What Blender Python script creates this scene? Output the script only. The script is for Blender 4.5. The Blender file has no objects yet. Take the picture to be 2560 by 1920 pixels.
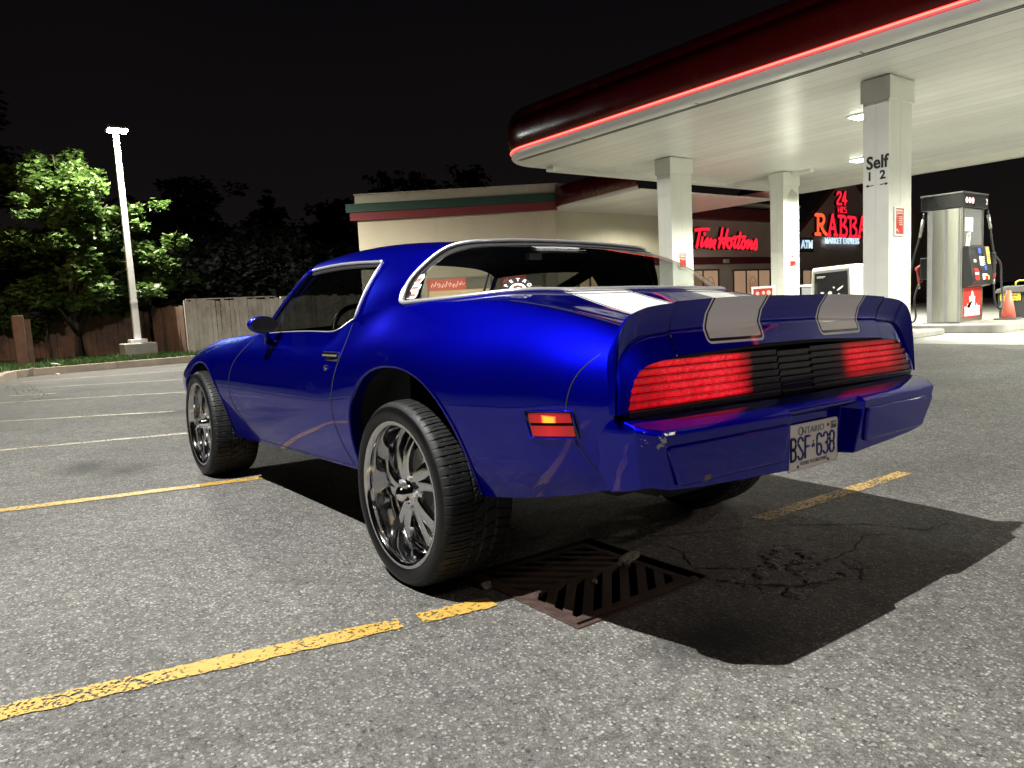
import bpy, bmesh, math, random
import numpy as np
from mathutils import Vector, Matrix, noise
random.seed(7); np.random.seed(7)
S = bpy.context.scene
COL = S.collection

# ---------------------------------------------------------------- camera
YAW, PITCH, ROLL = -0.6480, 0.1082, -0.0524
CAM = Vector((-2.4171, 2.2159, 1.0659))
def cam_axes():
    cy, sy = math.cos(YAW), math.sin(YAW); cp, sp = math.cos(PITCH), math.sin(PITCH)
    f = Vector((cy*cp, sy*cp, -sp)); r = Vector((sy, -cy, 0)); u = r.cross(f)
    c, s = math.cos(ROLL), math.sin(ROLL)
    return c*r + s*u, -s*r + c*u, f
_r, _u, _f = cam_axes()
cd = bpy.data.cameras.new('camera'); cam = bpy.data.objects.new('camera', cd); COL.objects.link(cam)
cam.matrix_world = Matrix(((_r.x, _u.x, -_f.x, CAM.x), (_r.y, _u.y, -_f.y, CAM.y), (_r.z, _u.z, -_f.z, CAM.z), (0, 0, 0, 1)))
cd.sensor_width = 36; cd.lens = 36*1820.74/2560
cd.clip_start = 0.05; cd.clip_end = 600
S.camera = cam

# ---------------------------------------------------------------- world: night sky with a faint town glow
W = bpy.data.worlds.new('World'); S.world = W; W.use_nodes = True
nt = W.node_tree; nt.nodes.clear()
out = nt.nodes.new('ShaderNodeOutputWorld'); bg = nt.nodes.new('ShaderNodeBackground')
tc = nt.nodes.new('ShaderNodeTexCoord'); sx = nt.nodes.new('ShaderNodeSeparateXYZ'); ramp = nt.nodes.new('ShaderNodeValToRGB')
nz = nt.nodes.new('ShaderNodeTexNoise'); nz.inputs['Scale'].default_value = 2.2; nz.inputs['Detail'].default_value = 3
mix = nt.nodes.new('ShaderNodeMath'); mix.operation = 'MULTIPLY_ADD'; mix.inputs[1].default_value = 0.18
nt.links.new(tc.outputs['Generated'], nz.inputs['Vector'])
nt.links.new(nz.outputs['Fac'], mix.inputs[0]); nt.links.new(sx.outputs['Z'], mix.inputs[2])
nt.links.new(tc.outputs['Generated'], sx.inputs[0]); nt.links.new(mix.outputs[0], ramp.inputs[0])
ramp.color_ramp.elements[0].position = 0.0; ramp.color_ramp.elements[0].color = (0.0105, 0.0080, 0.0078, 1)
ramp.color_ramp.elements[1].position = 0.62; ramp.color_ramp.elements[1].color = (0.0016, 0.0016, 0.0022, 1)
e = ramp.color_ramp.elements.new(0.27); e.color = (0.0054, 0.0043, 0.0046, 1)
nt.links.new(ramp.outputs[0], bg.inputs[0]); bg.inputs[1].default_value = 1.0
nt.links.new(bg.outputs[0], out.inputs[0])

# ---------------------------------------------------------------- exposure
S.view_settings.view_transform = 'Standard'; S.view_settings.look = 'None'
S.view_settings.exposure = 0.0; S.view_settings.gamma = 1.0
S.view_settings.use_curve_mapping = False

# lamp powers (the lights themselves hang in their lamp fixtures further down)
P_NEAR, P_FAR, P_CANOPY, P_WARM = 1500, 1100, 26, 160

# ---------------------------------------------------------------- helpers
def gz(x, y):
    """ground height: the lot falls to the drain valley right of the car and rises to the forecourt"""
    t = 0.0241
    a = t*min(max(y, -2.8), 5.0)
    if y < -2.8:
        k = min(1, (-2.8-y)/6.8); k = k*k*(3-2*k); a = a*(1-k) + 0.12*k
    w = min(1, max(0, (x-5)/11.0)); w = w*w*(3-2*w)
    b = 0.0 if y > -3 else 0.12*min(1, (-3-y)/7.0)
    return a*(1-w) + b*w

def tag(o, label=None, cat=None, group=None, kind=None):
    if label: o['label'] = label
    if cat: o['category'] = cat
    if group: o['group'] = group
    if kind: o['kind'] = kind
    return o
def empty(name, loc=(0, 0, 0), rz=0, label=None, cat=None, group=None):
    o = bpy.data.objects.new(name, None); COL.objects.link(o); o.location = loc; o.rotation_euler = (0, 0, rz)
    o.empty_display_size = 0.2
    return tag(o, label, cat, group)
def mobj(name, verts, faces, mat, parent=None, smooth=False, mi=None, kind=None):
    me = bpy.data.meshes.new(name)
    me.from_pydata([tuple(map(float, v)) for v in verts], [], [tuple(int(i) for i in f) for f in faces])
    for m in (mat if isinstance(mat, (list, tuple)) else [mat]): me.materials.append(m)
    if mi is not None: me.polygons.foreach_set('material_index', list(mi))
    if smooth: me.polygons.foreach_set('use_smooth', [True]*len(me.polygons))
    me.update()
    o = bpy.data.objects.new(name, me); COL.objects.link(o)
    if parent is not None: o.parent = parent
    if kind: o['kind'] = kind
    return o
class MB:
    """collects simple shapes into one mesh"""
    def __init__(s): s.v = []; s.f = []; s.m = []
    def add(s, v, f, m=0):
        n = len(s.v); s.v += [tuple(a) for a in v]; s.f += [tuple(i+n for i in q) for q in f]; s.m += [m]*len(f); return s
    def box(s, x0, x1, y0, y1, z0, z1, m=0, R=None):
        v = [(x, y, z) for x in (x0, x1) for y in (y0, y1) for z in (z0, z1)]
        if R is not None: v = [tuple(R @ Vector(a)) for a in v]
        f = [(0, 1, 3, 2), (4, 6, 7, 5), (0, 4, 5, 1), (2, 3, 7, 6), (0, 2, 6, 4), (1, 5, 7, 3)]
        return s.add(v, f, m)
    def prism(s, poly, axis, a, b, m=0):
        """poly 2D extruded along axis from a to b"""
        n = len(poly)
        def P(q, t):
            return {'x': (t, q[0], q[1]), 'y': (q[0], t, q[1]), 'z': (q[0], q[1], t)}[axis]
        v = [P(q, a) for q in poly] + [P(q, b) for q in poly]
        f = [tuple(range(n)), tuple(range(2*n-1, n-1, -1))] + [(i, (i+1) % n, n+(i+1) % n, n+i) for i in range(n)]
        return s.add(v, f, m)
    def tube(s, pts, r, n=8, m=0, closed=False, cap=True, flat=None):
        pts = [Vector(p) for p in pts]; N = len(pts); rings = []
        up = Vector((0, 0, 1))
        for i, p in enumerate(pts):
            if closed: t = pts[(i+1) % N] - pts[i-1]
            else: t = pts[min(i+1, N-1)] - pts[max(i-1, 0)]
            if t.length < 1e-9: t = Vector((1, 0, 0))
            t.normalize(); a = t.cross(up)
            if a.length < 1e-3: a = t.cross(Vector((1, 0, 0)))
            a.normalize(); b = a.cross(t)
            rr = r[i] if isinstance(r, (list, tuple)) else r
            ra, rb = (rr, rr) if flat is None else (rr*flat[0], rr*flat[1])
            rings.append([p + a*ra*math.cos(2*math.pi*k/n) + b*rb*math.sin(2*math.pi*k/n) for k in range(n)])
        v = [tuple(q) for R_ in rings for q in R_]; f = []
        for i in range(N if closed else N-1):
            j = (i+1) % N
            for k in range(n): f.append((i*n+k, i*n+(k+1) % n, j*n+(k+1) % n, j*n+k))
        if cap and not closed: f.append(tuple(range(n-1, -1, -1))); f.append(tuple((N-1)*n+k for k in range(n)))
        return s.add(v, f, m)
    def cyl(s, c, r, h, n=24, axis='z', m=0, r2=None):
        r2 = r if r2 is None else r2; c = Vector(c)
        def P(a, rr, t):
            x, y = rr*math.cos(a), rr*math.sin(a)
            d = {'z': (x, y, t), 'y': (x, t, y), 'x': (t, x, y)}[axis]; return tuple(c+Vector(d))
        v = [P(2*math.pi*k/n, r, 0) for k in range(n)] + [P(2*math.pi*k/n, r2, h) for k in range(n)]
        f = [tuple(range(n-1, -1, -1)), tuple(range(n, 2*n))] + [(k, (k+1) % n, n+(k+1) % n, n+k) for k in range(n)]
        return s.add(v, f, m)
    def build(s, name, mat, parent=None, smooth=False, bevel=0, kind=None, recalc=True):
        o = mobj(name, s.v, s.f, mat, parent, smooth, s.m if isinstance(mat, (list, tuple)) else None, kind)
        if recalc:
            bm = bmesh.new(); bm.from_mesh(o.data); bmesh.ops.recalc_face_normals(bm, faces=bm.faces); bm.to_mesh(o.data); bm.free()
        if bevel:
            b = o.modifiers.new('bevel', 'BEVEL'); b.width = bevel; b.segments = 2; b.limit_method = 'ANGLE'; b.angle_limit = math.radians(35)
        return o
def text_mesh(txt, size, extrude=0.0, bold=0.0, shear=0.0, align='CENTER', sx=1.0):
    cu = bpy.data.curves.new('lettering', 'FONT'); cu.body = txt; cu.size = size; cu.extrude = extrude; cu.offset = bold; cu.shear = shear
    cu.align_x = align; cu.align_y = 'CENTER'; cu.resolution_u = 3
    t = bpy.data.objects.new('tmp', cu); COL.objects.link(t); bpy.context.view_layer.update()
    me = bpy.data.meshes.new_from_object(t.evaluated_get(bpy.context.evaluated_depsgraph_get()))
    v = [(p.co.x*sx, p.co.y, p.co.z) for p in me.vertices]; f = [tuple(p.vertices) for p in me.polygons]
    bpy.data.objects.remove(t); bpy.data.curves.remove(cu); bpy.data.meshes.remove(me)
    return v, f
def place_text(mb, txt, size, origin, right, up, extrude=0.002, bold=0, shear=0, align='CENTER', sx=1.0, m=0):
    v, f = text_mesh(txt, size, extrude, bold, shear, align, sx)
    o, r, u = Vector(origin), Vector(right).normalized(), Vector(up).normalized(); n = r.cross(u)
    mb.add([tuple(o + r*a + u*b + n*c) for a, b, c in v], f, m)
def strokes(mb, strokes_, to3, width, depth, n, m=0):
    """brush strokes: each polyline becomes a rounded ribbon with thickness; to3(a,b,d)->3D"""
    for st in strokes_:
        w = width
        # smooth the polyline
        P = [np.array(p, float) for p in st]
        if len(P) > 2:
            q = []
            closed = np.linalg.norm(P[0]-P[-1]) < 1e-6
            for i in range(len(P)-1):
                p0 = P[i-1] if i > 0 else (P[-2] if closed else P[0]); p1, p2 = P[i], P[i+1]
                p3 = P[i+2] if i+2 < len(P) else (P[1] if closed else P[-1])
                for t in np.linspace(0, 1, n, endpoint=False):
                    q.append(0.5*((2*p1)+(-p0+p2)*t+(2*p0-5*p1+4*p2-p3)*t*t+(-p0+3*p1-3*p2+p3)*t**3))
            q.append(P[-1]); P = q
        N = len(P)
        for i in range(N-1):
            a, b = P[i], P[i+1]; d = b-a; L = np.linalg.norm(d)
            if L < 1e-6: continue
            d = d/L; nn = np.array([-d[1], d[0]])*w/2
            poly = [a-nn, b-nn] + [b + (math.cos(t)*d*w/2) + math.sin(t)*nn for t in np.linspace(-1.2, 1.2, 4)] + [b+nn, a+nn] + [a - math.cos(t)*d*w/2 + math.sin(t)*nn for t in np.linspace(1.2, -1.2, 4)]
            k = len(poly); off = 0.0004*i
            v = [tuple(to3(p[0], p[1], 0)) for p in poly] + [tuple(to3(p[0], p[1], depth+off)) for p in poly]
            f = [tuple(range(k, 2*k))] + [(j, (j+1) % k, k+(j+1) % k, k+j) for j in range(k)]
            mb.add(v, f, m)

# ---------------------------------------------------------------- materials
MAT = {}
def nodes(name):
    m = bpy.data.materials.new(name); m.use_nodes = True; t = m.node_tree
    b = t.nodes['Principled BSDF']; MAT[name] = m
    return m, t, b
def N(t, kind, **kw):
    n = t.nodes.new(kind)
    for k, v in kw.items():
        if hasattr(n, k) and not k.startswith('i_'): setattr(n, k, v)
    return n
def math_n(t, op, a, b=None, c=None, clamp=False):
    n = t.nodes.new('ShaderNodeMath'); n.operation = op; n.use_clamp = clamp
    for i, q in enumerate((a, b, c)):
        if q is None: continue
        if isinstance(q, (int, float)): n.inputs[i].default_value = q
        else: t.links.new(q, n.inputs[i])
    return n.outputs[0]
def mixc(t, fac, a, b):
    n = t.nodes.new('ShaderNodeMix'); n.data_type = 'RGBA'
    if isinstance(fac, (int, float)): n.inputs[0].default_value = fac
    else: t.links.new(fac, n.inputs[0])
    for i, q in ((6, a), (7, b)):
        if isinstance(q, (tuple, list)): n.inputs[i].default_value = tuple(q)[:3]+(1,)
        else: t.links.new(q, n.inputs[i])
    return n.outputs[2]
def rng(t, v, a, b, c=0.0, d=1.0):
    n = t.nodes.new('ShaderNodeMapRange'); t.links.new(v, n.inputs[0])
    for i, q in enumerate((a, b, c, d)): n.inputs[1+i].default_value = q
    return n.outputs[0]
def objc(t):
    return t.nodes.new('ShaderNodeTexCoord').outputs['Object']
def noise_n(t, vec, scale, detail=3, rough=0.5):
    n = t.nodes.new('ShaderNodeTexNoise'); n.inputs['Scale'].default_value = scale; n.inputs['Detail'].default_value = detail; n.inputs['Roughness'].default_value = rough
    if vec is not None: t.links.new(vec, n.inputs['Vector'])
    return n.outputs['Fac']
def bump(t, b, h, strength=0.3, dist=0.01):
    n = t.nodes.new('ShaderNodeBump'); n.inputs['Strength'].default_value = strength; n.inputs['Distance'].default_value = dist
    t.links.new(h, n.inputs['Height']); t.links.new(n.outputs[0], b.inputs['Normal'])
def simple(name, col, rough=0.5, metal=0.0, var=0.0, vscale=6, bmp=0.0, bscale=60, coat=0.0, spec=None, emis=None, estr=0):
    m, t, b = nodes(name)
    b.inputs['Base Color'].default_value = (*col, 1); b.inputs['Roughness'].default_value = rough; b.inputs['Metallic'].default_value = metal
    b.inputs['Coat Weight'].default_value = coat
    if spec is not None: b.inputs['Specular IOR Level'].default_value = spec
    if var:
        o = objc(t); f = noise_n(t, o, vscale, 5, 0.6)
        c = mixc(t, rng(t, f, 0.3, 0.7), tuple(x*(1-var) for x in col), tuple(min(1, x*(1+var)) for x in col)); t.links.new(c, b.inputs['Base Color'])
        t.links.new(rng(t, f, 0.3, 0.7, max(0.03, rough-0.1), min(1, rough+0.1)), b.inputs['Roughness'])
    if bmp: bump(t, b, noise_n(t, objc(t), bscale, 4), bmp, 0.01)
    if emis: b.inputs['Emission Color'].default_value = (*emis, 1); b.inputs['Emission Strength'].default_value = estr
    return m
# asphalt with exposed aggregate, stains and worn patches
m, t, b = nodes('asphalt')
o = objc(t)
def vor(scale, feature='F1', rnd=1.0):
    n = t.nodes.new('ShaderNodeTexVoronoi'); n.feature = feature; n.inputs['Scale'].default_value = scale; n.inputs['Randomness'].default_value = rnd
    t.links.new(o, n.inputs['Vector']); return n
v1 = vor(92); v2 = vor(58); v3 = vor(200)
sep1 = N(t, 'ShaderNodeSeparateColor'); t.links.new(v1.outputs['Color'], sep1.inputs[0])
sep2 = N(t, 'ShaderNodeSeparateColor'); t.links.new(v2.outputs['Color'], sep2.inputs[0])
sep3 = N(t, 'ShaderNodeSeparateColor'); t.links.new(v3.outputs['Color'], sep3.inputs[0])
st1 = math_n(t, 'MULTIPLY', rng(t, v1.outputs['Distance'], 0.55, 0.35), rng(t, sep1.outputs[0], 0.55, 1.0))
st2 = math_n(t, 'MULTIPLY', rng(t, v2.outputs['Distance'], 0.50, 0.38), rng(t, sep2.outputs[0], 0.86, 0.99))
st3 = math_n(t, 'MULTIPLY', rng(t, v3.outputs['Distance'], 0.60, 0.30), rng(t, sep3.outputs[1], 0.3, 1.0))
big = noise_n(t, o, 0.55, 5, 0.6); mid = noise_n(t, o, 7, 6, 0.65); fine = noise_n(t, o, 160, 3, 0.6)
mid2 = noise_n(t, o, 30, 4, 0.7); base = mixc(t, rng(t, math_n(t, 'ADD', math_n(t, 'MULTIPLY', mid2, 0.35), math_n(t, 'MULTIPLY', noise_n(t, o, 110, 5, 0.8), 0.65)), 0.36, 0.64), (0.016, 0.0155, 0.015), (0.128, 0.124, 0.115))
c = mixc(t, math_n(t, 'MULTIPLY', st3, 0.55), base, (0.20, 0.195, 0.18))
c = mixc(t, math_n(t, 'MULTIPLY', st1, 0.80), c, (0.31, 0.30, 0.275))
c = mixc(t, math_n(t, 'MULTIPLY', st2, 0.55), c, (0.270, 0.262, 0.240))
dk = math_n(t, 'MULTIPLY', rng(t, v2.outputs['Distance'], 0.42, 0.30), rng(t, sep2.outputs[1], 0.90, 0.96))
c = mixc(t, math_n(t, 'MULTIPLY', dk, 0.8), c, (0.015, 0.015, 0.016))
patch = rng(t, noise_n(t, o, 18, 8, 0.85), 0.36, 0.64, 0.70, 1.30); c2 = N(t, 'ShaderNodeHueSaturation'); t.links.new(c, c2.inputs['Color']); t.links.new(math_n(t, 'MULTIPLY', patch, rng(t, big, 0.32, 0.68, 0.72, 1.28)), c2.inputs['Value'])
# oil stains in the bay ahead of the parked car's left side
def blob(cx, cy, rx, ry, amt):
    mp = N(t, 'ShaderNodeVectorMath'); mp.operation = 'SUBTRACT'; t.links.new(o, mp.inputs[0]); mp.inputs[1].default_value = (cx, cy, 0)
    sc = N(t, 'ShaderNodeVectorMath'); sc.operation = 'MULTIPLY'; t.links.new(mp.outputs[0], sc.inputs[0]); sc.inputs[1].default_value = (1/rx, 1/ry, 0)
    ln = N(t, 'ShaderNodeVectorMath'); ln.operation = 'LENGTH'; t.links.new(sc.outputs[0], ln.inputs[0])
    d = math_n(t, 'MULTIPLY_ADD', noise_n(t, o, 3.5, 5, 0.7), 1.3, ln.outputs['Value'])
    return rng(t, d, 1.55, 0.75, 0, amt)
stain = math_n(t, 'MAXIMUM', blob(3.75, 1.55, 0.45, 0.35, 0.75), blob(3.35, 1.35, 0.35, 0.28, 0.7))
stain = math_n(t, 'MAXIMUM', stain, blob(-1.05, 0.42, 0.30, 0.42, 0.85))
stain = math_n(t, 'MAXIMUM', stain, blob(6.8, 0.3, 0.6, 0.5, 0.6))
c3 = mixc(t, stain, c2.outputs[0], (0.012, 0.012, 0.013))
t.links.new(c3, b.inputs['Base Color'])
t.links.new(rng(t, mid, 0.2, 0.8, 0.70, 0.95), b.inputs['Roughness']); b.inputs['Specular IOR Level'].default_value = 0.35
h = math_n(t, 'ADD', math_n(t, 'MULTIPLY', st1, 0.6), math_n(t, 'ADD', math_n(t, 'MULTIPLY', st3, 0.35), math_n(t, 'MULTIPLY', fine, 0.5)))
h = math_n(t, 'ADD', h, math_n(t, 'MULTIPLY', st2, 0.7))
bump(t, b, h, 0.9, 0.006)

# worn yellow paint: chips let the asphalt show (alpha holes)
def worn_paint(name, col, wear):
    m, t, b = nodes(name); o = objc(t)
    col2 = tuple(x*0.72 for x in col)
    n1 = noise_n(t, o, 55, 6, 0.75); n2 = noise_n(t, o, 4, 3, 0.6)
    t.links.new(mixc(t, rng(t, n1, 0.3, 0.7), col2, col), b.inputs['Base Color']); b.inputs['Roughness'].default_value = 0.6
    a = math_n(t, 'ADD', math_n(t, 'MULTIPLY', n1, 0.75), math_n(t, 'MULTIPLY', n2, 0.25))
    v = t.nodes.new('ShaderNodeTexVoronoi'); v.inputs['Scale'].default_value = 95; t.links.new(o, v.inputs['Vector'])
    a = math_n(t, 'ADD', a, math_n(t, 'MULTIPLY', v.outputs['Distance'], -0.25))
    t.links.new(rng(t, a, wear-0.015, wear+0.015), b.inputs['Alpha'])
    bump(t, b, n1, 0.6, 0.004)
    return m
worn_paint('paint_yellow', (0.39, 0.245, 0.045), 0.31)
worn_paint('paint_yellow_worn', (0.50, 0.33, 0.10), 0.36)
worn_paint('paint_pale_worn', (0.50, 0.44, 0.27), 0.375)

simple('crack', (0.008, 0.008, 0.008), 1.0)
simple('concrete', (0.26, 0.25, 0.225), 0.85, var=0.22, vscale=3.0, bmp=0.4, bscale=80)
simple('concrete_pad', (0.25, 0.245, 0.22), 0.8, var=0.15, vscale=1.5, bmp=0.3, bscale=60)
simple('kerb_concrete', (0.30, 0.25, 0.20), 0.9, var=0.25, vscale=2.0, bmp=0.5, bscale=60)
simple('soil', (0.022, 0.036, 0.012), 1.0, var=0.4, vscale=3)
simple('grass_blade', (0.045, 0.10, 0.018), 0.8, var=0.4, vscale=1.5)
simple('cast_iron', (0.060, 0.038, 0.032), 0.62, 0.55, var=0.35, vscale=25, bmp=0.25, bscale=120)
simple('black_void', (0.002, 0.002, 0.002), 1.0)
simple('stone', (0.16, 0.15, 0.13), 0.9, var=0.4, vscale=30, bmp=0.8, bscale=60)
simple('canopy_white', (0.66, 0.645, 0.60), 0.42, var=0.05, vscale=1.0)
# soffit planks: seams every 0.4 m running along x
m, t, b = nodes('soffit_planks'); o = objc(t)
sp = N(t, 'ShaderNodeSeparateXYZ'); t.links.new(o, sp.inputs[0])
w = math_n(t, 'FRACT', math_n(t, 'MULTIPLY', sp.outputs['Y'], 2.5)); seam = rng(t, math_n(t, 'ABSOLUTE', math_n(t, 'SUBTRACT', w, 0.5)), 0.465, 0.488)
wv = math_n(t, 'FLOOR', math_n(t, 'MULTIPLY', sp.outputs['Y'], 2.5)); wn = N(t, 'ShaderNodeTexWhiteNoise'); wn.noise_dimensions = '1D'; t.links.new(wv, wn.inputs['W'])
col = mixc(t, rng(t, wn.outputs['Value'], 0, 1), (0.64, 0.635, 0.605), (0.74, 0.735, 0.705)); col = mixc(t, math_n(t, 'MULTIPLY', seam, 0.5), col, (0.22, 0.22, 0.19))
col = mixc(t, math_n(t, 'MULTIPLY', rng(t, noise_n(t, o, 0.9, 5, 0.6), 0.35, 0.75), 0.3), col, (0.42, 0.41, 0.37))
t.links.new(col, b.inputs['Base Color']); b.inputs['Roughness'].default_value = 0.28
bump(t, b, math_n(t, 'MULTIPLY', math_n(t, 'SUBTRACT', 1.0, seam), 1.0), 0.6, 0.01)
simple('fascia_red', (0.065, 0.0014, 0.002), 0.24, var=0.1, vscale=0.6)
simple('neon_red', (0.6, 0.02, 0.02), 0.4, emis=(1.0, 0.045, 0.05), estr=2.8)
simple('neon_core', (0.9, 0.2, 0.15), 0.4, emis=(1.0, 0.16, 0.10), estr=3.2)
simple('column_paint', (0.64, 0.64, 0.59), 0.38, var=0.07, vscale=1.4)
simple('canopy_seam', (0.50, 0.50, 0.46), 0.5)
simple('patch_grey', (0.42, 0.41, 0.38), 0.6, var=0.1)
simple('frame_white', (0.72, 0.71, 0.67), 0.45)
simple('poster_red', (0.40, 0.035, 0.025), 0.3)
simple('poster_pale', (0.62, 0.45, 0.38), 0.4)
simple('poster_black', (0.012, 0.011, 0.012), 0.12)
simple('ink_black', (0.012, 0.012, 0.012), 0.5)
simple('lens_white', (0.9, 0.9, 0.88), 0.3, emis=(0.90, 1.0, 0.86), estr=22)
simple('lamp_lens', (0.9, 0.95, 0.95), 0.3, emis=(0.86, 0.96, 1.0), estr=260)
simple('stucco', (0.50, 0.445, 0.335), 0.92, var=0.06, vscale=1.2, bmp=0.35, bscale=90)
simple('stucco_brown', (0.44, 0.335, 0.285), 0.92, var=0.10, vscale=1.2, bmp=0.35, bscale=90)
simple('band_cream', (0.50, 0.47, 0.39), 0.8, var=0.06)
simple('band_green', (0.020, 0.062, 0.045), 0.7, var=0.1)
simple('band_red', (0.17, 0.022, 0.026), 0.7, var=0.1)
simple('band_dark_red', (0.10, 0.010, 0.014), 0.7, var=0.1)
simple('roof_dark', (0.012, 0.012, 0.014), 0.9)
simple('sign_red', (0.5, 0.01, 0.02), 0.4, emis=(1.0, 0.022, 0.052), estr=1.05)
simple('sign_return', (0.06, 0.004, 0.004), 0.6)
simple('sign_orange', (0.5, 0.05, 0.02), 0.4, emis=(1.0, 0.11, 0.035), estr=1.3)
simple('sign_white', (0.8, 0.85, 0.9), 0.4, emis=(0.62, 0.85, 1.0), estr=0.95)
simple('sign_blue', (0.02, 0.06, 0.5), 0.4, emis=(0.12, 0.22, 0.95), estr=1.0)
# lit shop windows: pale blinds glowing from inside, brighter to the top
def lit_window(name, c1, c2, s, scale=7):
    m, t, b = nodes(name); o = objc(t); sp = N(t, 'ShaderNodeSeparateXYZ'); t.links.new(o, sp.inputs[0])
    w = N(t, 'ShaderNodeTexWave'); w.bands_direction = 'Z'; w.inputs['Scale'].default_value = scale; w.inputs['Distortion'].default_value = 0.6; t.links.new(o, w.inputs['Vector'])
    n = noise_n(t, o, 1.1, 3)
    cc = mixc(t, rng(t, n, 0.3, 0.7), c1, c2)
    t.links.new(cc, b.inputs['Emission Color']); b.inputs['Base Color'].default_value = (0.2, 0.15, 0.1, 1); b.inputs['Roughness'].default_value = 0.15
    t.links.new(math_n(t, 'MULTIPLY', rng(t, w.outputs['Fac'], 0, 1, 0.85, 1.05), s), b.inputs['Emission Strength'])
    return m
lit_window('window_blind', (0.62, 0.38, 0.22), (0.50, 0.31, 0.20), 0.62)
lit_window('window_interior', (0.95, 0.72, 0.34), (0.80, 0.50, 0.25), 1.0, 3)
lit_window('window_banner', (0.95, 0.10, 0.08), (0.90, 0.18, 0.13), 0.9, 1)
lit_window('window_grey', (0.10, 0.14, 0.12), (0.16, 0.18, 0.15), 0.7, 1)
simple('banner_script', (0.8, 0.6, 0.5), 0.5, emis=(1.0, 0.62, 0.5), estr=0.9)
simple('window_frame_dark', (0.07, 0.045, 0.04), 0.6)
simple('mullion_cream', (0.35, 0.32, 0.26), 0.6)
simple('emblem_brown', (0.25, 0.10, 0.07), 0.6, emis=(0.36, 0.15, 0.10), estr=0.5)
# brushed stainless steel with soft vertical banding
m, t, b = nodes('stainless'); o = objc(t)
mp = N(t, 'ShaderNodeMapping'); mp.inputs['Scale'].default_value = (40, 40, 0.6); t.links.new(o, mp.inputs[0])
n1 = noise_n(t, mp.outputs[0], 6, 4)
t.links.new(mixc(t, rng(t, n1, 0.3, 0.7), (0.34, 0.33, 0.29), (0.52, 0.51, 0.46)), b.inputs['Base Color'])
b.inputs['Metallic'].default_value = 0.95; b.inputs['Roughness'].default_value = 0.30; bump(t, b, n1, 0.08, 0.004)
simple('plastic_black', (0.014, 0.014, 0.015), 0.35, var=0.1)
simple('rubber', (0.016, 0.016, 0.017), 0.55)
simple('plastic_grey', (0.10, 0.10, 0.10), 0.5, var=0.15)
simple('screen', (0.5, 0.55, 0.5), 0.2, emis=(0.75, 0.85, 0.78), estr=0.5)
simple('digit_pink', (0.9, 0.5, 0.5), 0.4, emis=(1.0, 0.45, 0.42), estr=1.2)
simple('decal_red', (0.62, 0.02, 0.015), 0.35)
simple('decal_white', (0.80, 0.79, 0.74), 0.4)
simple('decal_blue', (0.04, 0.08, 0.50), 0.4)
simple('decal_yellow', (0.70, 0.55, 0.06), 0.4)
simple('nozzle_red', (0.42, 0.04, 0.04), 0.4)
simple('metal_grey', (0.36, 0.36, 0.35), 0.35, 0.9)
simple('cone_orange', (0.72, 0.16, 0.11), 0.55, var=0.08)
simple('bin_plastic', (0.022, 0.024, 0.025), 0.55, var=0.3, vscale=4)
simple('panel_beige', (0.52, 0.50, 0.42), 0.55, var=0.06)
simple('panel_grey', (0.25, 0.25, 0.26), 0.5)
simple('pole_paint', (0.62, 0.62, 0.62), 0.45, var=0.06)
# fence boards
m, t, b = nodes('fence_wood'); o = objc(t)
mp = N(t, 'ShaderNodeMapping'); mp.inputs['Scale'].default_value = (1, 7.0, 0.35); t.links.new(o, mp.inputs[0])
n1 = noise_n(t, mp.outputs[0], 3.0, 6, 0.65); n2 = noise_n(t, o, 1.3, 4, 0.6)
sp = N(t, 'ShaderNodeSeparateXYZ'); t.links.new(o, sp.inputs[0])
wn = N(t, 'ShaderNodeTexWhiteNoise'); wn.noise_dimensions = '1D'; t.links.new(math_n(t, 'FLOOR', math_n(t, 'MULTIPLY', sp.outputs['Y'], 1/0.14)), wn.inputs['W'])
cc = mixc(t, rng(t, n1, 0.3, 0.7), (0.22, 0.20, 0.17), (0.60, 0.56, 0.50)); cc = mixc(t, rng(t, n2, 0.45, 0.7), cc, (0.56, 0.54, 0.50))
cc = mixc(t, rng(t, wn.outputs['Value'], 0, 1, 0, 0.4), cc, (0.12, 0.09, 0.07))
t.links.new(cc, b.inputs['Base Color']); b.inputs['Roughness'].default_value = 0.85; bump(t, b, n1, 0.5, 0.01)
simple('fence_brown', (0.115, 0.066, 0.044), 0.9, var=0.3, vscale=4)
simple('bark', (0.06, 0.045, 0.03), 0.95, var=0.4, vscale=8, bmp=0.6, bscale=20)
def leaf(name, a, bcol, tr=0.35):
    m, t, b = nodes(name); g = N(t, 'ShaderNodeNewGeometry')
    rn = N(t, 'ShaderNodeObjectInfo')
    n = noise_n(t, objc(t), 2.3, 3, 0.6)
    cc = mixc(t, rng(t, n, 0.3, 0.7), a, bcol); cc = mixc(t, math_n(t, 'MULTIPLY', g.outputs['Random Per Island'], 0.5), cc, tuple(x*1.5 for x in bcol))
    t.links.new(cc, b.inputs['Base Color']); b.inputs['Roughness'].default_value = 0.55; b.inputs['Specular IOR Level'].default_value = 0.4
    tl = N(t, 'ShaderNodeBsdfTranslucent'); t.links.new(cc, tl.inputs[0]); mx = N(t, 'ShaderNodeMixShader'); mx.inputs[0].default_value = tr
    t.links.new(b.outputs[0], mx.inputs[1]); t.links.new(tl.outputs[0], mx.inputs[2]); t.links.new(mx.outputs[0], t.nodes['Material Output'].inputs[0])
    return m
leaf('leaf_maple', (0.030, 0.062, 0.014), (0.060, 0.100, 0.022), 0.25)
leaf('leaf_dark', (0.0018, 0.003, 0.0018), (0.003, 0.0045, 0.0025), 0.1)

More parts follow.
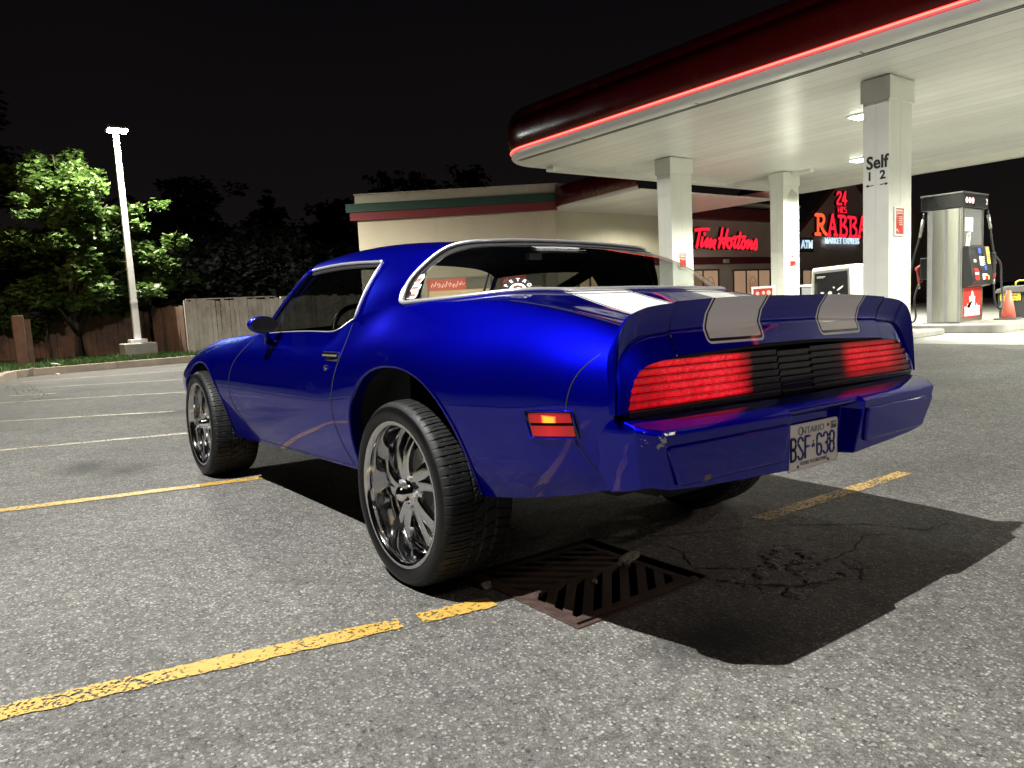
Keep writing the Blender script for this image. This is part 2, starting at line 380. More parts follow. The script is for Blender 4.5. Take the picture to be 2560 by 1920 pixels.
# ---------------------------------------------------------------- car materials
m, t, b = nodes('car_paint'); o = objc(t)
sp = N(t, 'ShaderNodeSeparateXYZ'); t.links.new(o, sp.inputs[0])
ay = math_n(t, 'ABSOLUTE', sp.outputs['Y'])
# silver stripes with pinstripe edges, laid out in the car's own coordinates (x along, y across)
r_ = 0.022
dx = math_n(t, 'ADD', math_n(t, 'SUBTRACT', math_n(t, 'ABSOLUTE', math_n(t, 'SUBTRACT', ay, 0.309)), 0.143), r_)
e1 = math_n(t, 'SUBTRACT', sp.outputs['X'], -0.39); e2 = math_n(t, 'SUBTRACT', 0.9085, sp.outputs['Z'])
dy = math_n(t, 'ADD', math_n(t, 'MAXIMUM', e1, e2), r_)
mx_ = math_n(t, 'MAXIMUM', dx, 0.0); my_ = math_n(t, 'MAXIMUM', dy, 0.0)
ln = math_n(t, 'SQRT', math_n(t, 'ADD', math_n(t, 'MULTIPLY', mx_, mx_), math_n(t, 'MULTIPLY', my_, my_)))
sdf = math_n(t, 'SUBTRACT', math_n(t, 'ADD', ln, math_n(t, 'MINIMUM', math_n(t, 'MAXIMUM', dx, dy), 0.0)), r_)
inside = rng(t, sdf, 0.0008, -0.0008)
line = math_n(t, 'MULTIPLY', rng(t, sdf, -0.0065, -0.0080), rng(t, sdf, -0.0165, -0.0150))
sil = math_n(t, 'MULTIPLY', inside, math_n(t, 'SUBTRACT', 1.0, line))
fl = t.nodes.new('ShaderNodeTexVoronoi'); fl.inputs['Scale'].default_value = 900; t.links.new(o, fl.inputs['Vector'])
sc_ = N(t, 'ShaderNodeSeparateColor'); t.links.new(fl.outputs['Color'], sc_.inputs[0])
blue = mixc(t, rng(t, sc_.outputs[0], 0.0, 1.0), (0.0006, 0.0010, 0.200), (0.0012, 0.0020, 0.370))
cc = mixc(t, sil, blue, (0.70, 0.70, 0.68))
cc = mixc(t, math_n(t, 'MULTIPLY', inside, line), cc, (0.004, 0.004, 0.02))
# paint chips on the left corner of the rear bumper: grey primer and bare plastic
def boxmask(x0, x1, y0, y1, z0, z1):
    q = None
    for ax, a0, a1 in (('X', x0, x1), ('Y', y0, y1), ('Z', z0, z1)):
        c_, h_ = (a0+a1)/2, (a1-a0)/2
        d = math_n(t, 'DIVIDE', math_n(t, 'ABSOLUTE', math_n(t, 'SUBTRACT', sp.outputs[ax], c_)), h_)
        q = d if q is None else math_n(t, 'MAXIMUM', q, d)
    return q
cn = noise_n(t, o, 70, 5, 0.7)
def chip(*bx):
    q = boxmask(*bx); return math_n(t, 'LESS_THAN', math_n(t, 'ADD', q, math_n(t, 'MULTIPLY', math_n(t, 'SUBTRACT', cn, 0.5), 3.2)), 0.38)
ch = math_n(t, 'MAXIMUM', chip(-1.20, -1.11, 0.815, 0.842, 0.645, 0.703), chip(-1.22, -1.13, 0.772, 0.806, 0.640, 0.697))
ch = math_n(t, 'MAXIMUM', ch, chip(-1.22, -1.13, 0.725, 0.80, 0.684, 0.694))
cq = boxmask(-1.25, -1.12, 0.590, 0.625, 0.530, 0.560)
ch2 = math_n(t, 'LESS_THAN', math_n(t, 'ADD', cq, math_n(t, 'MULTIPLY', math_n(t, 'SUBTRACT', cn, 0.5), 1.8)), 0.75)
cc = mixc(t, ch, cc, (0.36, 0.33, 0.27)); cc = mixc(t, ch2, cc, (0.15, 0.12, 0.09))
allc = math_n(t, 'MAXIMUM', ch, ch2)
t.links.new(cc, b.inputs['Base Color'])
met = math_n(t, 'SUBTRACT', 0.95, math_n(t, 'MULTIPLY', math_n(t, 'MAXIMUM', inside, allc), 0.90)); t.links.new(met, b.inputs['Metallic'])
t.links.new(math_n(t, 'ADD', 0.43, math_n(t, 'MULTIPLY', allc, 0.4)), b.inputs['Roughness'])
t.links.new(math_n(t, 'SUBTRACT', 1.0, allc), b.inputs['Coat Weight']); b.inputs['Coat Roughness'].default_value = 0.035
b.inputs['Coat IOR'].default_value = 1.42; b.inputs['Specular IOR Level'].default_value = 0.2; b.inputs['Specular Tint'].default_value = (0.2, 0.25, 1.0, 1)
nn = N(t, 'ShaderNodeBump'); nn.inputs['Strength'].default_value = 0.03; nn.inputs['Distance'].default_value = 0.02; t.links.new(noise_n(t, o, 5, 2), nn.inputs['Height']); t.links.new(nn.outputs[0], b.inputs['Coat Normal'])
simple('chrome', (0.82, 0.82, 0.82), 0.07, 1.0)
simple('chrome_dull', (0.60, 0.61, 0.64), 0.30, 0.75)
simple('wheel_chrome', (0.62, 0.62, 0.63), 0.08, 1.0)
simple('gap_black', (0.002, 0.002, 0.003), 0.9)
simple('underbody', (0.010, 0.010, 0.010), 0.9)
simple('interior', (0.010, 0.010, 0.011), 0.8, var=0.2)
simple('tyre', (0.005, 0.005, 0.0055), 0.62, var=0.2, vscale=30, spec=.35)
simple('tyre_side', (0.003, 0.003, 0.0035), 0.36, var=0.15, vscale=8, spec=.3)
simple('brake_steel', (0.28, 0.27, 0.26), 0.4, 0.9, var=0.2, vscale=20)
simple('lens_black', (0.006, 0.006, 0.006), 0.16)
simple('louvre_edge', (0.10, 0.10, 0.10), 0.25)
def glass(name, tint, gloss=1.0):
    m = bpy.data.materials.new(name); m.use_nodes = True; t = m.node_tree; t.nodes.clear(); MAT[name] = m
    out = t.nodes.new('ShaderNodeOutputMaterial'); tr = t.nodes.new('ShaderNodeBsdfTransparent'); gl = t.nodes.new('ShaderNodeBsdfGlossy')
    tr.inputs[0].default_value = (*tint, 1); gl.inputs['Roughness'].default_value = 0.02
    g_ = t.nodes.new('ShaderNodeNewGeometry'); dt = t.nodes.new('ShaderNodeVectorMath'); dt.operation = 'DOT_PRODUCT'; mx = t.nodes.new('ShaderNodeMixShader')
    t.links.new(g_.outputs['Incoming'], dt.inputs[0]); t.links.new(g_.outputs['Normal'], dt.inputs[1])
    c1 = math_n(t, 'SUBTRACT', 1.0, math_n(t, 'ABSOLUTE', dt.outputs['Value'])); mu = t.nodes.new('ShaderNodeMath'); mu.operation = 'MULTIPLY_ADD'; mu.use_clamp = True
    t.links.new(math_n(t, 'POWER', c1, 5.0), mu.inputs[0]); mu.inputs[1].default_value = .90*gloss; mu.inputs[2].default_value = .06*gloss
    t.links.new(mu.outputs[0], mx.inputs[0]); t.links.new(tr.outputs[0], mx.inputs[1]); t.links.new(gl.outputs[0], mx.inputs[2]); t.links.new(mx.outputs[0], out.inputs[0])
    return m
glass('car_glass', (0.80, 0.82, 0.80)); glass('clear_glass', (0.80, 0.82, 0.80)); glass('tinted_glass', (0.24, 0.25, 0.25), 1.1)
# tail lamp lens: beaded red plastic lit from behind by two bulbs, smoked towards the centre
m, t, b = nodes('lamp_red'); o = objc(t)
sp = N(t, 'ShaderNodeSeparateXYZ'); t.links.new(o, sp.inputs[0]); ay = math_n(t, 'ABSOLUTE', sp.outputs['Y'])
v = t.nodes.new('ShaderNodeTexVoronoi'); v.inputs['Scale'].default_value = 300; v.inputs['Randomness'].default_value = 0.6; t.links.new(o, v.inputs['Vector'])
zm = math_n(t, 'MULTIPLY', rng(t, sp.outputs['Z'], .742, .752), rng(t, sp.outputs['Z'], .885, .868))
edge = rng(t, math_n(t, 'ADD', ay, math_n(t, 'MULTIPLY', noise_n(t, o, 25, 3), 0.05)), 0.262, 0.345)
side = rng(t, ay, 0.86, 0.70)
hot = rng(t, math_n(t, 'ABSOLUTE', math_n(t, 'SUBTRACT', ay, 0.42)), 0.28, 0.0, 0.75, 1.5)
hot2 = rng(t, math_n(t, 'ABSOLUTE', math_n(t, 'SUBTRACT', ay, 0.63)), 0.10, 0.0, 0.0, 0.35)
bead = rng(t, v.outputs['Distance'], 0.15, 0.75, 1.25, 0.55)
nz_ = rng(t, noise_n(t, o, 60, 4, 0.7), 0.3, 0.7, 0.6, 1.3)
lw = rng(t, sp.outputs['Y'], -0.05, 0.05, 0.0, 1.0)
rmask = math_n(t, 'MULTIPLY', math_n(t, 'MULTIPLY', rng(t, ay, .30, .36), rng(t, ay, .80, .66)), math_n(t, 'MULTIPLY', rng(t, sp.outputs['Z'], .745, .790, .25, 1.0), rng(t, sp.outputs['Z'], .870, .845, .35, 1.0)))
right = math_n(t, 'MAXIMUM', lw, math_n(t, 'MULTIPLY', rmask, 0.75)); right = math_n(t, 'MULTIPLY', right, zm)
s_ = math_n(t, 'MULTIPLY', math_n(t, 'MULTIPLY', edge, math_n(t, 'ADD', hot, hot2)), math_n(t, 'MULTIPLY', bead, nz_))
s_ = math_n(t, 'MULTIPLY', math_n(t, 'MULTIPLY', s_, right), 0.66)
t.links.new(mixc(t, rng(t, s_, 0.45, 1.7), (1.0, 0.003, 0.012), (1.0, 0.055, 0.075)), b.inputs['Emission Color'])
t.links.new(s_, b.inputs['Emission Strength']); t.links.new(mixc(t, math_n(t, 'MULTIPLY', edge, zm), (0.008, 0.006, 0.006), (0.12, 0.003, 0.005)), b.inputs['Base Color'])
b.inputs['Roughness'].default_value = 0.14; bump(t, b, v.outputs['Distance'], 0.25, 0.002)
m, t, b = nodes('marker_red'); o = objc(t)
sp = N(t, 'ShaderNodeSeparateXYZ'); t.links.new(o, sp.inputs[0])
dxm = math_n(t, 'ABSOLUTE', math_n(t, 'SUBTRACT', sp.outputs['X'], -0.815)); dzm = math_n(t, 'ABSOLUTE', math_n(t, 'SUBTRACT', sp.outputs['Z'], 0.708))
q = math_n(t, 'MAXIMUM', math_n(t, 'DIVIDE', dxm, 0.028), math_n(t, 'DIVIDE', dzm, 0.012)); hotm = rng(t, q, 1.1, 0.7)
t.links.new(mixc(t, hotm, (1.0, 0.01, 0.02), (1.0, 0.33, 0.02)), b.inputs['Emission Color'])
t.links.new(math_n(t, 'ADD', rng(t, dxm, 0.095, 0.0, 0.08, 0.42), math_n(t, 'MULTIPLY', hotm, 1.6)), b.inputs['Emission Strength'])
b.inputs['Base Color'].default_value = (0.16, 0.005, 0.006, 1); b.inputs['Roughness'].default_value = 0.15
simple('plate_white', (0.60, 0.60, 0.57), 0.45, var=0.05)
simple('plate_blue', (0.022, 0.045, 0.20), 0.35)
simple('plate_grey', (0.13, 0.13, 0.15), 0.5)
simple('sticker_green', (0.01, 0.09, 0.045), 0.45)
simple('rust', (0.16, 0.08, 0.045), 0.9)
simple('turn_amber', (0.5, 0.12, 0.02), 0.2)
# ================================================================ SETTING
# ground sheet (fine near the car, coarse to the horizon); the drain pit is left open
def axis(lo, hi, fine0, fine1, step):
    a = list(np.arange(fine0, fine1+1e-6, step)); d = step
    x = fine1
    while x < hi: d *= 1.25; x += d; a.append(min(x, hi))
    d = step; x = fine0
    while x > lo: d *= 1.25; x -= d; a.insert(0, max(x, lo))
    return a
HX0, HX1, HY0, HY1 = -0.735, -0.045, 0.045, 0.725      # drain opening
xs = axis(-120, 300, -4, 20, 0.5); ys = axis(-260, 120, -24, 6, 0.5)
xs = sorted(set([round(v, 4) for v in xs if not (HX0-0.1 < v < HX1+0.1)] + [HX0, HX1])); ys = sorted(set([round(v, 4) for v in ys if not (HY0-0.1 < v < HY1+0.1)] + [HY0, HY1]))
V = [(x, y, gz(x, y)) for x in xs for y in ys]; F = []
ny = len(ys)
for i in range(len(xs)-1):
    for j in range(ny-1):
        if xs[i] >= HX0-1e-6 and xs[i+1] <= HX1+1e-6 and ys[j] >= HY0-1e-6 and ys[j+1] <= HY1+1e-6: continue
        F.append((i*ny+j, (i+1)*ny+j, (i+1)*ny+j+1, i*ny+j+1))
mobj('ground', V, F, MAT['asphalt'], kind='structure', smooth=True)

# painted bay lines: thin worn sheets 4 mm above the asphalt, following its slope
def line_strip(p0, p1, w, mat, n=24, wob=0.006):
    p0, p1 = Vector(p0), Vector(p1); d = (p1-p0).normalized(); nn = Vector((-d.y, d.x)); v = []; f = []
    for i in range(n+1):
        p = p0.lerp(p1, i/n)
        for s in (-1, 1):
            q = p + nn*s*(w/2 + random.uniform(-wob, wob)); v.append((q.x, q.y, gz(q.x, q.y)+0.004))
    for i in range(n): f.append((2*i, 2*i+2, 2*i+3, 2*i+1))
    mobj('parking_line', v, f, MAT[mat], kind='structure')
line_strip((-0.035, 3.6), (-0.095, 2.23), 0.105, 'paint_yellow')
line_strip((-0.095, 2.23), (-0.305, 1.137), 0.090, 'paint_yellow', 40)
line_strip((-0.318, 1.07), (-0.365, 0.80), 0.088, 'paint_yellow')
line_strip((-0.405, -0.75), (-0.425, -2.20), 0.085, 'paint_yellow_worn', 30)
line_strip((2.78, 3.4), (2.60, 2.10), 0.10, 'paint_yellow'); line_strip((2.60, 2.10), (2.36, 0.70), 0.095, 'paint_yellow', 30)
line_strip((5.45, 3.2), (5.20, 2.0), 0.09, 'paint_pale_worn'); line_strip((5.20, 2.0), (4.80, 0.0), 0.09, 'paint_pale_worn')
line_strip((7.95, 2.3), (6.95, 0.2), 0.10, 'paint_pale_worn')
line_strip((10.7, 1.9), (9.30, -0.9), 0.11, 'paint_pale_worn'); line_strip((12.0, 1.6), (11.6, 1.0), 0.10, 'paint_pale_worn')
line_strip((13.6, 1.35), (11.9, -1.6), 0.11, 'paint_pale_worn'); line_strip((15.8, 1.2), (14.6, -2.4), 0.11, 'paint_pale_worn')

# cracks in the asphalt round the drain
cr = MB()
def crack(pts, w):
    P = [Vector(p) for p in pts]; q = []
    for i in range(len(P)-1):
        n_ = max(2, int((P[i+1]-P[i]).length/0.03))
        for k in range(n_): q.append(P[i].lerp(P[i+1], k/n_) + Vector((random.uniform(-.007, .007), random.uniform(-.007, .007))))
    q.append(P[-1]); v = []; f = []
    for i, p in enumerate(q):
        d = (q[min(i+1, len(q)-1)]-q[max(i-1, 0)]); d = d.normalized() if d.length else Vector((1, 0)); nn = Vector((-d.y, d.x))
        ww = w*(.95 if min(p_[0] for p_ in pts) < -.5 and max(p_[1] for p_ in pts) < .12 else .5)*(0.15+random.random()*0.9)*(1 if 0 < i < len(q)-1 else 0.1)
        for s in (-1, 1): r_ = p+nn*s*ww; v.append((r_.x, r_.y, gz(r_.x, r_.y)+0.0025))
    for i in range(len(q)-1): f.append((2*i, 2*i+2, 2*i+3, 2*i+1))
    cr.add(v, f)
crack([(-0.10, 0.0), (-0.30, -0.28), (-0.52, -0.72), (-0.78, -1.02), (-1.0, -1.12), (-1.02, -1.30)], 0.006)
crack([(-0.62, 0.02), (-0.78, -0.16), (-0.92, -0.42), (-0.93, -0.62), (-0.86, -0.85), (-0.95, -1.0)], 0.007)
crack([(-0.93, -0.55), (-1.02, -0.50), (-1.12, -0.33)], 0.007); crack([(-0.75, 0.05), (-0.88, 0.0), (-1.0, -0.12), (-1.05, -0.30)], 0.012)
crack([(-0.06, 0.10), (-0.15, -0.1), (-0.45, -0.12), (-0.60, 0.0)], 0.005)
crack([(0.52, 0.98), (0.50, 0.92), (0.42, 0.84)], 0.006); crack([(0.50, 1.0), (0.36, 0.98), (0.30, 1.05), (0.08, 1.12), (-0.12, 1.08), (-0.31, 1.10), (-0.46, 1.02), (-0.70, 0.92)], 0.0015)
crack([(-1.2, -1.55), (-1.35, -1.75), (-1.45, -2.2)], 0.003)
cr.build('pavement_cracks', MAT['crack'], kind='structure', recalc=False)
# crumbled, broken asphalt beside the drain
v = []; f = []; nx_, ny_ = 46, 46
for i in range(nx_):
    for j in range(ny_):
        x = -1.08+.42*i/(nx_-1); y = -.52+.62*j/(ny_-1); ex = min(i, nx_-1-i)/8; ey = min(j, ny_-1-j)/8; w_ = max(0, min(1, ex, ey))
        q_ = Vector((x*9, y*9, 3)); h_ = noise.noise(q_)*.9+noise.noise(q_*2.7)*.6+noise.noise(q_*6)*.3; h_ = max(-.2, h_)*.018*w_
        v.append((x, y, gz(x, y)+(.0005 if h_ > .001 else -.006)+h_))
for i in range(nx_-1):
    for j in range(ny_-1): f.append((i*ny_+j, (i+1)*ny_+j, (i+1)*ny_+j+1, i*ny_+j+1))
mobj('broken_asphalt', v, f, MAT['asphalt'], kind='structure')
# loose grit and stones by the drain and the kerb: uncountable
gr = MB()
def grit(n, x0, x1, y0, y1, r0, r1):
    for _ in range(n):
        x, y, r = random.uniform(x0, x1), random.uniform(y0, y1), random.uniform(r0, r1)
        v = [(x+r*a*random.uniform(.6, 1.2), y+r*b_*random.uniform(.6, 1.2), gz(x, y)+r*c_*random.uniform(.4, .8)) for a, b_, c_ in ((1, 0, .1), (0, 1, .1), (-1, 0, .1), (0, -1, .1), (0, 0, 1), (.3, .2, -.6))]
        gr.add(v, [(0, 1, 4), (1, 2, 4), (2, 3, 4), (3, 0, 4), (1, 0, 5), (2, 1, 5), (3, 2, 5), (0, 3, 5)])
grit(260, -0.95, -0.72, -0.15, 0.75, .002, .007); grit(160, -1.2, -0.75, -0.75, 0.0, .0015, .005); grit(120, -0.1, 0.4, 0.75, 1.2, .002, .005)
grit(350, -1.6, 2.5, 0.9, 2.4, .0015, .004); grit(200, -2.0, -0.8, -1.6, 1.3, .0015, .004)
grit(220, 10.5, 15.5, 1.1, 1.6, .008, .02)
gr.build('loose_grit', MAT['stone'], kind='stuff', recalc=False)

# verge and kerbs at the far end and left side of the lot
def wedge_strip(name, pts_in, pts_out, z0, z1, mat, **k):
    n = len(pts_in); v = []; f = []
    for a, b_ in zip(pts_in, pts_out): v += [(a[0], a[1], z0(a)), (a[0], a[1], z1), (b_[0], b_[1], z1), (b_[0], b_[1], z0(b_))]
    for i in range(n-1):
        for j in range(4): f.append((4*i+j, 4*i+(j+1) % 4, 4*(i+1)+(j+1) % 4, 4*(i+1)+j))
    return mobj(name, v, f, MAT[mat], **k)
KZ = 0.17
kin = [(3.0, 4.2), (6, 3.3), (9.0, 2.45), (12, 1.95), (15, 1.62), (16.5, 1.42), (17.3, 1.20), (17.75, 0.85)]
kout = [(3.0, 4.4), (6, 3.5), (9.05, 2.66), (12, 2.15), (15, 1.82), (16.6, 1.62), (17.5, 1.38), (17.95, 0.85)]
wedge_strip('kerb', kin, kout, lambda a: gz(*a)-0.02, KZ, 'kerb_concrete', kind='structure')
wedge_strip('kerb', [(17.75, 0.85), (17.8, -0.9)], [(17.95, 0.85), (18.0, -0.9)], lambda a: gz(*a)-0.02, KZ-0.003, 'kerb_concrete', kind='structure')
wedge_strip('kerb', [(17.805, -0.915), (17.9, -3.5), (17.9, -9.0)], [(18.005, -0.915), (18.1, -3.5), (18.1, -9.0)], lambda a: gz(*a)-0.02, KZ-0.003, 'kerb_concrete', kind='structure')
vv = [(p[0], p[1], KZ-0.02) for p in kout] + [(18.1, -3.5, KZ-.02), (18.1, -9.0, KZ-.02), (18.1, -9.5, KZ-.02)]
hull = vv + [(60, -9.5, .5), (60, 40, .9), (3, 40, .9)]
bm = bmesh.new(); bvs = [bm.verts.new(v) for v in hull]; f_ = bm.faces.new(bvs); bmesh.ops.triangulate(bm, faces=[f_]); me = bpy.data.meshes.new('verge'); bm.to_mesh(me); bm.free(); me.materials.append(MAT['soil'])
o = bpy.data.objects.new('verge', me); COL.objects.link(o); o['kind'] = 'structure'
gb = MB()
for _ in range(9000):
    if random.random() < .72: x, y = random.uniform(18.12, 21.5), random.uniform(-5.5, 1.4)
    else:
        x = random.uniform(9, 18); y = np.interp(x, [q[0] for q in kout], [q[1] for q in kout]) + random.uniform(0.05, 1.2)
    a = random.uniform(0, 6.28); h = random.uniform(.05, .13); w_ = random.uniform(.008, .02); l = random.uniform(-.04, .04)
    z0 = KZ-.02+max(0, (x-18)*.008)
    gb.add([(x-w_*math.cos(a), y-w_*math.sin(a), z0), (x+w_*math.cos(a), y+w_*math.sin(a), z0), (x+l, y+l*.7, z0+h)], [(0, 1, 2)])
gb.build('grass', MAT['grass_blade'], kind='stuff', recalc=False)

# ---------------------------------------------------------------- storm drain
dr = empty('storm_drain', (-0.39, 0.385, gz(-.39, .385)), 0, 'square rusty iron storm drain with chevron slots behind the car wheel', 'storm drain')
dr.rotation_euler = (0.0241, 0, 0)
pit = MB()
for a in ((-.345, -.340, -.34, .34), (.340, .345, -.34, .34), (-.34, .34, -.345, -.340), (-.34, .34, .340, .345)): pit.box(*a, -0.7, -0.001)
pit.box(-.345, .345, -.345, .345, -0.705, -0.70); pit.build('pit', MAT['black_void'], dr)
fr = MB()
fr.box(-.342, .342, .318, .338, -.06, .004); fr.box(-.342, -.322, -.342, .318, -.06, .004); fr.box(.322, .342, -.342, .318, -.06, .004); fr.box(-.322, .322, -.342, -.330, -.06, .006)
fr.build('frame', MAT['cast_iron'], dr, bevel=.003)
gt = MB(); A, Z0, Z1 = .300, -.035, -.001
ox, oy = 0.0, 0.012
for q in ((-A, A, A-.035, A), (-A, A, -A, -A+.035), (-A, -A+.035, -A+.035, A-.035), (A-.035, A, -A+.035, A-.035)): gt.box(q[0]+ox, q[1]+ox, q[2]+oy, q[3]+oy, Z0, Z1)
gt.box(-.016, .016, -A+.035+oy, A-.035+oy, Z0+.001, Z1-.0005)
def clip(poly, x0, x1, y0, y1):
    for ax, s, v in ((0, 1, x0), (0, -1, x1), (1, 1, y0), (1, -1, y1)):
        o_ = []
        for i in range(len(poly)):
            a, b_ = poly[i], poly[(i+1) % len(poly)]; da, db = s*(a[ax]-v), s*(b_[ax]-v)
            if da >= 0: o_.append(a)
            if (da >= 0) != (db >= 0): tt = da/(da-db); o_.append((a[0]+tt*(b_[0]-a[0]), a[1]+tt*(b_[1]-a[1])))
        poly = o_
        if not poly: return []
    return poly
for half, dirn in (((-A+.03, -.012), (1, -1)), ((.012, A-.03), (-1, -1))):
    d = Vector(dirn).normalized(); nn = Vector((-d.y, d.x)); c0 = Vector(((half[0]+half[1])/2, 0))
    for k in range(-8, 9):
        c_ = c0 + nn*k*.066; w_ = .0175
        q = [c_+d*.7+nn*w_, c_-d*.7+nn*w_, c_-d*.7-nn*w_, c_+d*.7-nn*w_]
        pl = clip([(p.x, p.y) for p in q], half[0], half[1], -A+.03, A-.03)
        if len(pl) > 2: gt.prism([(p[0]+ox, p[1]+oy) for p in pl], 'z', Z0+.002, Z1-.001)
gt.build('grate', MAT['cast_iron'], dr, bevel=.002)
# broken lump of asphalt lying on the grate
def rock(name, c, r, sz, label, cat, mat='stone', seed=0):
    bm = bmesh.new(); bmesh.ops.create_icosphere(bm, subdivisions=3, radius=1)
    for v in bm.verts:
        k = 1+.45*noise.noise(v.co*1.7+Vector((seed, 0, 0)))+.15*noise.noise(v.co*5+Vector((seed, 3, 0))); v.co = Vector((v.co.x*sz[0]*k, v.co.y*sz[1]*k, v.co.z*sz[2]*k))*r
    me = bpy.data.meshes.new(name); bm.to_mesh(me); bm.free(); me.materials.append(MAT[mat])
    o = bpy.data.objects.new(name, me); COL.objects.link(o); o.location = c; return tag(o, label, cat)
o = rock('stone', (-0.375, 0.115, gz(0, .1)+.006), .085, (.42, 1.0, .13), 'flat broken lump of asphalt lying on the drain grate', 'stone', seed=3); o.rotation_euler = (0, 0, .35)
rock('pebble', (-0.47, 0.40, gz(0, .4)+.004), .012, (1, 1, .8), 'small pebble stuck in a slot of the drain grate', 'pebble', seed=8)
rock('pebble', (-0.235, 0.74, gz(0, .74)+.012), .022, (1, 1, .8), 'grey pebble on the ground behind the rear tyre', 'pebble', seed=11)
def litter(name, c, s, rz, label, mat='decal_white'):
    v = [(0, 0, 0), (s, .1*s, .004), (1.1*s, .5*s, .35*s), (.1*s, .45*s, .02), (.5*s, .2*s, .25*s)]
    o = mobj(name, v, [(0, 1, 4), (1, 2, 4), (2, 3, 4), (3, 0, 4)], MAT[mat]); o.location = c; o.rotation_euler = (0, 0, rz); tag(o, label, 'litter')
litter('paper_scrap', (17.4, .35, gz(17.4, .35)+.004), .12, .4, 'crumpled white paper scrap on the asphalt by the far kerb')
litter('paper_cup', (17.8, .80, KZ+.002), .16, 2.2, 'white paper litter leaning on the kerb corner at far left')
litter('paper_scrap', (18.3, .2, KZ+.01), .22, 1.1, 'pale plastic wrapper lying on the kerb top')

# ---------------------------------------------------------------- forecourt pad and islands
mobj('forecourt_pad', [(-60, -9.75, .124), (13.5, -9.95, .124), (13.5, -60, .124), (-60, -60, .124)], [(0, 3, 2, 1)], MAT['concrete_pad'], kind='structure')
pk = MB(); pk.box(-60, 13.5, -9.95, -9.76, -.2, .128); pk.build('pad_edge', MAT['concrete'], kind='structure')
def island(x0, x1, y0, y1, h, lip=True):
    m_ = MB(); r = .18; pts = []
    for cx, cy, a0 in ((x1-r, y1-r, 0), (x0+r, y1-r, 90), (x0+r, y0+r, 180), (x1-r, y0+r, 270)):
        for a in range(0, 91, 15): t_ = math.radians(a0+a); pts.append((cx+r*math.cos(t_), cy+r*math.sin(t_)))
    m_.prism(pts, 'z', .12, .12+h); return m_.build('pump_island', MAT['concrete'], kind='structure', bevel=.02)
island(2.55, 10.6, -14.7, -12.35, .155)
island(3.35, 5.6, -12.2, -10.35, .10)
island(-4.6, -0.8, -14.7, -12.35, .155)
# ================================================================ CANOPY
CX0, CX1, CY0, CY1, CZ = -14.0, 12.75, -22.2, -9.0, 4.6
can = empty('gas_station_canopy', (0, -15.5, .12), 0, 'large flat white gas station canopy with dark red fascia and red neon line', 'canopy')
LOFF = Vector((0, 15.5, -.12))
def L(v): return tuple(Vector(v)+LOFF)
# fascia outline in plan with rounded corners (the two near corners matter)
R_ = 1.25
def outline(off=0.0, n=14):
    pts = []
    for cx, cy, a0 in ((CX1-R_, CY1-R_, 0), (CX0+R_, CY1-R_, 90), (CX0+R_, CY0+R_, 180), (CX1-R_, CY0+R_, 270)):
        for k in range(n+1):
            a = math.radians(a0+90*k/n); pts.append((cx+(R_+off)*math.cos(a), cy+(R_+off)*math.sin(a)))
    return pts
def band(name, prof, mat, smooth=True, parent=can):
    """prof: list of (offset outwards, z) swept round the outline"""
    v = []; f = []; K = None
    for off, z in prof:
        o_ = outline(off); K = len(o_); v += [L((x, y, z)) for x, y in o_]
    for i in range(len(prof)-1):
        for k in range(K): f.append((i*K+k, i*K+(k+1) % K, (i+1)*K+(k+1) % K, (i+1)*K+k))
    return mobj(name, v, f, MAT[mat], parent, smooth)
def arc(o0, z0, r, a0, a1, n=8): return [(o0+r*math.cos(math.radians(a0+(a1-a0)*k/n)), z0+r*math.sin(math.radians(a0+(a1-a0)*k/n))) for k in range(n+1)]
band('lower_bullnose', [(-.10, 4.60)]+arc(-.09, 4.70, .10, -90, 0)+[(.01, 4.735)], 'canopy_white')
band('neon_channel', [(.01, 4.735), (-.02, 4.74), (-.02, 4.83), (.012, 4.835)], 'fascia_red', False)
band('neon_tube', arc(0.0, 4.785, .034, -110, 110, 10), 'neon_red')
band('neon_core', arc(0.022, 4.785, .017, -100, 100, 6), 'neon_core')
band('fascia', [(.012, 4.835), (.05, 4.90), (.075, 5.05), (.075, 5.25), (.04, 5.45)]+arc(-.30, 5.44, .34, 0, 90), 'fascia_red')
# soffit and roof as one deck
o_ = outline(-.10); K = len(o_)
mobj('soffit', [L((x, y, 4.60)) for x, y in o_], [tuple(range(K-1, -1, -1))], MAT['soffit_planks'], can)
o_ = outline(-.30); mobj('roof', [L((x, y, 5.78)) for x, y in o_], [tuple(range(K))], MAT['roof_dark'], can)
# trough line and joints along the near edge of the soffit
tr = MB()
for y in (CY1-.28, CY1-.36): tr.box(CX0+.6, CX1-.7, y-.008, y+.008, 4.585, 4.5995)
for x in (9.6, 6.5, 3.4, .3): tr.box(x-.006, x+.006, CY1-.28, CY1-.12, 4.588, 4.5995)
for x in (-2, -8): tr.box(x-.006, x+.006, CY1-.28, CY1-.12, 4.588, 4.5995)
v = [L(p) for p in tr.v]; tr.v = v; tr.build('edge_trim', MAT['panel_grey'], can)
bmz = MB()
bmz.box(CX1-.55, CX1-.15, -20.8, -11.0, 4.47, 4.598); bmz.box(9.0, 12.0, -19.9, -19.6, 4.49, 4.598)
bmz.box(2.0, 12.0, CY0+.1, CY0+.45, 4.42, 4.598); bmz.box(8.6, 9.9, -19.6, -13.5, 4.50, 4.598)
bmz = MB(); bmz.box(2.0, CX1-.6, CY0+.12, CY0+.42, 4.43, 4.598); bmz.box(CX1-.50, CX1-.22, -21.6, -10.6, 4.49, 4.598); bmz.box(9.6, 12.2, -18.5, -18.3, 4.50, 4.598)
bmz.v = [L(p) for p in bmz.v]; bmz.build('soffit_beam', MAT['canopy_white'], can)

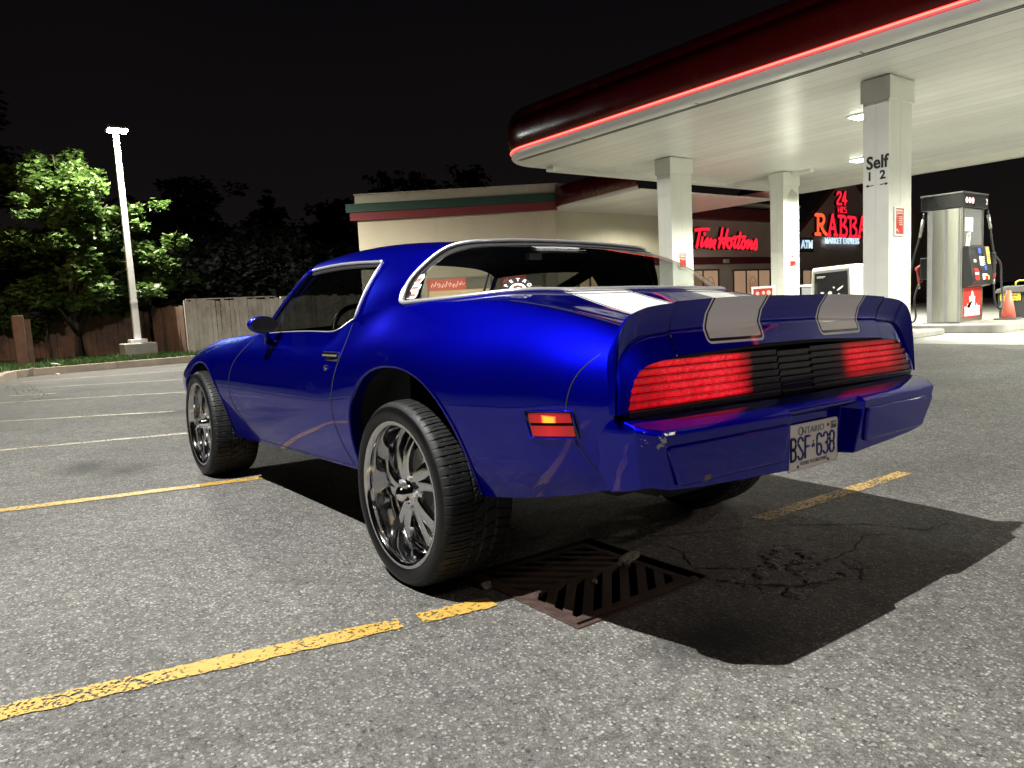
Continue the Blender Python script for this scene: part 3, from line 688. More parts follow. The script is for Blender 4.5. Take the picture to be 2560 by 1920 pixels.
# ---- columns
def column(x0, y1, label, z0=.12, top=4.6, hints=True):
    w, d = .45, .83; x1, y0 = x0+w, y1-d; cx, cy = (x0+x1)/2, (y0+y1)/2
    c = empty('canopy_column', (cx, cy, z0), 0, label, 'column', 'white clad columns under the gas station canopy')
    s_ = MB(); s_.box(-w/2, w/2, -d/2, d/2, 0, top-z0-.38)
    s_.build('shaft', MAT['column_paint'], c, bevel=.008)
    s_ = MB(); s_.box(-.003, .003, d/2, d/2+.002, .15, top-z0-.38); s_.box(-w/2-.002, -w/2, -.003, .003, .15, top-z0-.38); s_.build('cladding_seam', MAT['canopy_seam'], c)
    s_ = MB(); s_.box(-w/2-.03, w/2+.03, -d/2-.03, d/2+.03, top-z0-.40, top-z0-.02); s_.build('head_cover', MAT['column_paint'], c, bevel=.006)
    s_ = MB(); s_.box(-w/2-.02, w/2+.02, -d/2-.02, d/2+.02, 0, .14); s_.build('base_trim', MAT['panel_grey'], c, bevel=.005)
    return c, w, d
c1, w, d = column(3.72, -10.72, 'nearest white canopy column, lettered Self 1 2 in black', .12)
t_ = MB(); yy = d/2+.005
place_text(t_, 'Self', .30, (-.022, yy, 3.05), (-1, 0, 0), (0, 0, 1), .002, .0085, .0, 'CENTER', .88)
place_text(t_, '1', .20, (0.105, yy, 2.83), (-1, 0, 0), (0, 0, 1), .002, .007)
place_text(t_, '2', .20, (-.12, yy, 2.83), (-1, 0, 0), (0, 0, 1), .002, .007)
def arrow(xc, z, s):
    t_.box(xc-.055, xc+.055, yy-.001, yy+.002, z-.007, z+.007); t_.prism([(xc+s*.085, z), (xc+s*.035, z+.028), (xc+s*.035, z-.028)], 'y', yy-.001, yy+.003)
arrow(.09, 2.675, 1); arrow(-.13, 2.675, -1)
t_.build('lettering', MAT['ink_black'], c1)
def notice(x, y, z, w, h, label, style, group='framed red notices on the columns'):
    """framed notice screwed to the -x face of a column"""
    n = empty('framed_notice', (x, y, z), 0, label, 'notice', group)
    f_ = MB(); b_ = .028; dd = .035
    f_.box(-dd, 0, -w/2, w/2, h/2-b_, h/2); f_.box(-dd, 0, -w/2, w/2, -h/2, -h/2+b_); f_.box(-dd, 0, -w/2, -w/2+b_, -h/2+b_, h/2-b_); f_.box(-dd, 0, w/2-b_, w/2, -h/2+b_, h/2-b_)
    f_.build('frame', MAT['frame_white'], n, bevel=.004)
    p = MB(); p.box(-.010, -.001, -w/2+b_, w/2-b_, -h/2+b_, h/2-b_); p.build('poster', MAT['poster_red' if style != 1 else 'poster_pale'], n)
    q = MB(); iw = w/2-b_
    def bar(y0, y1, z0, z1, m=0): q.box(-.0135, -.010, -iw+2*iw*y0, -iw+2*iw*y1, -h/2+b_+(h-2*b_)*z0, -h/2+b_+(h-2*b_)*z1, m)
    if style == 0:
        bar(.06, .94, .88, .96); bar(.06, .80, .79, .84)
        for k, (a, c_) in enumerate(((.3, .55), (.28, .5), (.3, .52), (.26, .5), (.3, .5))): bar(a*.3, c_*.95, .66-.075*k, .695-.075*k, 0)
        for k in range(5): q.tube([(-.012, iw*(.62-.09*k), (h/2)*(.42-.13*k)), (-.012, iw*(.35-.05*k), (h/2)*(.50-.16*k))], .006, 5)
        q.cyl((-.014, iw*.45, -h*.30), .026, .003, 14, 'x'); q.cyl((-.014, iw*.1, -h*.35), .018, .003, 14, 'x')
    elif style == 1:
        bar(0, 1, .0, .42, 1); bar(.3, .7, .62, .66, 1); bar(.35, .65, .70, .80, 1); bar(.1, .8, .30, .34); bar(.1, .7, .22, .26); q.cyl((-.014, -iw*.5, -h*.36), .016, .003, 12, 'x')
    else:
        bar(0.02, .85, .86, .93); bar(.02, .75, .74, .81); bar(.02, .9, .62, .66); bar(.02, .6, .54, .58); q.cyl((-.014, -iw*.35, -h*.34), .030, .003, 14, 'x')
    q.build('print', [MAT['poster_pale'], MAT['poster_red']], n)
    return n
notice(3.72-.002, -11.06, 2.16, .36, .50, 'red framed notice on the column lettered Self 1 2', 0)
c2, w, d = column(10.11, -12.66, 'leftmost canopy column, standing left of the red script sign', .12)
notice(10.11-.002, -13.02, 1.98, .33, .42, 'red framed notice on the leftmost canopy column', 2)
c3, w, d = column(10.22, -17.88, 'canopy column with a grey filler patch, between script sign and ATM sign', .12)
p_ = MB(); pts = []
for k in range(26):
    a = 2*math.pi*k/26; r = 1+.10*math.sin(3*a)+.07*math.sin(5*a+1); pts.append((-.05+.26*r*math.cos(a)-(.04*math.sin(a)), 3.62-.12+.50*r*math.sin(a)))
p_.prism([(a_, b_) for a_, b_ in pts], 'x', -w/2-.006, -w/2-.001); p_.build('filler_patch', MAT['patch_grey'], c3)
notice(10.22-.002, -18.30, 1.98, .38, .46, 'pale framed notice with a red foot on the patched column', 1)
c4, w, d = column(3.9, -19.4, 'rear canopy column hidden behind the one lettered Self', .12) if False else (None, 0, 0)
for (x, y) in ((-3.0, -10.72), (-3.0, -17.88)):
    c_, _, _ = column(x, y, 'canopy column outside the picture on the right, %s row' % ('near' if y > -12 else 'far'), .12)

# ---- recessed canopy lamps (each with its own light)
def canopy_light(x, y, label, power, z=4.6, wide=151):
    e_ = empty('canopy_light', (x, y, z), 0, label, 'lamp', 'square lamps in the canopy soffit')
    f_ = MB(); f_.box(-.25, .25, -.25, .25, -.030, -.001); f_.build('housing', MAT['frame_white'], e_, bevel=.004)
    g_ = MB(); g_.box(-.20, .20, -.20, .20, -.048, -.031); g_.build('diffuser', MAT['lens_white'], e_, bevel=.004)
    ld = bpy.data.lights.new('canopy_lamp', 'SPOT'); ld.energy = power; ld.color = (0.98, 1.0, 0.86); ld.spot_size = math.radians(wide); ld.spot_blend = .30; ld.shadow_soft_size = .18
    lo = bpy.data.objects.new('lamp_glow', ld); COL.objects.link(lo); lo.parent = e_; lo.location = (0, 0, -.27)
PC = 2600
for k, (x, y, lb) in enumerate([(5.45, -13.25, 'nearer lit lamp in the soffit beside the column lettered Self'), (8.15, -18.4, 'farther lit lamp in the soffit left of the column lettered Self'),
    (-0.9, -13.25, 'canopy lamp outside the picture, above the right forecourt'), (-0.9, -18.4, 'canopy lamp outside the picture, rear right'), (-6.5, -13.25, 'canopy lamp outside the picture, far right front'), (-6.5, -18.4, 'canopy lamp outside the picture, far right rear')]):
    canopy_light(x, y, lb, PC)

# ---------------------------------------------------------------- small canopy joining the shop
sc_ = empty('link_canopy', (15.2, -18, 0), 0, 'smaller dark red canopy joining the shop wall behind the main canopy', 'canopy')
def L2(v): return (v[0]-15.2, v[1]+18, v[2])
def band2(name, prof, mat):
    P0 = [(18.2, -15.35), (17.35, -15.10), (16.6, -14.93), (12.2, -14.42), (12.2, -14.42)]
    # outline: rounded start at the wall, then straight towards the main canopy
    base = [(17.75, -15.75), (17.62, -15.40), (17.40, -15.20), (17.05, -15.05), (16.4, -14.95), (12.9, -14.50)]
    v = []; f = []; n = len(base)
    for off, z in prof:
        for x, y in base:
            d_ = Vector((.118, .993)) if x < 17 else Vector((x-17.05+.35, y+15.75)).normalized()
            v.append(L2((x+d_.x*off, y+d_.y*off, z)))
    for i in range(len(prof)-1):
        for k in range(n-1): f.append((i*n+k, i*n+k+1, (i+1)*n+k+1, (i+1)*n+k))
    mobj(name, v, f, MAT[mat], sc_, True)
band2('lower_bullnose', [(-.10, 4.30)]+arc(-.09, 4.40, .10, -90, 0)+[(.01, 4.42)], 'canopy_white')
band2('fascia', [(.01, 4.425), (.05, 4.50), (.07, 4.65), (.07, 4.85)]+arc(-.22, 4.86, .28, 0, 90), 'fascia_red')
q = MB(); q.prism([(17.78, -15.8), (17.4, -15.3), (17.05, -15.15), (12.9, -14.6), (12.9, -21.3), (17.78, -21.3)], 'z', 4.302, 4.34); q.v = [L2(p) for p in q.v]; q.build('soffit', MAT['soffit_planks'], sc_)
q = MB(); q.box(12.9, 17.78, -21.5, -21.3, 4.30, 4.62); q.v = [L2(p) for p in q.v]; q.build('rear_fascia', MAT['canopy_white'], sc_)

canopy_light(15.0, -18.35, 'added lamp under the small linking canopy to light the shop wall, hidden behind the left column', 520, 4.302, 170)  # extra lamp put in to brighten the shop wall, kept out of view
# ---------------------------------------------------------------- pump and island furniture
pump = empty('fuel_pump', (3.42, -12.89, .275), 0, 'tall stainless steel fuel pump with black head and red maple leaf panel', 'fuel pump')
H = 2.16
# footprint: side face (steel) looks +y, service face looks -x
b_ = MB(); b_.box(0, .60, -1.02, 0, .02, H); b_.build('steel_body', MAT['stainless'], pump, bevel=.01)
b_ = MB()
for x0, x1, dd in ((.235, .285, .004), (.50, .585, .006), (.02, .05, .005)): b_.box(x0, x1, 0, dd, .02, H)
b_.build('cladding_rib', MAT['panel_grey'], pump)
b_ = MB(); b_.box(-.045, .70, -1.12, .05, H+.002, H+.26); b_.build('head_box', MAT['plastic_black'], pump, bevel=.012)
b_ = MB(); b_.box(-.05, .71, -1.13, .055, H+.262, H+.285); b_.build('head_cap', MAT['metal_grey'], pump, bevel=.006)
b_ = MB()
for k in range(3):
    yk = -.11-.135*k; b_.cyl((-.050, yk, H+.13), .055, .004, 20, 'x')
b_.build('octane_light', MAT['digit_pink'], pump)
b_ = MB(); place_text(b_, '2', .15, (-.049, -1.03, H+.13), (0, -1, 0), (0, 0, 1), .001, .004); place_text(b_, '2', .15, (0.35, .052, H+.13), (-1, 0, 0), (0, 0, 1), .001, .004) if False else None
b_.build('pump_number', MAT['decal_white'], pump)
b_ = MB(); b_.box(-.012, -.001, -.10, -.02, .05, H); b_.box(-.012, -.001, -1.0, -.93, .05, H); b_.build('corner_post', MAT['stainless'], pump)
b_ = MB(); b_.box(-.008, -.001, -.92, -.11, 1.47, H-.02); b_.build('upper_panel', MAT['plastic_grey'], pump)
b_ = MB(); b_.box(-.012, -.008, -.50, -.13, 1.72, 1.98); b_.build('display', MAT['panel_beige'], pump)
b_ = MB(); b_.prism([(-.15, 1.40), (-.33, 1.44), (-.38, 1.70), (-.22, 1.68)], 'x', -.020, -.013, 0); b_.build('price_card', MAT['decal_white'], pump)
b_ = MB(); b_.prism([(-.26, 1.58), (-.31, 1.60), (-.34, 1.67), (-.27, 1.66)], 'x', -.023, -.0205, 0); b_.build('card_print', MAT['decal_red'], pump)
# protruding black console
b_ = MB(); b_.prism([(-.001, .66), (-.16, .70), (-.20, .80), (-.11, 1.44), (-.001, 1.44)], 'y', -1.02, -.04); 
b_.build('console', MAT['plastic_black'], pump, bevel=.02)
def cons(name, y0, y1, z0, z1, mat, off=.004):
    q = MB(); f = lambda z: -.20+(z-.80)*(.09/.64)-off
    q.add([(f(z0), y0, z0), (f(z0), y1, z0), (f(z1), y1, z1), (f(z1), y0, z1), (f(z0)+.003, y0, z0), (f(z0)+.003, y1, z0), (f(z1)+.003, y1, z1), (f(z1)+.003, y0, z1)], [(0, 1, 2, 3), (0, 4, 5, 1), (1, 5, 6, 2), (2, 6, 7, 3), (3, 7, 4, 0)])
    q.build(name, MAT[mat], pump)
cons('decal', -.34, -.16, .74+.06, 1.02, 'decal_red'); cons('decal', -.33, -.17, .90, .94, 'decal_white', .006); cons('decal', -.30, -.18, 1.13, 1.19, 'poster_pale'); cons('decal', -.56, -.44, 1.30, 1.40, 'decal_blue')
cons('screen', -.62, -.46, 1.07, 1.24, 'screen'); cons('decal', -.74, -.64, .98, 1.06, 'decal_blue'); cons('decal', -.72, -.50, .87, .91, 'decal_white'); cons('decal', -.60, -.50, .74+.06, .86, 'decal_white'); cons('decal', -.68, -.62, .74+.06, .86, 'decal_red'); cons('decal', -.80, -.74, .80, .88, 'decal_yellow')
cons('decal', -.96, -.82, 1.10, 1.42, 'decal_yellow'); cons('decal', -.94, -.85, 1.22, 1.27, 'sign_orange', .006)
for k in range(5): cons('key', -.69, -.655, 1.22-.035*k, 1.24-.035*k, 'decal_white')
b_ = MB(); place_text(b_, 'A', .05, (-.127, -.24, 1.385), (0, -1, 0), (0, 0, 1), .001, .002) if False else None
# red lower panel with the white leaf
b_ = MB(); b_.box(-.016, -.001, -.90, -.10, .10, .655); b_.build('lower_panel', MAT['decal_red'], pump, bevel=.003)
half = [(0, .50), (.05, .40), (.085, .36), (.145, .375), (.12, .28), (.125, .135), (.175, .19), (.215, .245), (.245, .18), (.375, .18), (.33, .10), (.36, .0)]
leaf_p = [(-.50+a, .125+z) for a, z in half]+[(-.50-a, .125+z) for a, z in reversed(half[1:])]
bm = bmesh.new(); vs_ = [bm.verts.new((-.0185, y, z)) for y, z in leaf_p]; fc = bm.faces.new(vs_); bmesh.ops.triangulate(bm, faces=[fc], ngon_method='EAR_CLIP'); me = bpy.data.meshes.new('leaf_decal'); bm.to_mesh(me); bm.free(); me.materials.append(MAT['decal_white'])
o = bpy.data.objects.new('leaf_decal', me); COL.objects.link(o); o.parent = pump
# hoses and nozzles on both sides
def hose_set(s):
    # s = -1: right-hand (far -y side); +1: left-hand (far side +x)
    if s < 0:
        top = Vector((-.02, -1.16, H-.02)); grip = Vector((-.12, -1.17, 1.02)); low = Vector((-.18, -1.33, .22)); out_ = Vector((-.14, -1.56, .85)); u = Vector((0, -1, 0))
    else:
        top = Vector((.68, -.06, H-.03)); grip = Vector((.80, -.20, .98)); low = Vector((.86, -.20, .06)); out_ = Vector((.74, -.10, .75)); u = Vector((1, 0, 0))
    q = MB()
    if s < 0: path = [top, top+Vector((-.03, -.05, -.30)), top+Vector((-.06, -.16, -.80)), out_+Vector((0, .06, .25)), out_+Vector((0, 0, -.12)), Vector((-.16, -1.58, .42)), Vector((-.18, -1.46, .24)), low+Vector((0, .05, .02)), Vector((-.15, -1.20, .45)), grip+Vector((-.02, -.02, -.22))]
    else: path = [top, top+Vector((.06, .02, -.4)), Vector((.85, -.02, 1.3)), Vector((.92, 0, .8)), Vector((.93, .02, .35)), Vector((.88, .02, .05)), Vector((.80, .0, .12)), Vector((.86, -.08, .5)), grip+Vector((.02, .02, -.2))]
    P = []
    for i in range(len(path)-1):
        p0, p1, p2, p3 = path[max(i-1, 0)], path[i], path[i+1], path[min(i+2, len(path)-1)]
        for k in range(8): t_ = k/8; P.append(.5*((2*p1)+(p2-p0)*t_+(2*p0-5*p1+4*p2-p3)*t_*t_+(3*p1-p0-3*p2+p3)*t_**3))
    P.append(path[-1]); q.tube(P, .018, 8); h_ = q.build('hose', MAT['rubber'], pump, True)
    q = MB(); q.tube([P[3], P[9]], .028, 10); q.build('breakaway', MAT['metal_grey'], pump, True)
    q = MB(); g0 = grip+Vector((-.02, -.02, -.22)) if s < 0 else grip+Vector((.02, .02, -.2))
    q.tube([g0, g0+Vector((0, 0, .12))+u*.01, grip+u*.07+Vector((0, 0, .10)), grip-u*.03+Vector((0, 0, .17))], [.022, .030, .045, .030], 10); q.tube([g0+Vector((0, 0, .03)), g0-u*.07+Vector((0, 0, .05)), grip-u*.05+Vector((0, 0, .08))], .008, 6)
    nz_o = q.build('nozzle', MAT['nozzle_red'], pump, True)
    q = MB(); q.tube([grip-u*.03+Vector((0, 0, .17)), grip-u*.10+Vector((0, 0, .24)), grip-u*.13+Vector((.05 if s < 0 else 0, 0, .28))], .013, 8); q.build('spout', MAT['metal_grey'], pump, True); q = MB(); q.tube([g0+Vector((0, 0, -.10)), g0], .022, 8); q.build('hose_coupling', MAT['metal_grey'], pump, True)
    q = MB(); c_ = grip-u*.08
    q.box(c_.x-.07, c_.x+.07, c_.y-.07, c_.y+.07, c_.z-.12, c_.z+.30); q.build('nozzle_holster', MAT['plastic_black'], pump, bevel=.02)
hose_set(-1); hose_set(1)
# plinth
b_ = MB(); b_.box(-.02, .66, -1.08, .03, 0, .018); b_.build('plinth', MAT['concrete'], pump)

cone = empty('traffic_cone', (3.07, -14.22, .275), 0, 'faded orange cone standing right of the fuel pump', 'traffic cone')
b_ = MB(); b_.cyl((0, 0, .03), .135, .54, 28, r2=.035); b_.build('cone_body', MAT['cone_orange'], cone, True); b_ = MB(); b_.box(-.19, .19, -.19, .19, 0, .03); b_.build('cone_base', MAT['plastic_grey'], cone, bevel=.01)
b_ = MB(); b_.cyl((0, 0, .571), .034, .02, 20, r2=.03); b_.build('cone_tip', MAT['plastic_black'], cone)
bn = empty('storage_bin', (2.98, -15.15, .12), -.0, 'black lidded plastic bin with yellow sticker and brass handle', 'bin')
b_ = MB(); b_.prism([(-.45, 0), (.45, 0), (.50, .66), (-.50, .66)], 'y', -.32, .32); b_.build('bin_body', MAT['bin_plastic'], bn, bevel=.03)
b_ = MB(); b_.prism([(-.54, .662), (.54, .662), (.50, .74), (.34, .80), (-.34, .80), (-.50, .74)], 'y', -.36, .36); b_.build('lid', MAT['plastic_grey'], bn, bevel=.015)
b_ = MB(); b_.tube([(.28, 0, .80), (.27, 0, .87), (.22, 0, .90), (.12, 0, .90), (.07, 0, .87), (.06, 0, .80)], .017, 8); b_.build('handle', MAT['decal_yellow'], bn, True)
b_ = MB(); pts = []
for k in range(13): pts.append((.44-.36*k/12, .645+.012*(k % 2)))
for k in range(13): pts.append((.08+.36*k/12, .50+.012*(k % 2)))
b_.prism(pts, 'y', .325, .332); b_.build('sticker', MAT['decal_yellow'], bn)
b_ = MB()
for zz, w0 in ((.60, .30), (.565, .24), (.535, .28)): b_.box(.43-w0, .42, .333, .335, zz, zz+.012)
b_.build('sticker_print', MAT['ink_black'], bn)

# island furniture by the columns
kb = empty('poster_cabinet', (7.05, -15.0, .275), 0, 'beige island cabinet holding a large black poster, left of the Self column', 'poster cabinet')
b_ = MB(); b_.prism([(.66, 0), (.60, 1.24), (.57, 1.30), (-.50, 1.34), (-.60, 1.28), (-.70, 0)], 'y', -.42, .0); b_.build('cabinet', MAT['panel_beige'], kb, bevel=.02)
b_ = MB(); b_.add([(.58, .012, .12), (-.42, .012, .10), (-.38, .012, 1.25), (.54, .012, 1.22), (.58, .03, .12), (-.42, .03, .10), (-.38, .03, 1.25), (.54, .03, 1.22)], [(0, 1, 2, 3), (4, 5, 6, 7), (0, 1, 5, 4), (1, 2, 6, 5), (2, 3, 7, 6), (3, 0, 4, 7)]); b_.build('poster_frame', MAT['metal_grey'], kb)
b_ = MB(); b_.add([(.53, .034, .16), (-.37, .034, .14), (-.34, .034, 1.19), (.50, .034, 1.16)], [(0, 1, 2, 3)]); b_.build('poster', MAT['poster_black'], kb, recalc=False)
b_ = MB(); b_.box(.22, .44, .035, .037, 1.07, 1.085); b_.box(.27, .44, .035, .037, 1.045, 1.053)
def blobp(cx, cz, rx, rz, a):
    b_.prism([(cx+rx*math.cos(t_)*math.cos(a)-rz*math.sin(t_)*math.sin(a), cz+rx*math.cos(t_)*math.sin(a)+rz*math.sin(t_)*math.cos(a)) for t_ in np.linspace(0, 2*math.pi, 12, endpoint=False)], 'y', .035, .037)
blobp(.10, .66, .055, .055, 0); blobp(-.16, .78, .10, .022, -.6); blobp(.30, .68, .05, .022, .1); blobp(-.14, .62, .05, .025, .8); blobp(0, .80, .03, .02, .5)
b_.build('print', MAT['patch_grey'], kb)
kb2 = empty('service_unit', (6.15, -15.05, .275), 0, 'low pale island unit with a towel opening beside the black poster', 'service unit')
b_ = MB(); b_.box(-.26, .26, -.30, 0, 0, .87); b_.build('cabinet', MAT['panel_beige'], kb2, bevel=.015); b_ = MB(); b_.box(-.19, .06, .001, .006, .50, .70); b_.build('opening', MAT['panel_grey'], kb2); b_ = MB(); b_.box(-.24, .24, .002, .012, .76, .785); b_.build('ledge', MAT['frame_white'], kb2)
kb3 = empty('service_unit', (8.35, -16.2, .275), 0, 'low grey island unit with a pale top left of the black poster', 'service unit')
b_ = MB(); b_.box(-.3, .3, -.30, 0, 0, .86); b_.build('cabinet', MAT['panel_grey'], kb3, bevel=.015); b_ = MB(); b_.box(-.33, .33, -.33, .03, .861, .92); b_.build('top', MAT['frame_white'], kb3)
kb4 = empty('island_sign', (8.38, -14.0, .275), 0, 'small framed red and white sign behind the car trunk', 'sign')
b_ = MB(); b_.box(-.33, .33, -.05, 0, .55, .92); b_.build('frame', MAT['frame_white'], kb4, bevel=.008); b_ = MB(); b_.box(-.27, .27, .001, .004, .58, .87); b_.build('poster', MAT['poster_red'], kb4)
b_ = MB(); b_.cyl((.15, .005, .75), .05, .002, 16, 'y'); b_.cyl((-.02, .005, .76), .045, .002, 16, 'y'); b_.cyl((-.17, .005, .76), .06, .002, 16, 'y'); b_.build('print', MAT['poster_pale'], kb4)
b_ = MB(); b_.box(-.03, .03, -.04, -.01, 0, .55); b_.build('post', MAT['metal_grey'], kb4)
# ================================================================ SHOP BUILDING
# plan: end A (22,-9.7) -> corner B (17.6,-15.25) -> long front x=17.7 to y=-48
shop = empty('shop_building', (17.7, -25, .12), 0, 'long single storey cream shop with green and red parapet bands', 'building')
def LS(v): return (v[0]-17.7, v[1]+25, v[2]-.12)
A2, B2 = Vector((22.0, -9.7)), Vector((17.6, -15.25)); dAB = (B2-A2); LAB = dAB.length; uAB = dAB/LAB; nAB = Vector((uAB.y, -uAB.x))
if nAB.dot(Vector((-1, 0))) < 0: nAB = -nAB
def P_ch(s, off, z): q = A2+uAB*s+nAB*off; return LS((q.x, q.y, z))
def ch_box(mb, s0, s1, o0, o1, z0, z1, m=0):
    v = [P_ch(s, o_, z) for s in (s0, s1) for o_ in (o0, o1) for z in (z0, z1)]
    mb.add(v, [(0, 1, 3, 2), (4, 6, 7, 5), (0, 4, 5, 1), (2, 3, 7, 6), (0, 2, 6, 4), (1, 5, 7, 3)], m)
def fr_box(mb, y0, y1, o0, o1, z0, z1, m=0, X=17.6):
    v = [LS((X-o_, y, z)) for y in (y0, y1) for o_ in (o0, o1) for z in (z0, z1)]
    mb.add(v, [(0, 1, 3, 2), (4, 6, 7, 5), (0, 4, 5, 1), (2, 3, 7, 6), (0, 2, 6, 4), (1, 5, 7, 3)], m)
w_ = MB(); ch_box(w_, 0, LAB, -.3, 0, 0, 5.25); w_.build('wall', MAT['stucco'], shop)
w_ = MB(); fr_box(w_, -21.6, -15.26, -.3, 0, 0, 5.2); w_.build('wall', MAT['stucco'], shop)
w_ = MB(); fr_box(w_, -48, -21.605, -.3, 0, 0, 5.1); w_.build('wall', MAT['stucco_brown'], shop)
w_ = MB(); v = [P_ch(0, 0, 0), P_ch(0, 0, 5.2), LS((32, -17.5, 5.2)), LS((32, -17.5, 0))]; w_.add(v, [(0, 1, 2, 3)]); w_.build('side_wall', MAT['stucco'], shop)
rf = MB(); rf.prism([(22.0, -9.8), (17.75, -15.3), (17.75, -48), (40, -48), (32, -17.6)], 'z', 5.0, 5.05); rf.v = [LS(p) for p in rf.v]; rf.build('roof', MAT['roof_dark'], shop)
# bands: dark red, green, cream cap
for nm, m, z0, z1, off, ext in (('red_band', 'band_red', 4.34, 4.62, .16, .22), ('green_band', 'band_green', 4.622, 4.92, .22, .34), ('parapet', 'band_cream', 4.922, 5.22, .12, .02)):
    q = MB(); ch_box(q, -ext, LAB+off*.4, 0.002, off, z0, z1); fr_box(q, -21.6, -15.26-off*.3, 0.002, off*.98, z0, z1); q.build(nm, MAT[m], shop)
q = MB(); ch_box(q, -.05, LAB+.1, -.05, .17, 5.222, 5.26); fr_box(q, -21.6, -15.3, -.05, .17, 5.222, 5.26); q.build('coping', MAT['band_cream'], shop)
q = MB()
for s_ in (2.80, 6.6): q = MB(); ch_box(q, s_-.012, s_+.012, 0, .004, .2, 4.33); q.build('wall_joint', MAT['patch_grey'], shop)
for a_, b_ in ((-19.02, -19.0), (-17.5, -17.48)): q = MB(); fr_box(q, a_, b_, 0, .004, .2, 4.3); q.build('wall_joint', MAT['patch_grey'], shop)
# shop front beyond the link canopy: dark red eave and red string course
q = MB(); fr_box(q, -31.0, -21.6, .002, .45, 4.24, 4.70); q.build('eave', MAT['band_dark_red'], shop)
q = MB(); v = [LS(p) for p in ((17.1, -21.6, 4.72), (17.1, -31.2, 4.72), (22.5, -31.2, 6.3), (22.5, -21.6, 6.3))]; q.add(v, [(0, 1, 2, 3)]); q.build('pitched_roof', MAT['roof_dark'], shop, recalc=False)
q = MB(); fr_box(q, -31.3, -30.0, .46, .55, 4.68, 4.97); fr_box(q, -30.0, -22.6, .46, .50, 4.86, 4.95); q.build('gutter', MAT['patch_grey'], shop)
q = MB(); fr_box(q, -37.4, -16.0, .002, .05, 2.36, 2.66); q.build('string_course', MAT['band_dark_red'], shop)
q = MB()
for y in (-25.0, -32.6): fr_box(q, y-.16, y+.16, .05, .14, 2.40, 2.56)
q.build('wall_light', MAT['patch_grey'], shop)
# gabled centre with its dark roof edges
gb_ = MB(); Xg = 17.45; v = [LS((Xg, y, z)) for y, z in ((-30.4, .12), (-39.4, .12), (-39.4, 4.0), (-34.95, 7.10), (-30.4, 3.98))]+[LS((Xg+.25, y, z)) for y, z in ((-30.4, .12), (-39.4, .12), (-39.4, 4.0), (-34.95, 7.10), (-30.4, 3.98))]
gb_.add(v, [(0, 1, 2, 3, 4), (9, 8, 7, 6, 5)]+[(i, (i+1) % 5, 5+(i+1) % 5, 5+i) for i in range(5)]); gb_.build('gable_wall', MAT['stucco_brown'], shop)
def rake(y0, z0, y1, z1):
    q = MB(); d_ = Vector((y1-y0, z1-z0)).normalized(); n_ = Vector((-d_.y, d_.x))
    if n_.y < 0: n_ = -n_
    for (a0, a1, x0, x1, mm, nm) in ((.0, .34, 17.05, 17.44, 'band_dark_red', 'rake_board'), (.345, .95, 16.95, 22, 'roof_dark', 'gable_roof')):
        v = []
        for X_ in (x0, x1):
            for (yy_, zz_) in ((y0, z0), (y1, z1)):
                for a in (a0, a1): v.append(LS((X_, yy_+n_.x*a, zz_+n_.y*a)))
        q = MB(); q.add(v, [(0, 1, 3, 2), (4, 6, 7, 5), (0, 4, 5, 1), (2, 3, 7, 6), (0, 2, 6, 4), (1, 5, 7, 3)]); q.build(nm, MAT[mm], shop)
rake(-30.15, 3.78, -34.95, 7.10); rake(-39.7, 3.78, -34.95, 7.10)
# windows of the shop front: blinds lit from inside
def window(y0, y1, z0, z1, mat, panes, emblem=None, X=17.6):
    f_ = MB(); fr_box(f_, y0-.06, y1+.06, .002, .05, z1, z1+.07, X=X); fr_box(f_, y0-.06, y1+.06, .002, .05, z0-.07, z0, X=X)
    ys_ = [y0+(y1-y0)*k/panes for k in range(panes+1)]
    for k, y in enumerate(ys_): fr_box(f_, y-.03, y+.03, .002, .05, z0, z1, X=X)
    fo = f_.build('window', MAT['window_frame_dark'], shop)
    g_ = MB(); fr_box(g_, y0+.02, y1-.02, .003, .012, z0, z1, X=X); g_.build('pane', MAT[mat], fo)
    if emblem is not None:
        e_ = MB(); yc, zc, r = emblem
        ring = [LS((X-.016, yc+r*.62*math.cos(a), zc+r*math.sin(a))) for a in np.linspace(0, 2*math.pi, 20, endpoint=False)]
        e_.tube([Vector(p) for p in ring], .022, 5, closed=True)
        for k in range(5): e_.tube([LS((X-.016, yc-r*.4+.2*r*k, zc-r*.5+.12*r*(k % 2))), LS((X-.016, yc-r*.3+.2*r*k, zc+r*.5-.2*r*(k % 2)))], .014, 5)
        e_.build('emblem', MAT['emblem_brown'], fo)
window(-24.52, -22.4, .75, 2.08, 'window_blind', 2, (-23.98, 1.40, .42)); window(-28.4, -25.6, .75, 2.04, 'window_blind', 3, (-27.05, 1.36, .42)); window(-34.0, -30.9, .75, 1.98, 'window_blind', 4, None, 17.45)
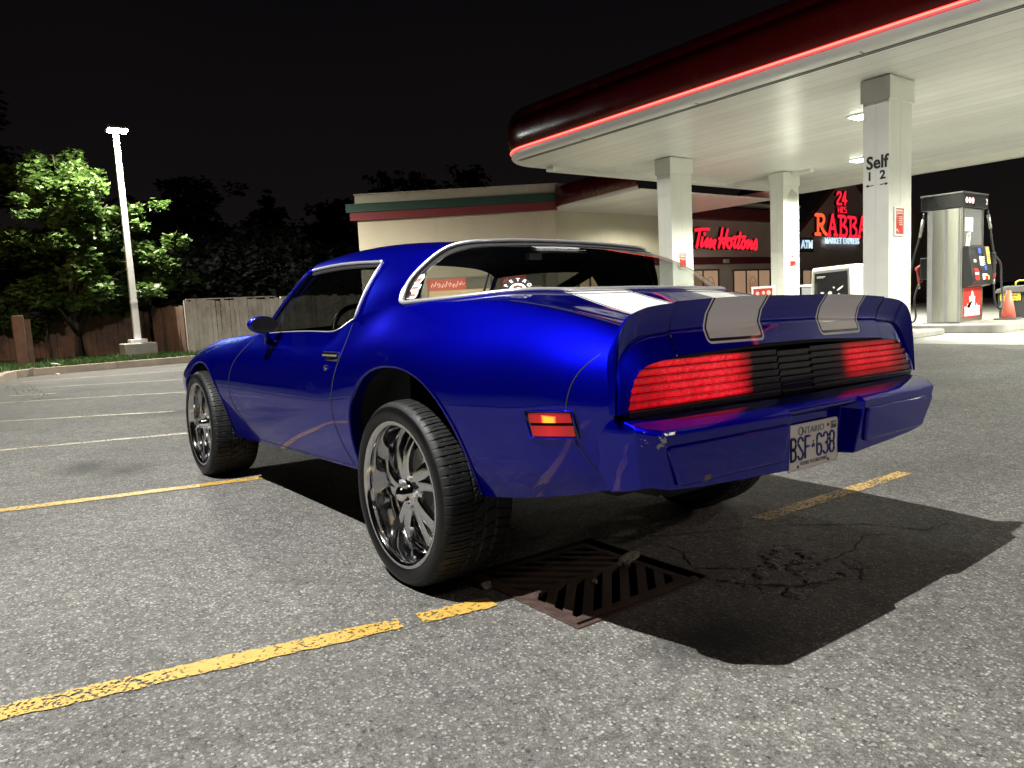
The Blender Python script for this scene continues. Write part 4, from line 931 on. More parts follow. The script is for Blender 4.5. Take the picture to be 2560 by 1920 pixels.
# windows in the angled wall and its return, seen through the car's cabin
def ch_window(s0, s1, z0, z1, script=True):
    f_ = MB()
    for a, b2 in ((s0-.05, s0), (s1, s1+.05)): ch_box(f_, a, b2, .002, .06, z0, z1)
    ch_box(f_, s0-.05, s1+.05, .002, .06, z1, z1+.06); ch_box(f_, s0-.05, s1+.05, .002, .06, z0-.06, z0)
    fo = f_.build('window', MAT['mullion_cream'], shop)
    zb = z0+(z1-z0)*.66
    g_ = MB(); ch_box(g_, s0, s1, .003, .010, z0, zb); g_.build('pane', MAT['window_interior'], fo)
    g_ = MB(); ch_box(g_, s0, s0+(s1-s0)*.62, .003, .012, zb+.002, z1); g_.build('banner', MAT['window_banner'], fo)
    g_ = MB(); ch_box(g_, s0+(s1-s0)*.62+.002, s1, .003, .012, zb+.002, z1); g_.build('upper_pane', MAT['window_grey'], fo)
    g_ = MB()
    for k in range(9):
        sa = s0+(s1-s0)*(.05+.06*k); zz = zb+(z1-zb)*(.45+.12*math.sin(k*1.9))
        g_.tube([P_ch(sa, .016, zz-.05), P_ch(sa+.05, .016, zz+.09), P_ch(sa+.10, .016, zz-.04), P_ch(sa+.16, .016, zz+.03)], .014, 5)
    for k in range(8):
        sa = s0+(s1-s0)*(.08+.11*k); zz = z0+(zb-z0)*(.25+.3*random.random()); ch_box(g_, sa, sa+.18, .013, .016, zz, zz+random.uniform(.05, .14))
    g_.build('banner_lettering', MAT['banner_script'], fo)
ch_window(2.40, 4.60, .9, 2.12); ch_window(5.05, 6.50, .9, 2.12)
window(-17.4, -16.25, .9, 2.0, 'window_interior', 2)

# ---- illuminated signs, each a thing of its own
TIM = [[(-23.06, 3.79), (-23.5, 3.84), (-23.94, 3.85)], [(-23.35, 3.76), (-23.23, 3.4), (-23.12, 3.09)], [(-23.65, 3.67), (-23.66, 3.61)], [(-23.51, 3.49), (-23.44, 3.27), (-23.43, 3.13), (-23.59, 3.21), (-23.85, 3.46), (-23.79, 3.27), (-23.74, 3.11), (-23.92, 3.27), (-24.08, 3.43), (-24.01, 3.23), (-23.98, 3.09), (-24.19, 3.29), (-24.35, 3.39), (-24.3, 3.23), (-24.21, 3.14), (-24.27, 3.05)], [(-24.9, 3.9), (-24.76, 3.48), (-24.6, 3.08)], [(-25.26, 3.85), (-25.08, 3.42), (-24.95, 3.08)], [(-24.64, 3.46), (-24.83, 3.45), (-25.2, 3.48), (-25.46, 3.46)], [(-24.78, 3.43), (-24.92, 3.23)], [(-25.48, 3.44), (-25.24, 3.37), (-25.21, 3.16), (-25.33, 3.07), (-25.5, 3.2), (-25.48, 3.43)], [(-25.48, 3.4), (-25.76, 3.55), (-25.81, 3.46), (-25.7, 3.23), (-25.71, 3.09), (-25.85, 3.15)], [(-26.18, 3.74), (-26.1, 3.44), (-25.95, 3.18), (-25.99, 3.06), (-26.19, 3.16)], [(-25.96, 3.55), (-26.54, 3.57)], [(-26.41, 3.43), (-26.24, 3.24), (-26.28, 3.05), (-26.45, 3.12), (-26.51, 3.33), (-26.41, 3.43)], [(-26.51, 3.3), (-26.76, 3.4), (-26.7, 3.21), (-26.67, 3.06), (-26.8, 3.21), (-26.99, 3.37), (-26.95, 3.18), (-26.97, 3.04), (-27.12, 3.17), (-27.32, 3.44), (-27.35, 3.25), (-27.32, 3.04), (-27.17, 3.04)]]
def sign_strokes(groups, wdt, y0, z0, X, face, name_face, par, d0=.02, d1=.14, retw=1.18):
    q = MB(); strokes(q, [[(a-y0, b-z0) for a, b in st] for st in groups], lambda a, b, c: (X-d0-c, a, b), wdt*retw, d1-d0, 5); q.build('letter_return', MAT['sign_return'], par)
    q = MB(); strokes(q, [[(a-y0, b-z0) for a, b in st] for st in groups], lambda a, b, c: (X-d1-.012-c, a, b), wdt, .02, 5); q.build(name_face, MAT[face], par)
ts = empty('script_sign', (17.6, -25.0, 3.38), 0, 'glowing red handwritten style sign on the brown shop wall', 'sign')
sign_strokes(TIM[:4], .135, -25.2, 3.4, 0, 'sign_red', 'first_word', ts); sign_strokes(TIM[4:], .135, -25.2, 3.4, 0, 'sign_red', 'second_word', ts)
RAB = {'two': [[(-34.49, 5.78), (-34.61, 5.9), (-34.83, 5.87), (-34.81, 5.72), (-34.56, 5.48), (-34.5, 5.32), (-34.89, 5.33)]],
'four': [[(-35.26, 5.32), (-35.28, 5.94)], [(-35.28, 5.94), (-35.01, 5.5)], [(-35.01, 5.5), (-35.42, 5.5)]],
'H': [[(-34.56, 5.16), (-34.6, 4.9)], [(-34.76, 5.17), (-34.78, 4.9)], [(-34.58, 5.02), (-34.77, 5.03)]],
'R': [[(-34.88, 4.9), (-34.89, 5.17)], [(-34.89, 5.17), (-35.01, 5.17), (-35.03, 5.08), (-34.91, 5.04)], [(-34.93, 5.04), (-35.05, 4.89)]],
'S': [[(-35.36, 5.18), (-35.19, 5.17), (-35.19, 5.07), (-35.36, 5.03), (-35.36, 4.91), (-35.17, 4.91)]]}
BIG = {'A1': [[(-34.04, 4.74), (-33.70, 3.78)], [(-34.06, 4.74), (-34.35, 3.79)], [(-33.8, 4.09), (-34.22, 4.1)], [(-33.58, 3.76), (-33.82, 3.76)], [(-34.2, 3.77), (-34.47, 3.76)]],
'B1': [[(-34.84, 4.70), (-34.82, 3.76)], [(-34.6, 4.71), (-34.86, 4.71)], [(-34.84, 4.70), (-35.2, 4.69), (-35.30, 4.52), (-35.04, 4.27)], [(-35.04, 4.27), (-35.40, 4.08), (-35.38, 3.83), (-35.2, 3.74), (-34.72, 3.74)]],
'B2': [[(-35.80, 4.68), (-35.79, 3.73)], [(-35.54, 4.69), (-35.8, 4.69)], [(-35.8, 4.68), (-36.22, 4.67), (-36.34, 4.50), (-36.04, 4.26)], [(-36.04, 4.26), (-36.38, 4.06), (-36.34, 3.8), (-36.13, 3.71), (-35.7, 3.71)]],
'A2': [[(-36.98, 4.72), (-36.66, 3.72)], [(-37.0, 4.72), (-37.32, 3.71)], [(-36.77, 4.08), (-37.18, 4.08)], [(-36.53, 3.71), (-36.78, 3.70)], [(-37.15, 3.70), (-37.45, 3.69)]]}
RB = [[(-32.69, 4.70), (-32.68, 3.81)], [(-32.44, 4.72), (-32.7, 4.71)], [(-32.45, 3.78), (-32.88, 3.78)], [(-32.70, 4.70), (-33.08, 4.70), (-33.24, 4.52), (-33.08, 4.27), (-32.8, 4.25)], [(-32.93, 4.25), (-33.17, 3.94), (-33.44, 3.78)]]
Xs = 17.45
rs = empty('market_sign', (Xs, -34.42, 4.36), 0, 'large red serif letters with 24 HRS above, on the brown gable', 'sign')
sign_strokes([s for k in ('two', 'four') for s in RAB[k]], .125, -35, 4.4, 0, 'sign_red', 'numeral_face', rs)
sign_strokes([s for k in 'HRS' for s in RAB[k]], .048, -35, 4.4, 0, 'sign_red', 'small_letter_face', rs)
sign_strokes([s for k in BIG for s in BIG[k]], .165, -35, 4.4, 0, 'sign_red', 'letter_face', rs)
sign_strokes(RB, .175, -35, 4.4, 0, 'sign_orange', 'orange_letter_face', rs)
q = MB(); place_text(q, 'MARKET EXPRESS', .44, (-.15, 0, -.94), (0, -1, 0), (0, 0, 1), .02, .004, .0, 'CENTER', .985); q.build('white_letter_face', MAT['sign_white'], rs)
at = empty('cash_machine_sign', (Xs, -31.0, 3.22), 0, 'small lit white ATM sign with blue emblem beside the patched column', 'sign')
q = MB(); q.box(-.12, -.01, -.78, .95, -.36, .34); q.build('sign_case', MAT['window_frame_dark'], at, bevel=.02)
q = MB(); q.box(-.132, -.121, .48, .90, -.25, .26); q.build('blue_emblem', MAT['sign_blue'], at, bevel=.01)
q = MB(); q.add([(-.134, .85, .2), (-.134, .60, .05), (-.134, .80, -.2), (-.134, .72, .1)], [(0, 1, 2, 3)]); q.build('emblem_mark', MAT['sign_white'], at, recalc=False)
q = MB(); place_text(q, 'ATM', .52, (-.140, -.14, 0), (0, -1, 0), (0, 0, 1), .006, .025, 0, 'CENTER', .95); q.build('letter_face', MAT['sign_white'], at)
# ================================================================ STREET LAMPS
def street_lamp(x, y, z0, h, label, power, lean=0.0, size=.12, col=(0.86, 0.97, 1.0), aim=None, spot=150, blend=.6, hd_dir=(-1, 0)):
    hx_, hy_ = hd_dir[0]*.30, hd_dir[1]*.30
    s_ = empty('street_lamp', (x, y, z0), 0, label, 'street lamp', 'lot lamps on square white poles')
    s_.rotation_euler = (0, lean, 0)
    q = MB(); q.box(-.42, .42, -.42, .42, -.1, .42); q.build('footing', MAT['concrete'], s_, bevel=.02)
    q = MB(); q.box(-.22, .22, -.22, .22, .421, .53); q.build('base_cover', MAT['pole_paint'], s_, bevel=.01)
    q = MB(); a, b_ = .085, .065; v = [(sx*r, sy*r, z) for r, z in ((a, .53), (b_, h)) for sx, sy in ((-1, -1), (1, -1), (1, 1), (-1, 1))]; q.add(v, [(0, 1, 5, 4), (1, 2, 6, 5), (2, 3, 7, 6), (3, 0, 4, 7), (4, 5, 6, 7)]); q.build('pole', MAT['pole_paint'], s_)
    q = MB(); q.box(-.09, .09, -.09, .09, 1.55, 1.62); q.build('pole_collar', MAT['pole_paint'], s_)
    q = MB(); q.box(-.50, .14, -.26, .26, h, h+.09) if hd_dir[1] == 0 else q.box(-.2, .2, -.62, .14, h, h+.09); hd = q.build('lamp_head', MAT['metal_grey'], s_, bevel=.02)
    q = MB(); q.box(-.17+hx_, .17+hx_, -.22+hy_, .22+hy_, h-.045, h-.002); q.build('lamp_lens', MAT['lamp_lens'], hd)
    ld = bpy.data.lights.new('lot_lamp', 'SPOT'); ld.energy = power; ld.color = col; ld.spot_size = math.radians(spot); ld.spot_blend = blend; ld.shadow_soft_size = size
    lo = bpy.data.objects.new('lamp_glow', ld); COL.objects.link(lo); lo.parent = s_; lo.location = (hx_, hy_, h-.12)
    if aim: lo.rotation_euler = Vector((aim[0], aim[1], -1)).to_track_quat('-Z', 'Y').to_euler()
    return s_
street_lamp(20.6, -1.92, .12, 6.25, 'lit lot lamp on a slim white pole in front of the maple tree', 6800, size=.10, col=(1.0, .965, .84), spot=172, blend=.35)
def arm_lamp(x, y, z0, h, dx, dy, label, power, col, size, spot):
    """tall dark pole with a flat head on an arm, out of the picture"""
    e_ = empty('street_lamp', (x, y, z0), 0, label, 'street lamp')
    q = MB(); q.cyl((0, 0, -.1), .25, .5, 20); q.build('footing', MAT['concrete'], e_)
    q = MB(); q.tube([(0, 0, .4), (0, 0, h-.2), (dx*.06, dy*.06, h+.05), (dx*.85, dy*.85, h+.12)], [.08, .06, .05, .035], 10); q.build('pole', MAT['plastic_grey'], e_, True)
    q = MB(); q.box(dx-.2, dx+.2, dy-.28, dy+.28, h+.08, h+.17); hd = q.build('lamp_head', MAT['metal_grey'], e_, bevel=.02)
    q = MB(); q.box(dx-.14, dx+.14, dy-.2, dy+.2, h+.06, h+.079); q.build('lamp_lens', MAT['lamp_lens'], hd)
    ld = bpy.data.lights.new('lot_lamp', 'SPOT'); ld.energy = power; ld.color = col; ld.spot_size = math.radians(spot); ld.spot_blend = .4; ld.shadow_soft_size = size
    lo = bpy.data.objects.new('lamp_glow', ld); COL.objects.link(lo); lo.parent = e_; lo.location = (dx, dy, h-.02)
arm_lamp(0.3, 6.6, .10, 8.2, 0, -2.1, 'lot lamp outside the picture, left of the blue car', 10600, (1.0, .98, .925), .04, 165)
arm_lamp(-16, -3.0, .05, 7.5, 1.8, 0, 'added warm fill lamp, unseen, far behind the photographer', 2000, (1.0, .76, .67), .15, 170)  # added fill light on a pole: lifts the rear faces and the car's shadow
# warm old street lamp out of frame on the left whose glow reaches the fence
ws = empty('street_lamp', (15.5, 6.5, .1), 0, 'old warm street lamp outside the picture, left of the verge', 'street lamp')
q = MB(); q.tube([(0, 0, 0), (0, 0, 4.6), (.25, -.4, 5.0), (.5, -.9, 5.0)], .07, 8); q.build('pole', MAT['metal_grey'], ws, True)
q = MB(); q.box(.35, .65, -1.3, -.8, 4.94, 5.04); q.build('lamp_head', MAT['metal_grey'], ws)
ld = bpy.data.lights.new('warm_lamp', 'SPOT'); ld.energy = 1000; ld.color = (1.0, .50, .22); ld.spot_size = math.radians(120); ld.spot_blend = .8; ld.shadow_soft_size = .2
lo = bpy.data.objects.new('lamp_glow', ld); COL.objects.link(lo); lo.parent = ws; lo.location = (.5, -1.05, 4.86); lo.rotation_euler = Vector((.95, -1.0, -.75)).to_track_quat('-Z', 'Y').to_euler()

# ================================================================ FENCES
def board_fence(name, p0, p1, z0, h, label, mat='fence_wood', lean=0.0, bw=.14, jitter=.012, cap=True, missing=()):
    p0, p1 = Vector(p0), Vector(p1); L_ = (p1-p0).length; d = (p1-p0)/L_; n_ = Vector((-d.y, d.x))
    e_ = empty(name, (p0.x, p0.y, z0), math.atan2(d.y, d.x), label, 'fence')
    q = MB(); k = 0; x = 0
    while x < L_:
        w_ = bw-.008; dz = random.uniform(-.02, .02)*2; o_ = random.uniform(-jitter, jitter)
        if k not in missing:
            v = [(x, o_, 0.02), (x+w_, o_, .02), (x+w_+random.uniform(-.01, .01), o_+lean, h+dz), (x+random.uniform(-.01, .01), o_+lean, h+dz)]
            q.add(v+[(a, b_+.02, c_) for a, b_, c_ in v], [(0, 1, 2, 3), (4, 7, 6, 5), (0, 4, 5, 1), (1, 5, 6, 2), (2, 6, 7, 3), (3, 7, 4, 0)])
        x += bw; k += 1
    q.build('boards', MAT[mat], e_)
    q = MB(); q.box(0, L_, .025, .065, .25, .34); q.box(0, L_, .025, .065, h-.30, h-.21); q.build('rail', MAT[mat], e_)
    if cap: q = MB(); q.box(-.02, L_*.97, -.03, .06, h+.02, h+.05); q.build('top_cap', MAT[mat], e_)
    q = MB(); q.box(-.06, .05, .02, .13, 0, h+.02); q.build('post', MAT[mat], e_)
    return e_
board_fence('wooden_fence', (19.75, -3.12), (19.6, -5.72), .10, 1.56, 'grey weathered board fence panel nearest the lamp post', bw=.13)
board_fence('wooden_fence', (19.58, -5.86), (19.4, -10.6), .10, 1.56, 'grey weathered board fence panel running behind the car', cap=False, bw=.145, jitter=.02)
board_fence('wooden_fence', (21.8, -2.6), (19.9, -3.05), .12, 1.42, 'short reddish fence return at the left end of the grey panels', 'fence_brown', cap=False)
board_fence('wooden_fence', (24.0, 3.0), (22.6, -2.6), .15, 1.30, 'low brown fence in the shade under the maple tree', 'fence_brown', cap=False, bw=.15)
board_fence('wooden_fence', (22.5, 8.0), (20.4, 2.05), .12, 1.35, 'brown fence panel at the far left edge', 'fence_brown', cap=False, bw=.15)
pb = empty('fence_pier', (19.7, 1.02, .12), 0, 'broad reddish brown wooden pier at the end of the low fence', 'fence post')
q = MB(); q.prism([(-.30, 0), (.24, 0), (.20, 1.30), (-.20, 1.32)], 'y', -.22, .02); q.build('pier', MAT['fence_brown'], pb, bevel=.01); q = MB(); q.prism([(-.14, .0), (.20, 0), (.18, 1.22), (-.12, 1.22)], 'y', -.36, -.225); q.build('side_board', MAT['fence_brown'], pb)

# ================================================================ TREES
rnd = random.Random(5)
def tree(name, x, y, z0, h, clumps, label, mat, leaf_s, nleaf, trunk_r=.16, seed=1, flat=.55, group=None):
    rr = random.Random(seed)
    e_ = empty(name, (x, y, z0), 0, label, 'tree', group)
    q = MB(); q.tube([(0, 0, -.1), (.05, .03, h*.25), (-.06, .05, h*.55), (.03, -.02, h*.85)], [trunk_r, trunk_r*.8, trunk_r*.5, trunk_r*.15], 9)
    for c in clumps:
        zc = max(h*.12, c[2]-h*.22); b0 = Vector((0.02, .02, min(zc, h*.8))); b1 = Vector(c[:3]); q.tube([b0, b0.lerp(b1, .5)+Vector((0, 0, .12)), b1], [trunk_r*.35, trunk_r*.2, .012], 6)
    q.build('trunk', MAT['bark'], e_, True, recalc=False)
    v = []; f = []
    tot = sum(c[3]**2 for c in clumps)
    for c in clumps:
        cx, cy, cz, cr = c[:4]; k = int(nleaf*c[3]**2/tot)
        subs = [(cx+rr.gauss(0, .55)*cr, cy+rr.gauss(0, .55)*cr, cz+rr.gauss(0, .34)*cr) for _ in range(6)]
        for _ in range(k):
            s_ = rr.choice(subs); a, b_ = rr.uniform(0, 6.283), rr.uniform(0, 1)**.5*cr*.46
            # layered sprays: leaves lie on drooping shelves
            px, py = s_[0]+b_*math.cos(a), s_[1]+b_*math.sin(a); pz = s_[2]+rr.gauss(0, .06)*cr-.45*(b_**2)/max(cr, .1)+rr.choice((0, -.16, .14))*cr
            sz = leaf_s*rr.uniform(.6, 1.25); th = rr.uniform(0, 6.283); ti, tj = rr.gauss(0, .45), rr.gauss(0, .45)
            e1 = Vector((math.cos(th), math.sin(th), ti)).normalized(); e2 = Vector((-math.sin(th), math.cos(th), tj)).normalized()
            o_ = Vector((px, py, pz)); n0 = len(v)
            for (u_, w_) in ((0, -.5), (.5, -.22), (.30, .12), (.46, .36), (.10, .30), (0, .62), (-.10, .30), (-.46, .36), (-.30, .12), (-.5, -.22)):
                p = o_+e1*u_*sz+e2*w_*sz; v.append((p.x, p.y, p.z-.10*sz*abs(u_)*2))
            f.append(tuple(range(n0, n0+10)))
    mobj('crown', v, f, MAT[mat], e_)
    return e_
maple = [(-1.0, .25, 5.75, .6), (-1.1, -.1, 5.2, .75), (-1.5, .55, 4.35, .9), (-1.3, -.95, 4.4, .75), (-1.6, 1.1, 3.5, .95), (-1.7, .2, 3.7, .8), (-1.5, -1.55, 4.0, .6), (-1.6, -.1, 2.75, .95), (-1.4, -1.9, 2.85, .85), (-1.6, -2.3, 2.35, .6),
         (-1.3, .9, 1.95, .7), (-1.6, -.55, 1.75, .8), (-1.2, -1.5, 1.6, .6), (-.5, .5, 5.0, .9), (0, -.6, 4.2, 1.1), (.2, .8, 3.3, 1.2), (0, -1.3, 2.6, 1.1), (.4, .3, 2.0, 1.2), (-.9, 1.7, 2.6, .7), (-.8, -.3, 5.7, .5), (-1.9, .75, 4.1, .5), (-2.0, 1.3, 3.7, .5)]
maple = [c for c in maple if c[1] < 1.05 and c[2] > 1.65]
tree('maple_tree', 22.9, -.75, .15, 5.6, maple, 'green maple tree lit by the lot lamp beside it', 'leaf_maple', .17, 14500, .17, 3)
low = [(0, -1.5, 1.45, .6), (.2, .6, 1.25, .6), (0, .2, 1.6, .7), (.2, -2.3, 1.7, .45), (.1, 1.2, 1.6, .6), (-.2, -.6, 1.8, .5)]
tree('bush', 23.0, .0, .1, 1.6, low, 'spreading dim green shrub hanging over the low brown fence', 'leaf_maple', .14, 3000, .06, 9)
big = [(0, 0, 7.5, 2.2), (-.5, 1.8, 6.2, 2.2), (-.6, -1.4, 6.8, 2.0), (0, .8, 9.3, 1.7), (-.4, 3.2, 5.0, 1.8), (-.6, 0, 4.6, 2.2), (-.6, 2.2, 3.3, 1.9), (-.2, -.6, 2.9, 1.8), (0, 1.6, 8.3, 1.6), (-.8, 4.2, 6.6, 1.4), (-.3, 4.4, 3.4, 1.5)]
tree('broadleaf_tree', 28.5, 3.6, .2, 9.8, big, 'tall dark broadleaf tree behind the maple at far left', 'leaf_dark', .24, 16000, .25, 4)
bg = []
def dark_tree(D, xpx, topz, wid, label, seed, kind='round'):
    """a silhouette tree D metres ahead; crown described by its own clumps"""
    return (D, xpx, topz, wid, label, seed, kind)
def far_tree(x, y, h, w_, label, seed, cone=False):
    rr = random.Random(seed); cl = []
    n_ = 15
    for k in range(n_):
        t_ = k/(n_-1); z = h*(.12+.84*t_); env = (1-t_)**.7 if cone else math.sin(math.pi*min(1, .25+.72*t_))**.6
        for s_ in range(2):
            cl.append((rr.uniform(-.3, .3)*w_, rr.uniform(-1, 1)*w_*.42*env, z+rr.uniform(-.05, .05)*h, w_*(.16+.22*env)*rr.uniform(.8, 1.15)))
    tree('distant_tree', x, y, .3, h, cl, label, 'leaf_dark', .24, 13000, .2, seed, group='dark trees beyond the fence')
far_tree(31, -6.3, 6.4, 3.9, 'tall round dark tree silhouette right of the lit maple', 21)
far_tree(31, -9.6, 6.1, 2.8, 'narrower dark tree silhouette right of the tallest round one', 22, True)
far_tree(30, -2.5, 5.2, 4.2, 'dark tree silhouette partly behind the lit maple crown', 23)
far_tree(33, -13.8, 6.4, 4.0, 'dark tree silhouette rising at the left end of the shop', 24)
far_tree(35, -17.5, 8.4, 4.2, 'dark pointed tree silhouette above the shop parapet', 25, True)
far_tree(36, -20.8, 8.8, 4.2, 'dark tree silhouette above the shop left of the canopy tip', 26, True)
far_tree(37, -24.6, 9.2, 4.6, 'dark tree silhouette behind the canopy tip', 27)
far_tree(29, -12.0, 3.4, 3.4, 'low dark shrubby tree behind the fence beside the shop', 28)
far_tree(28, -8.2, 4.2, 4.4, 'low dark tree filling the gap above the fence', 29)
far_tree(8, -58, 7.2, 9.0, 'distant dark tree line clump right of the fuel pump', 30)
far_tree(-2, -60, 8.4, 9.0, 'distant dark tree clump at the right edge', 31)
# ================================================================ CAR (own frame: x ahead, y left, z up, origin under rear axle)
BR = 0.0241
car = empty('parked_car', (0, .35*math.sin(BR), .35*(1-math.cos(BR))), 0, 'glossy blue two door muscle car with silver stripes and lit tail lamps', 'car')
car.rotation_euler = (BR, 0, 0)
PNT = MAT['car_paint']
def nspline(xs, ys, xq):
    xs = np.asarray(xs, float); ys = np.asarray(ys, float).reshape(len(xs), -1); n = len(xs); h = np.diff(xs)
    A = np.zeros((n, n)); B = np.zeros((n, ys.shape[1])); A[0, 0] = A[-1, -1] = 1
    for i in range(1, n-1):
        A[i, i-1] = h[i-1]; A[i, i] = 2*(h[i-1]+h[i]); A[i, i+1] = h[i]; B[i] = 6*((ys[i+1]-ys[i])/h[i]-(ys[i]-ys[i-1])/h[i-1])
    M = np.linalg.solve(A, B); xq = np.atleast_1d(xq).astype(float); k = np.clip(np.searchsorted(xs, xq)-1, 0, n-2)
    t = xq-xs[k]; hh = h[k]; a = ys[k]; b = (ys[k+1]-ys[k])/hh[:, None]-hh[:, None]*(2*M[k]+M[k+1])/6
    return a+b*t[:, None]+M[k]/2*(t**2)[:, None]+(M[k+1]-M[k])/(6*hh[:, None])*(t**3)[:, None]
# rows of control points: station x -> (y,z) from sill to belt
SIDE = {
-1.03: [(.805, .53), (.822, .60), (.832, .68), (.836, .75), (.826, .83), (.790, .905), (.720, .945)],
-.87: [(.815, .487), (.850, .56), (.868, .65), (.875, .74), (.866, .83), (.822, .915), (.730, .985)],
-.60: [(.838, .430), (.872, .52), (.895, .63), (.902, .74), (.888, .85), (.828, .955), (.725, 1.035)],
-.30: [(.860, .395), (.898, .50), (.927, .62), (.938, .74), (.919, .86), (.850, .970), (.742, 1.066)],
0.0: [(.866, .372), (.903, .49), (.932, .62), (.945, .74), (.930, .86), (.866, .970), (.775, 1.073)],
.20: [(.865, .362), (.901, .48), (.929, .61), (.940, .73), (.924, .85), (.872, .960), (.792, 1.070)],
.40: [(.860, .356), (.894, .47), (.922, .60), (.930, .71), (.913, .83), (.864, .940), (.803, 1.052)],
.62: [(.855, .352), (.886, .46), (.915, .585), (.922, .69), (.904, .80), (.860, .905), (.808, 1.018)],
.80: [(.851, .346), (.883, .45), (.912, .57), (.920, .67), (.901, .78), (.858, .880), (.804, .972)],
1.0: [(.849, .342), (.881, .445), (.910, .565), (.918, .665), (.900, .775), (.857, .872), (.801, .964)],
1.5: [(.846, .326), (.879, .43), (.910, .56), (.919, .66), (.901, .77), (.857, .868), (.799, .963)],
2.0: [(.846, .312), (.880, .42), (.914, .55), (.926, .66), (.906, .77), (.855, .868), (.788, .948)],
2.4: [(.860, .312), (.893, .42), (.928, .55), (.942, .66), (.916, .78), (.850, .868), (.770, .932)],
2.75: [(.870, .330), (.904, .43), (.938, .55), (.950, .66), (.921, .77), (.848, .862), (.758, .915)],
3.1: [(.860, .350), (.896, .44), (.928, .55), (.938, .64), (.906, .74), (.830, .835), (.738, .885)],
3.45: [(.800, .360), (.850, .44), (.882, .54), (.890, .62), (.864, .70), (.790, .785), (.700, .832)],
3.75: [(.700, .380), (.760, .45), (.800, .53), (.810, .60), (.790, .66), (.730, .72), (.650, .760)]}
DECK = {-1.03: [(.45, .934), (.20, .944), (0, .948)], -.87: [(.45, .974), (.20, .990), (0, .994)], -.60: [(.45, 1.038), (.20, 1.054), (0, 1.058)], -.30: [(.45, 1.112), (.20, 1.123), (0, 1.126)],
0.0: [(.45, 1.10), (.20, 1.12), (0, 1.125)], .2: [(.45, 1.10), (.20, 1.12), (0, 1.125)], .4: [(.45, 1.09), (.2, 1.11), (0, 1.115)], .62: [(.45, 1.06), (.2, 1.08), (0, 1.085)], .8: [(.45, 1.03), (.2, 1.05), (0, 1.05)],
1.0: [(.45, 1.02), (.2, 1.03), (0, 1.03)], 1.5: [(.45, 1.0), (.2, 1.01), (0, 1.01)], 2.0: [(.50, .975), (.25, .99), (0, .995)], 2.4: [(.50, .962), (.25, .972), (0, .975)], 2.75: [(.50, .945), (.25, .952), (0, .952)],
3.1: [(.50, .908), (.25, .915), (0, .915)], 3.45: [(.48, .850), (.25, .858), (0, .86)], 3.75: [(.42, .772), (.2, .776), (0, .776)]}
UP = {.0: [(.725, 1.155), (.640, 1.235), (.575, 1.285), (.450, 1.310), (.250, 1.319), (0, 1.322)],
.20: [(.735, 1.165), (.655, 1.250), (.590, 1.302), (.460, 1.331), (.250, 1.341), (0, 1.344)],
.62: [(.732, 1.160), (.640, 1.277), (.578, 1.334), (.455, 1.369), (.250, 1.381), (0, 1.385)],
1.0: [(.725, 1.130), (.636, 1.297), (.576, 1.350), (.455, 1.384), (.250, 1.397), (0, 1.400)],
1.4: [(.722, 1.120), (.632, 1.296), (.573, 1.345), (.455, 1.375), (.250, 1.388), (0, 1.391)],
1.75: [(.720, 1.115), (.625, 1.275), (.566, 1.320), (.455, 1.350), (.250, 1.366), (0, 1.370)],
2.0: [(.718, 1.105), (.620, 1.245), (.560, 1.290), (.455, 1.320), (.250, 1.335), (0, 1.340)]}
XS = sorted(SIDE); SA = np.array([SIDE[x] for x in XS]); DA = np.array([DECK[x] for x in XS])
XU = sorted(UP); UA = np.array([UP[x] for x in XU])
def rows_side(x): return nspline(XS, SA.reshape(len(XS), -1), x).reshape(-1, 7, 2)
def rows_deck(x): return nspline(XS, DA.reshape(len(XS), -1), x).reshape(-1, 3, 2)
def rows_up(x): return nspline(XU, UA.reshape(len(XU), -1), x).reshape(-1, 6, 2)
def smooth01(x, a, b): t = np.clip((x-a)/(b-a), 0, 1); return t*t*(3-2*t)
def sec_side(x, s):
    """point on the side skin at station x, s in [0,6]"""
    r = rows_side(x)[0]; wUp = smooth01(x, -.30, .45)*(1-smooth01(x, 1.85, 2.2)); d = rows_deck(x)[0][0]; up = r[6]+np.array([-.03, .10]); g = r[6]+(d-r[6])*.25; nx = g*(1-wUp)+up*wUp
    P = np.vstack([r, nx]); return nspline(np.arange(8), P, s)
def sec_deck(x, s):
    """s in [6,9]"""
    r = rows_side(x)[0]; d = rows_deck(x)[0]; P = np.vstack([r[5], r[6], d, d[1]*np.array([-1, 1])])
    return nspline(np.array([5, 6, 7.2, 8.2, 9, 9.8]), P, s)
def sec_up(x, s):
    """s in [6,12]"""
    r = rows_side(x)[0]; u = rows_up(x)[0]; P = np.vstack([r[5], r[6], u, u[4]*np.array([-1, 1])]); return nspline(np.array([5, 6, 7, 8, 8.6, 9.6, 10.9, 12, 13.1]), P, s)
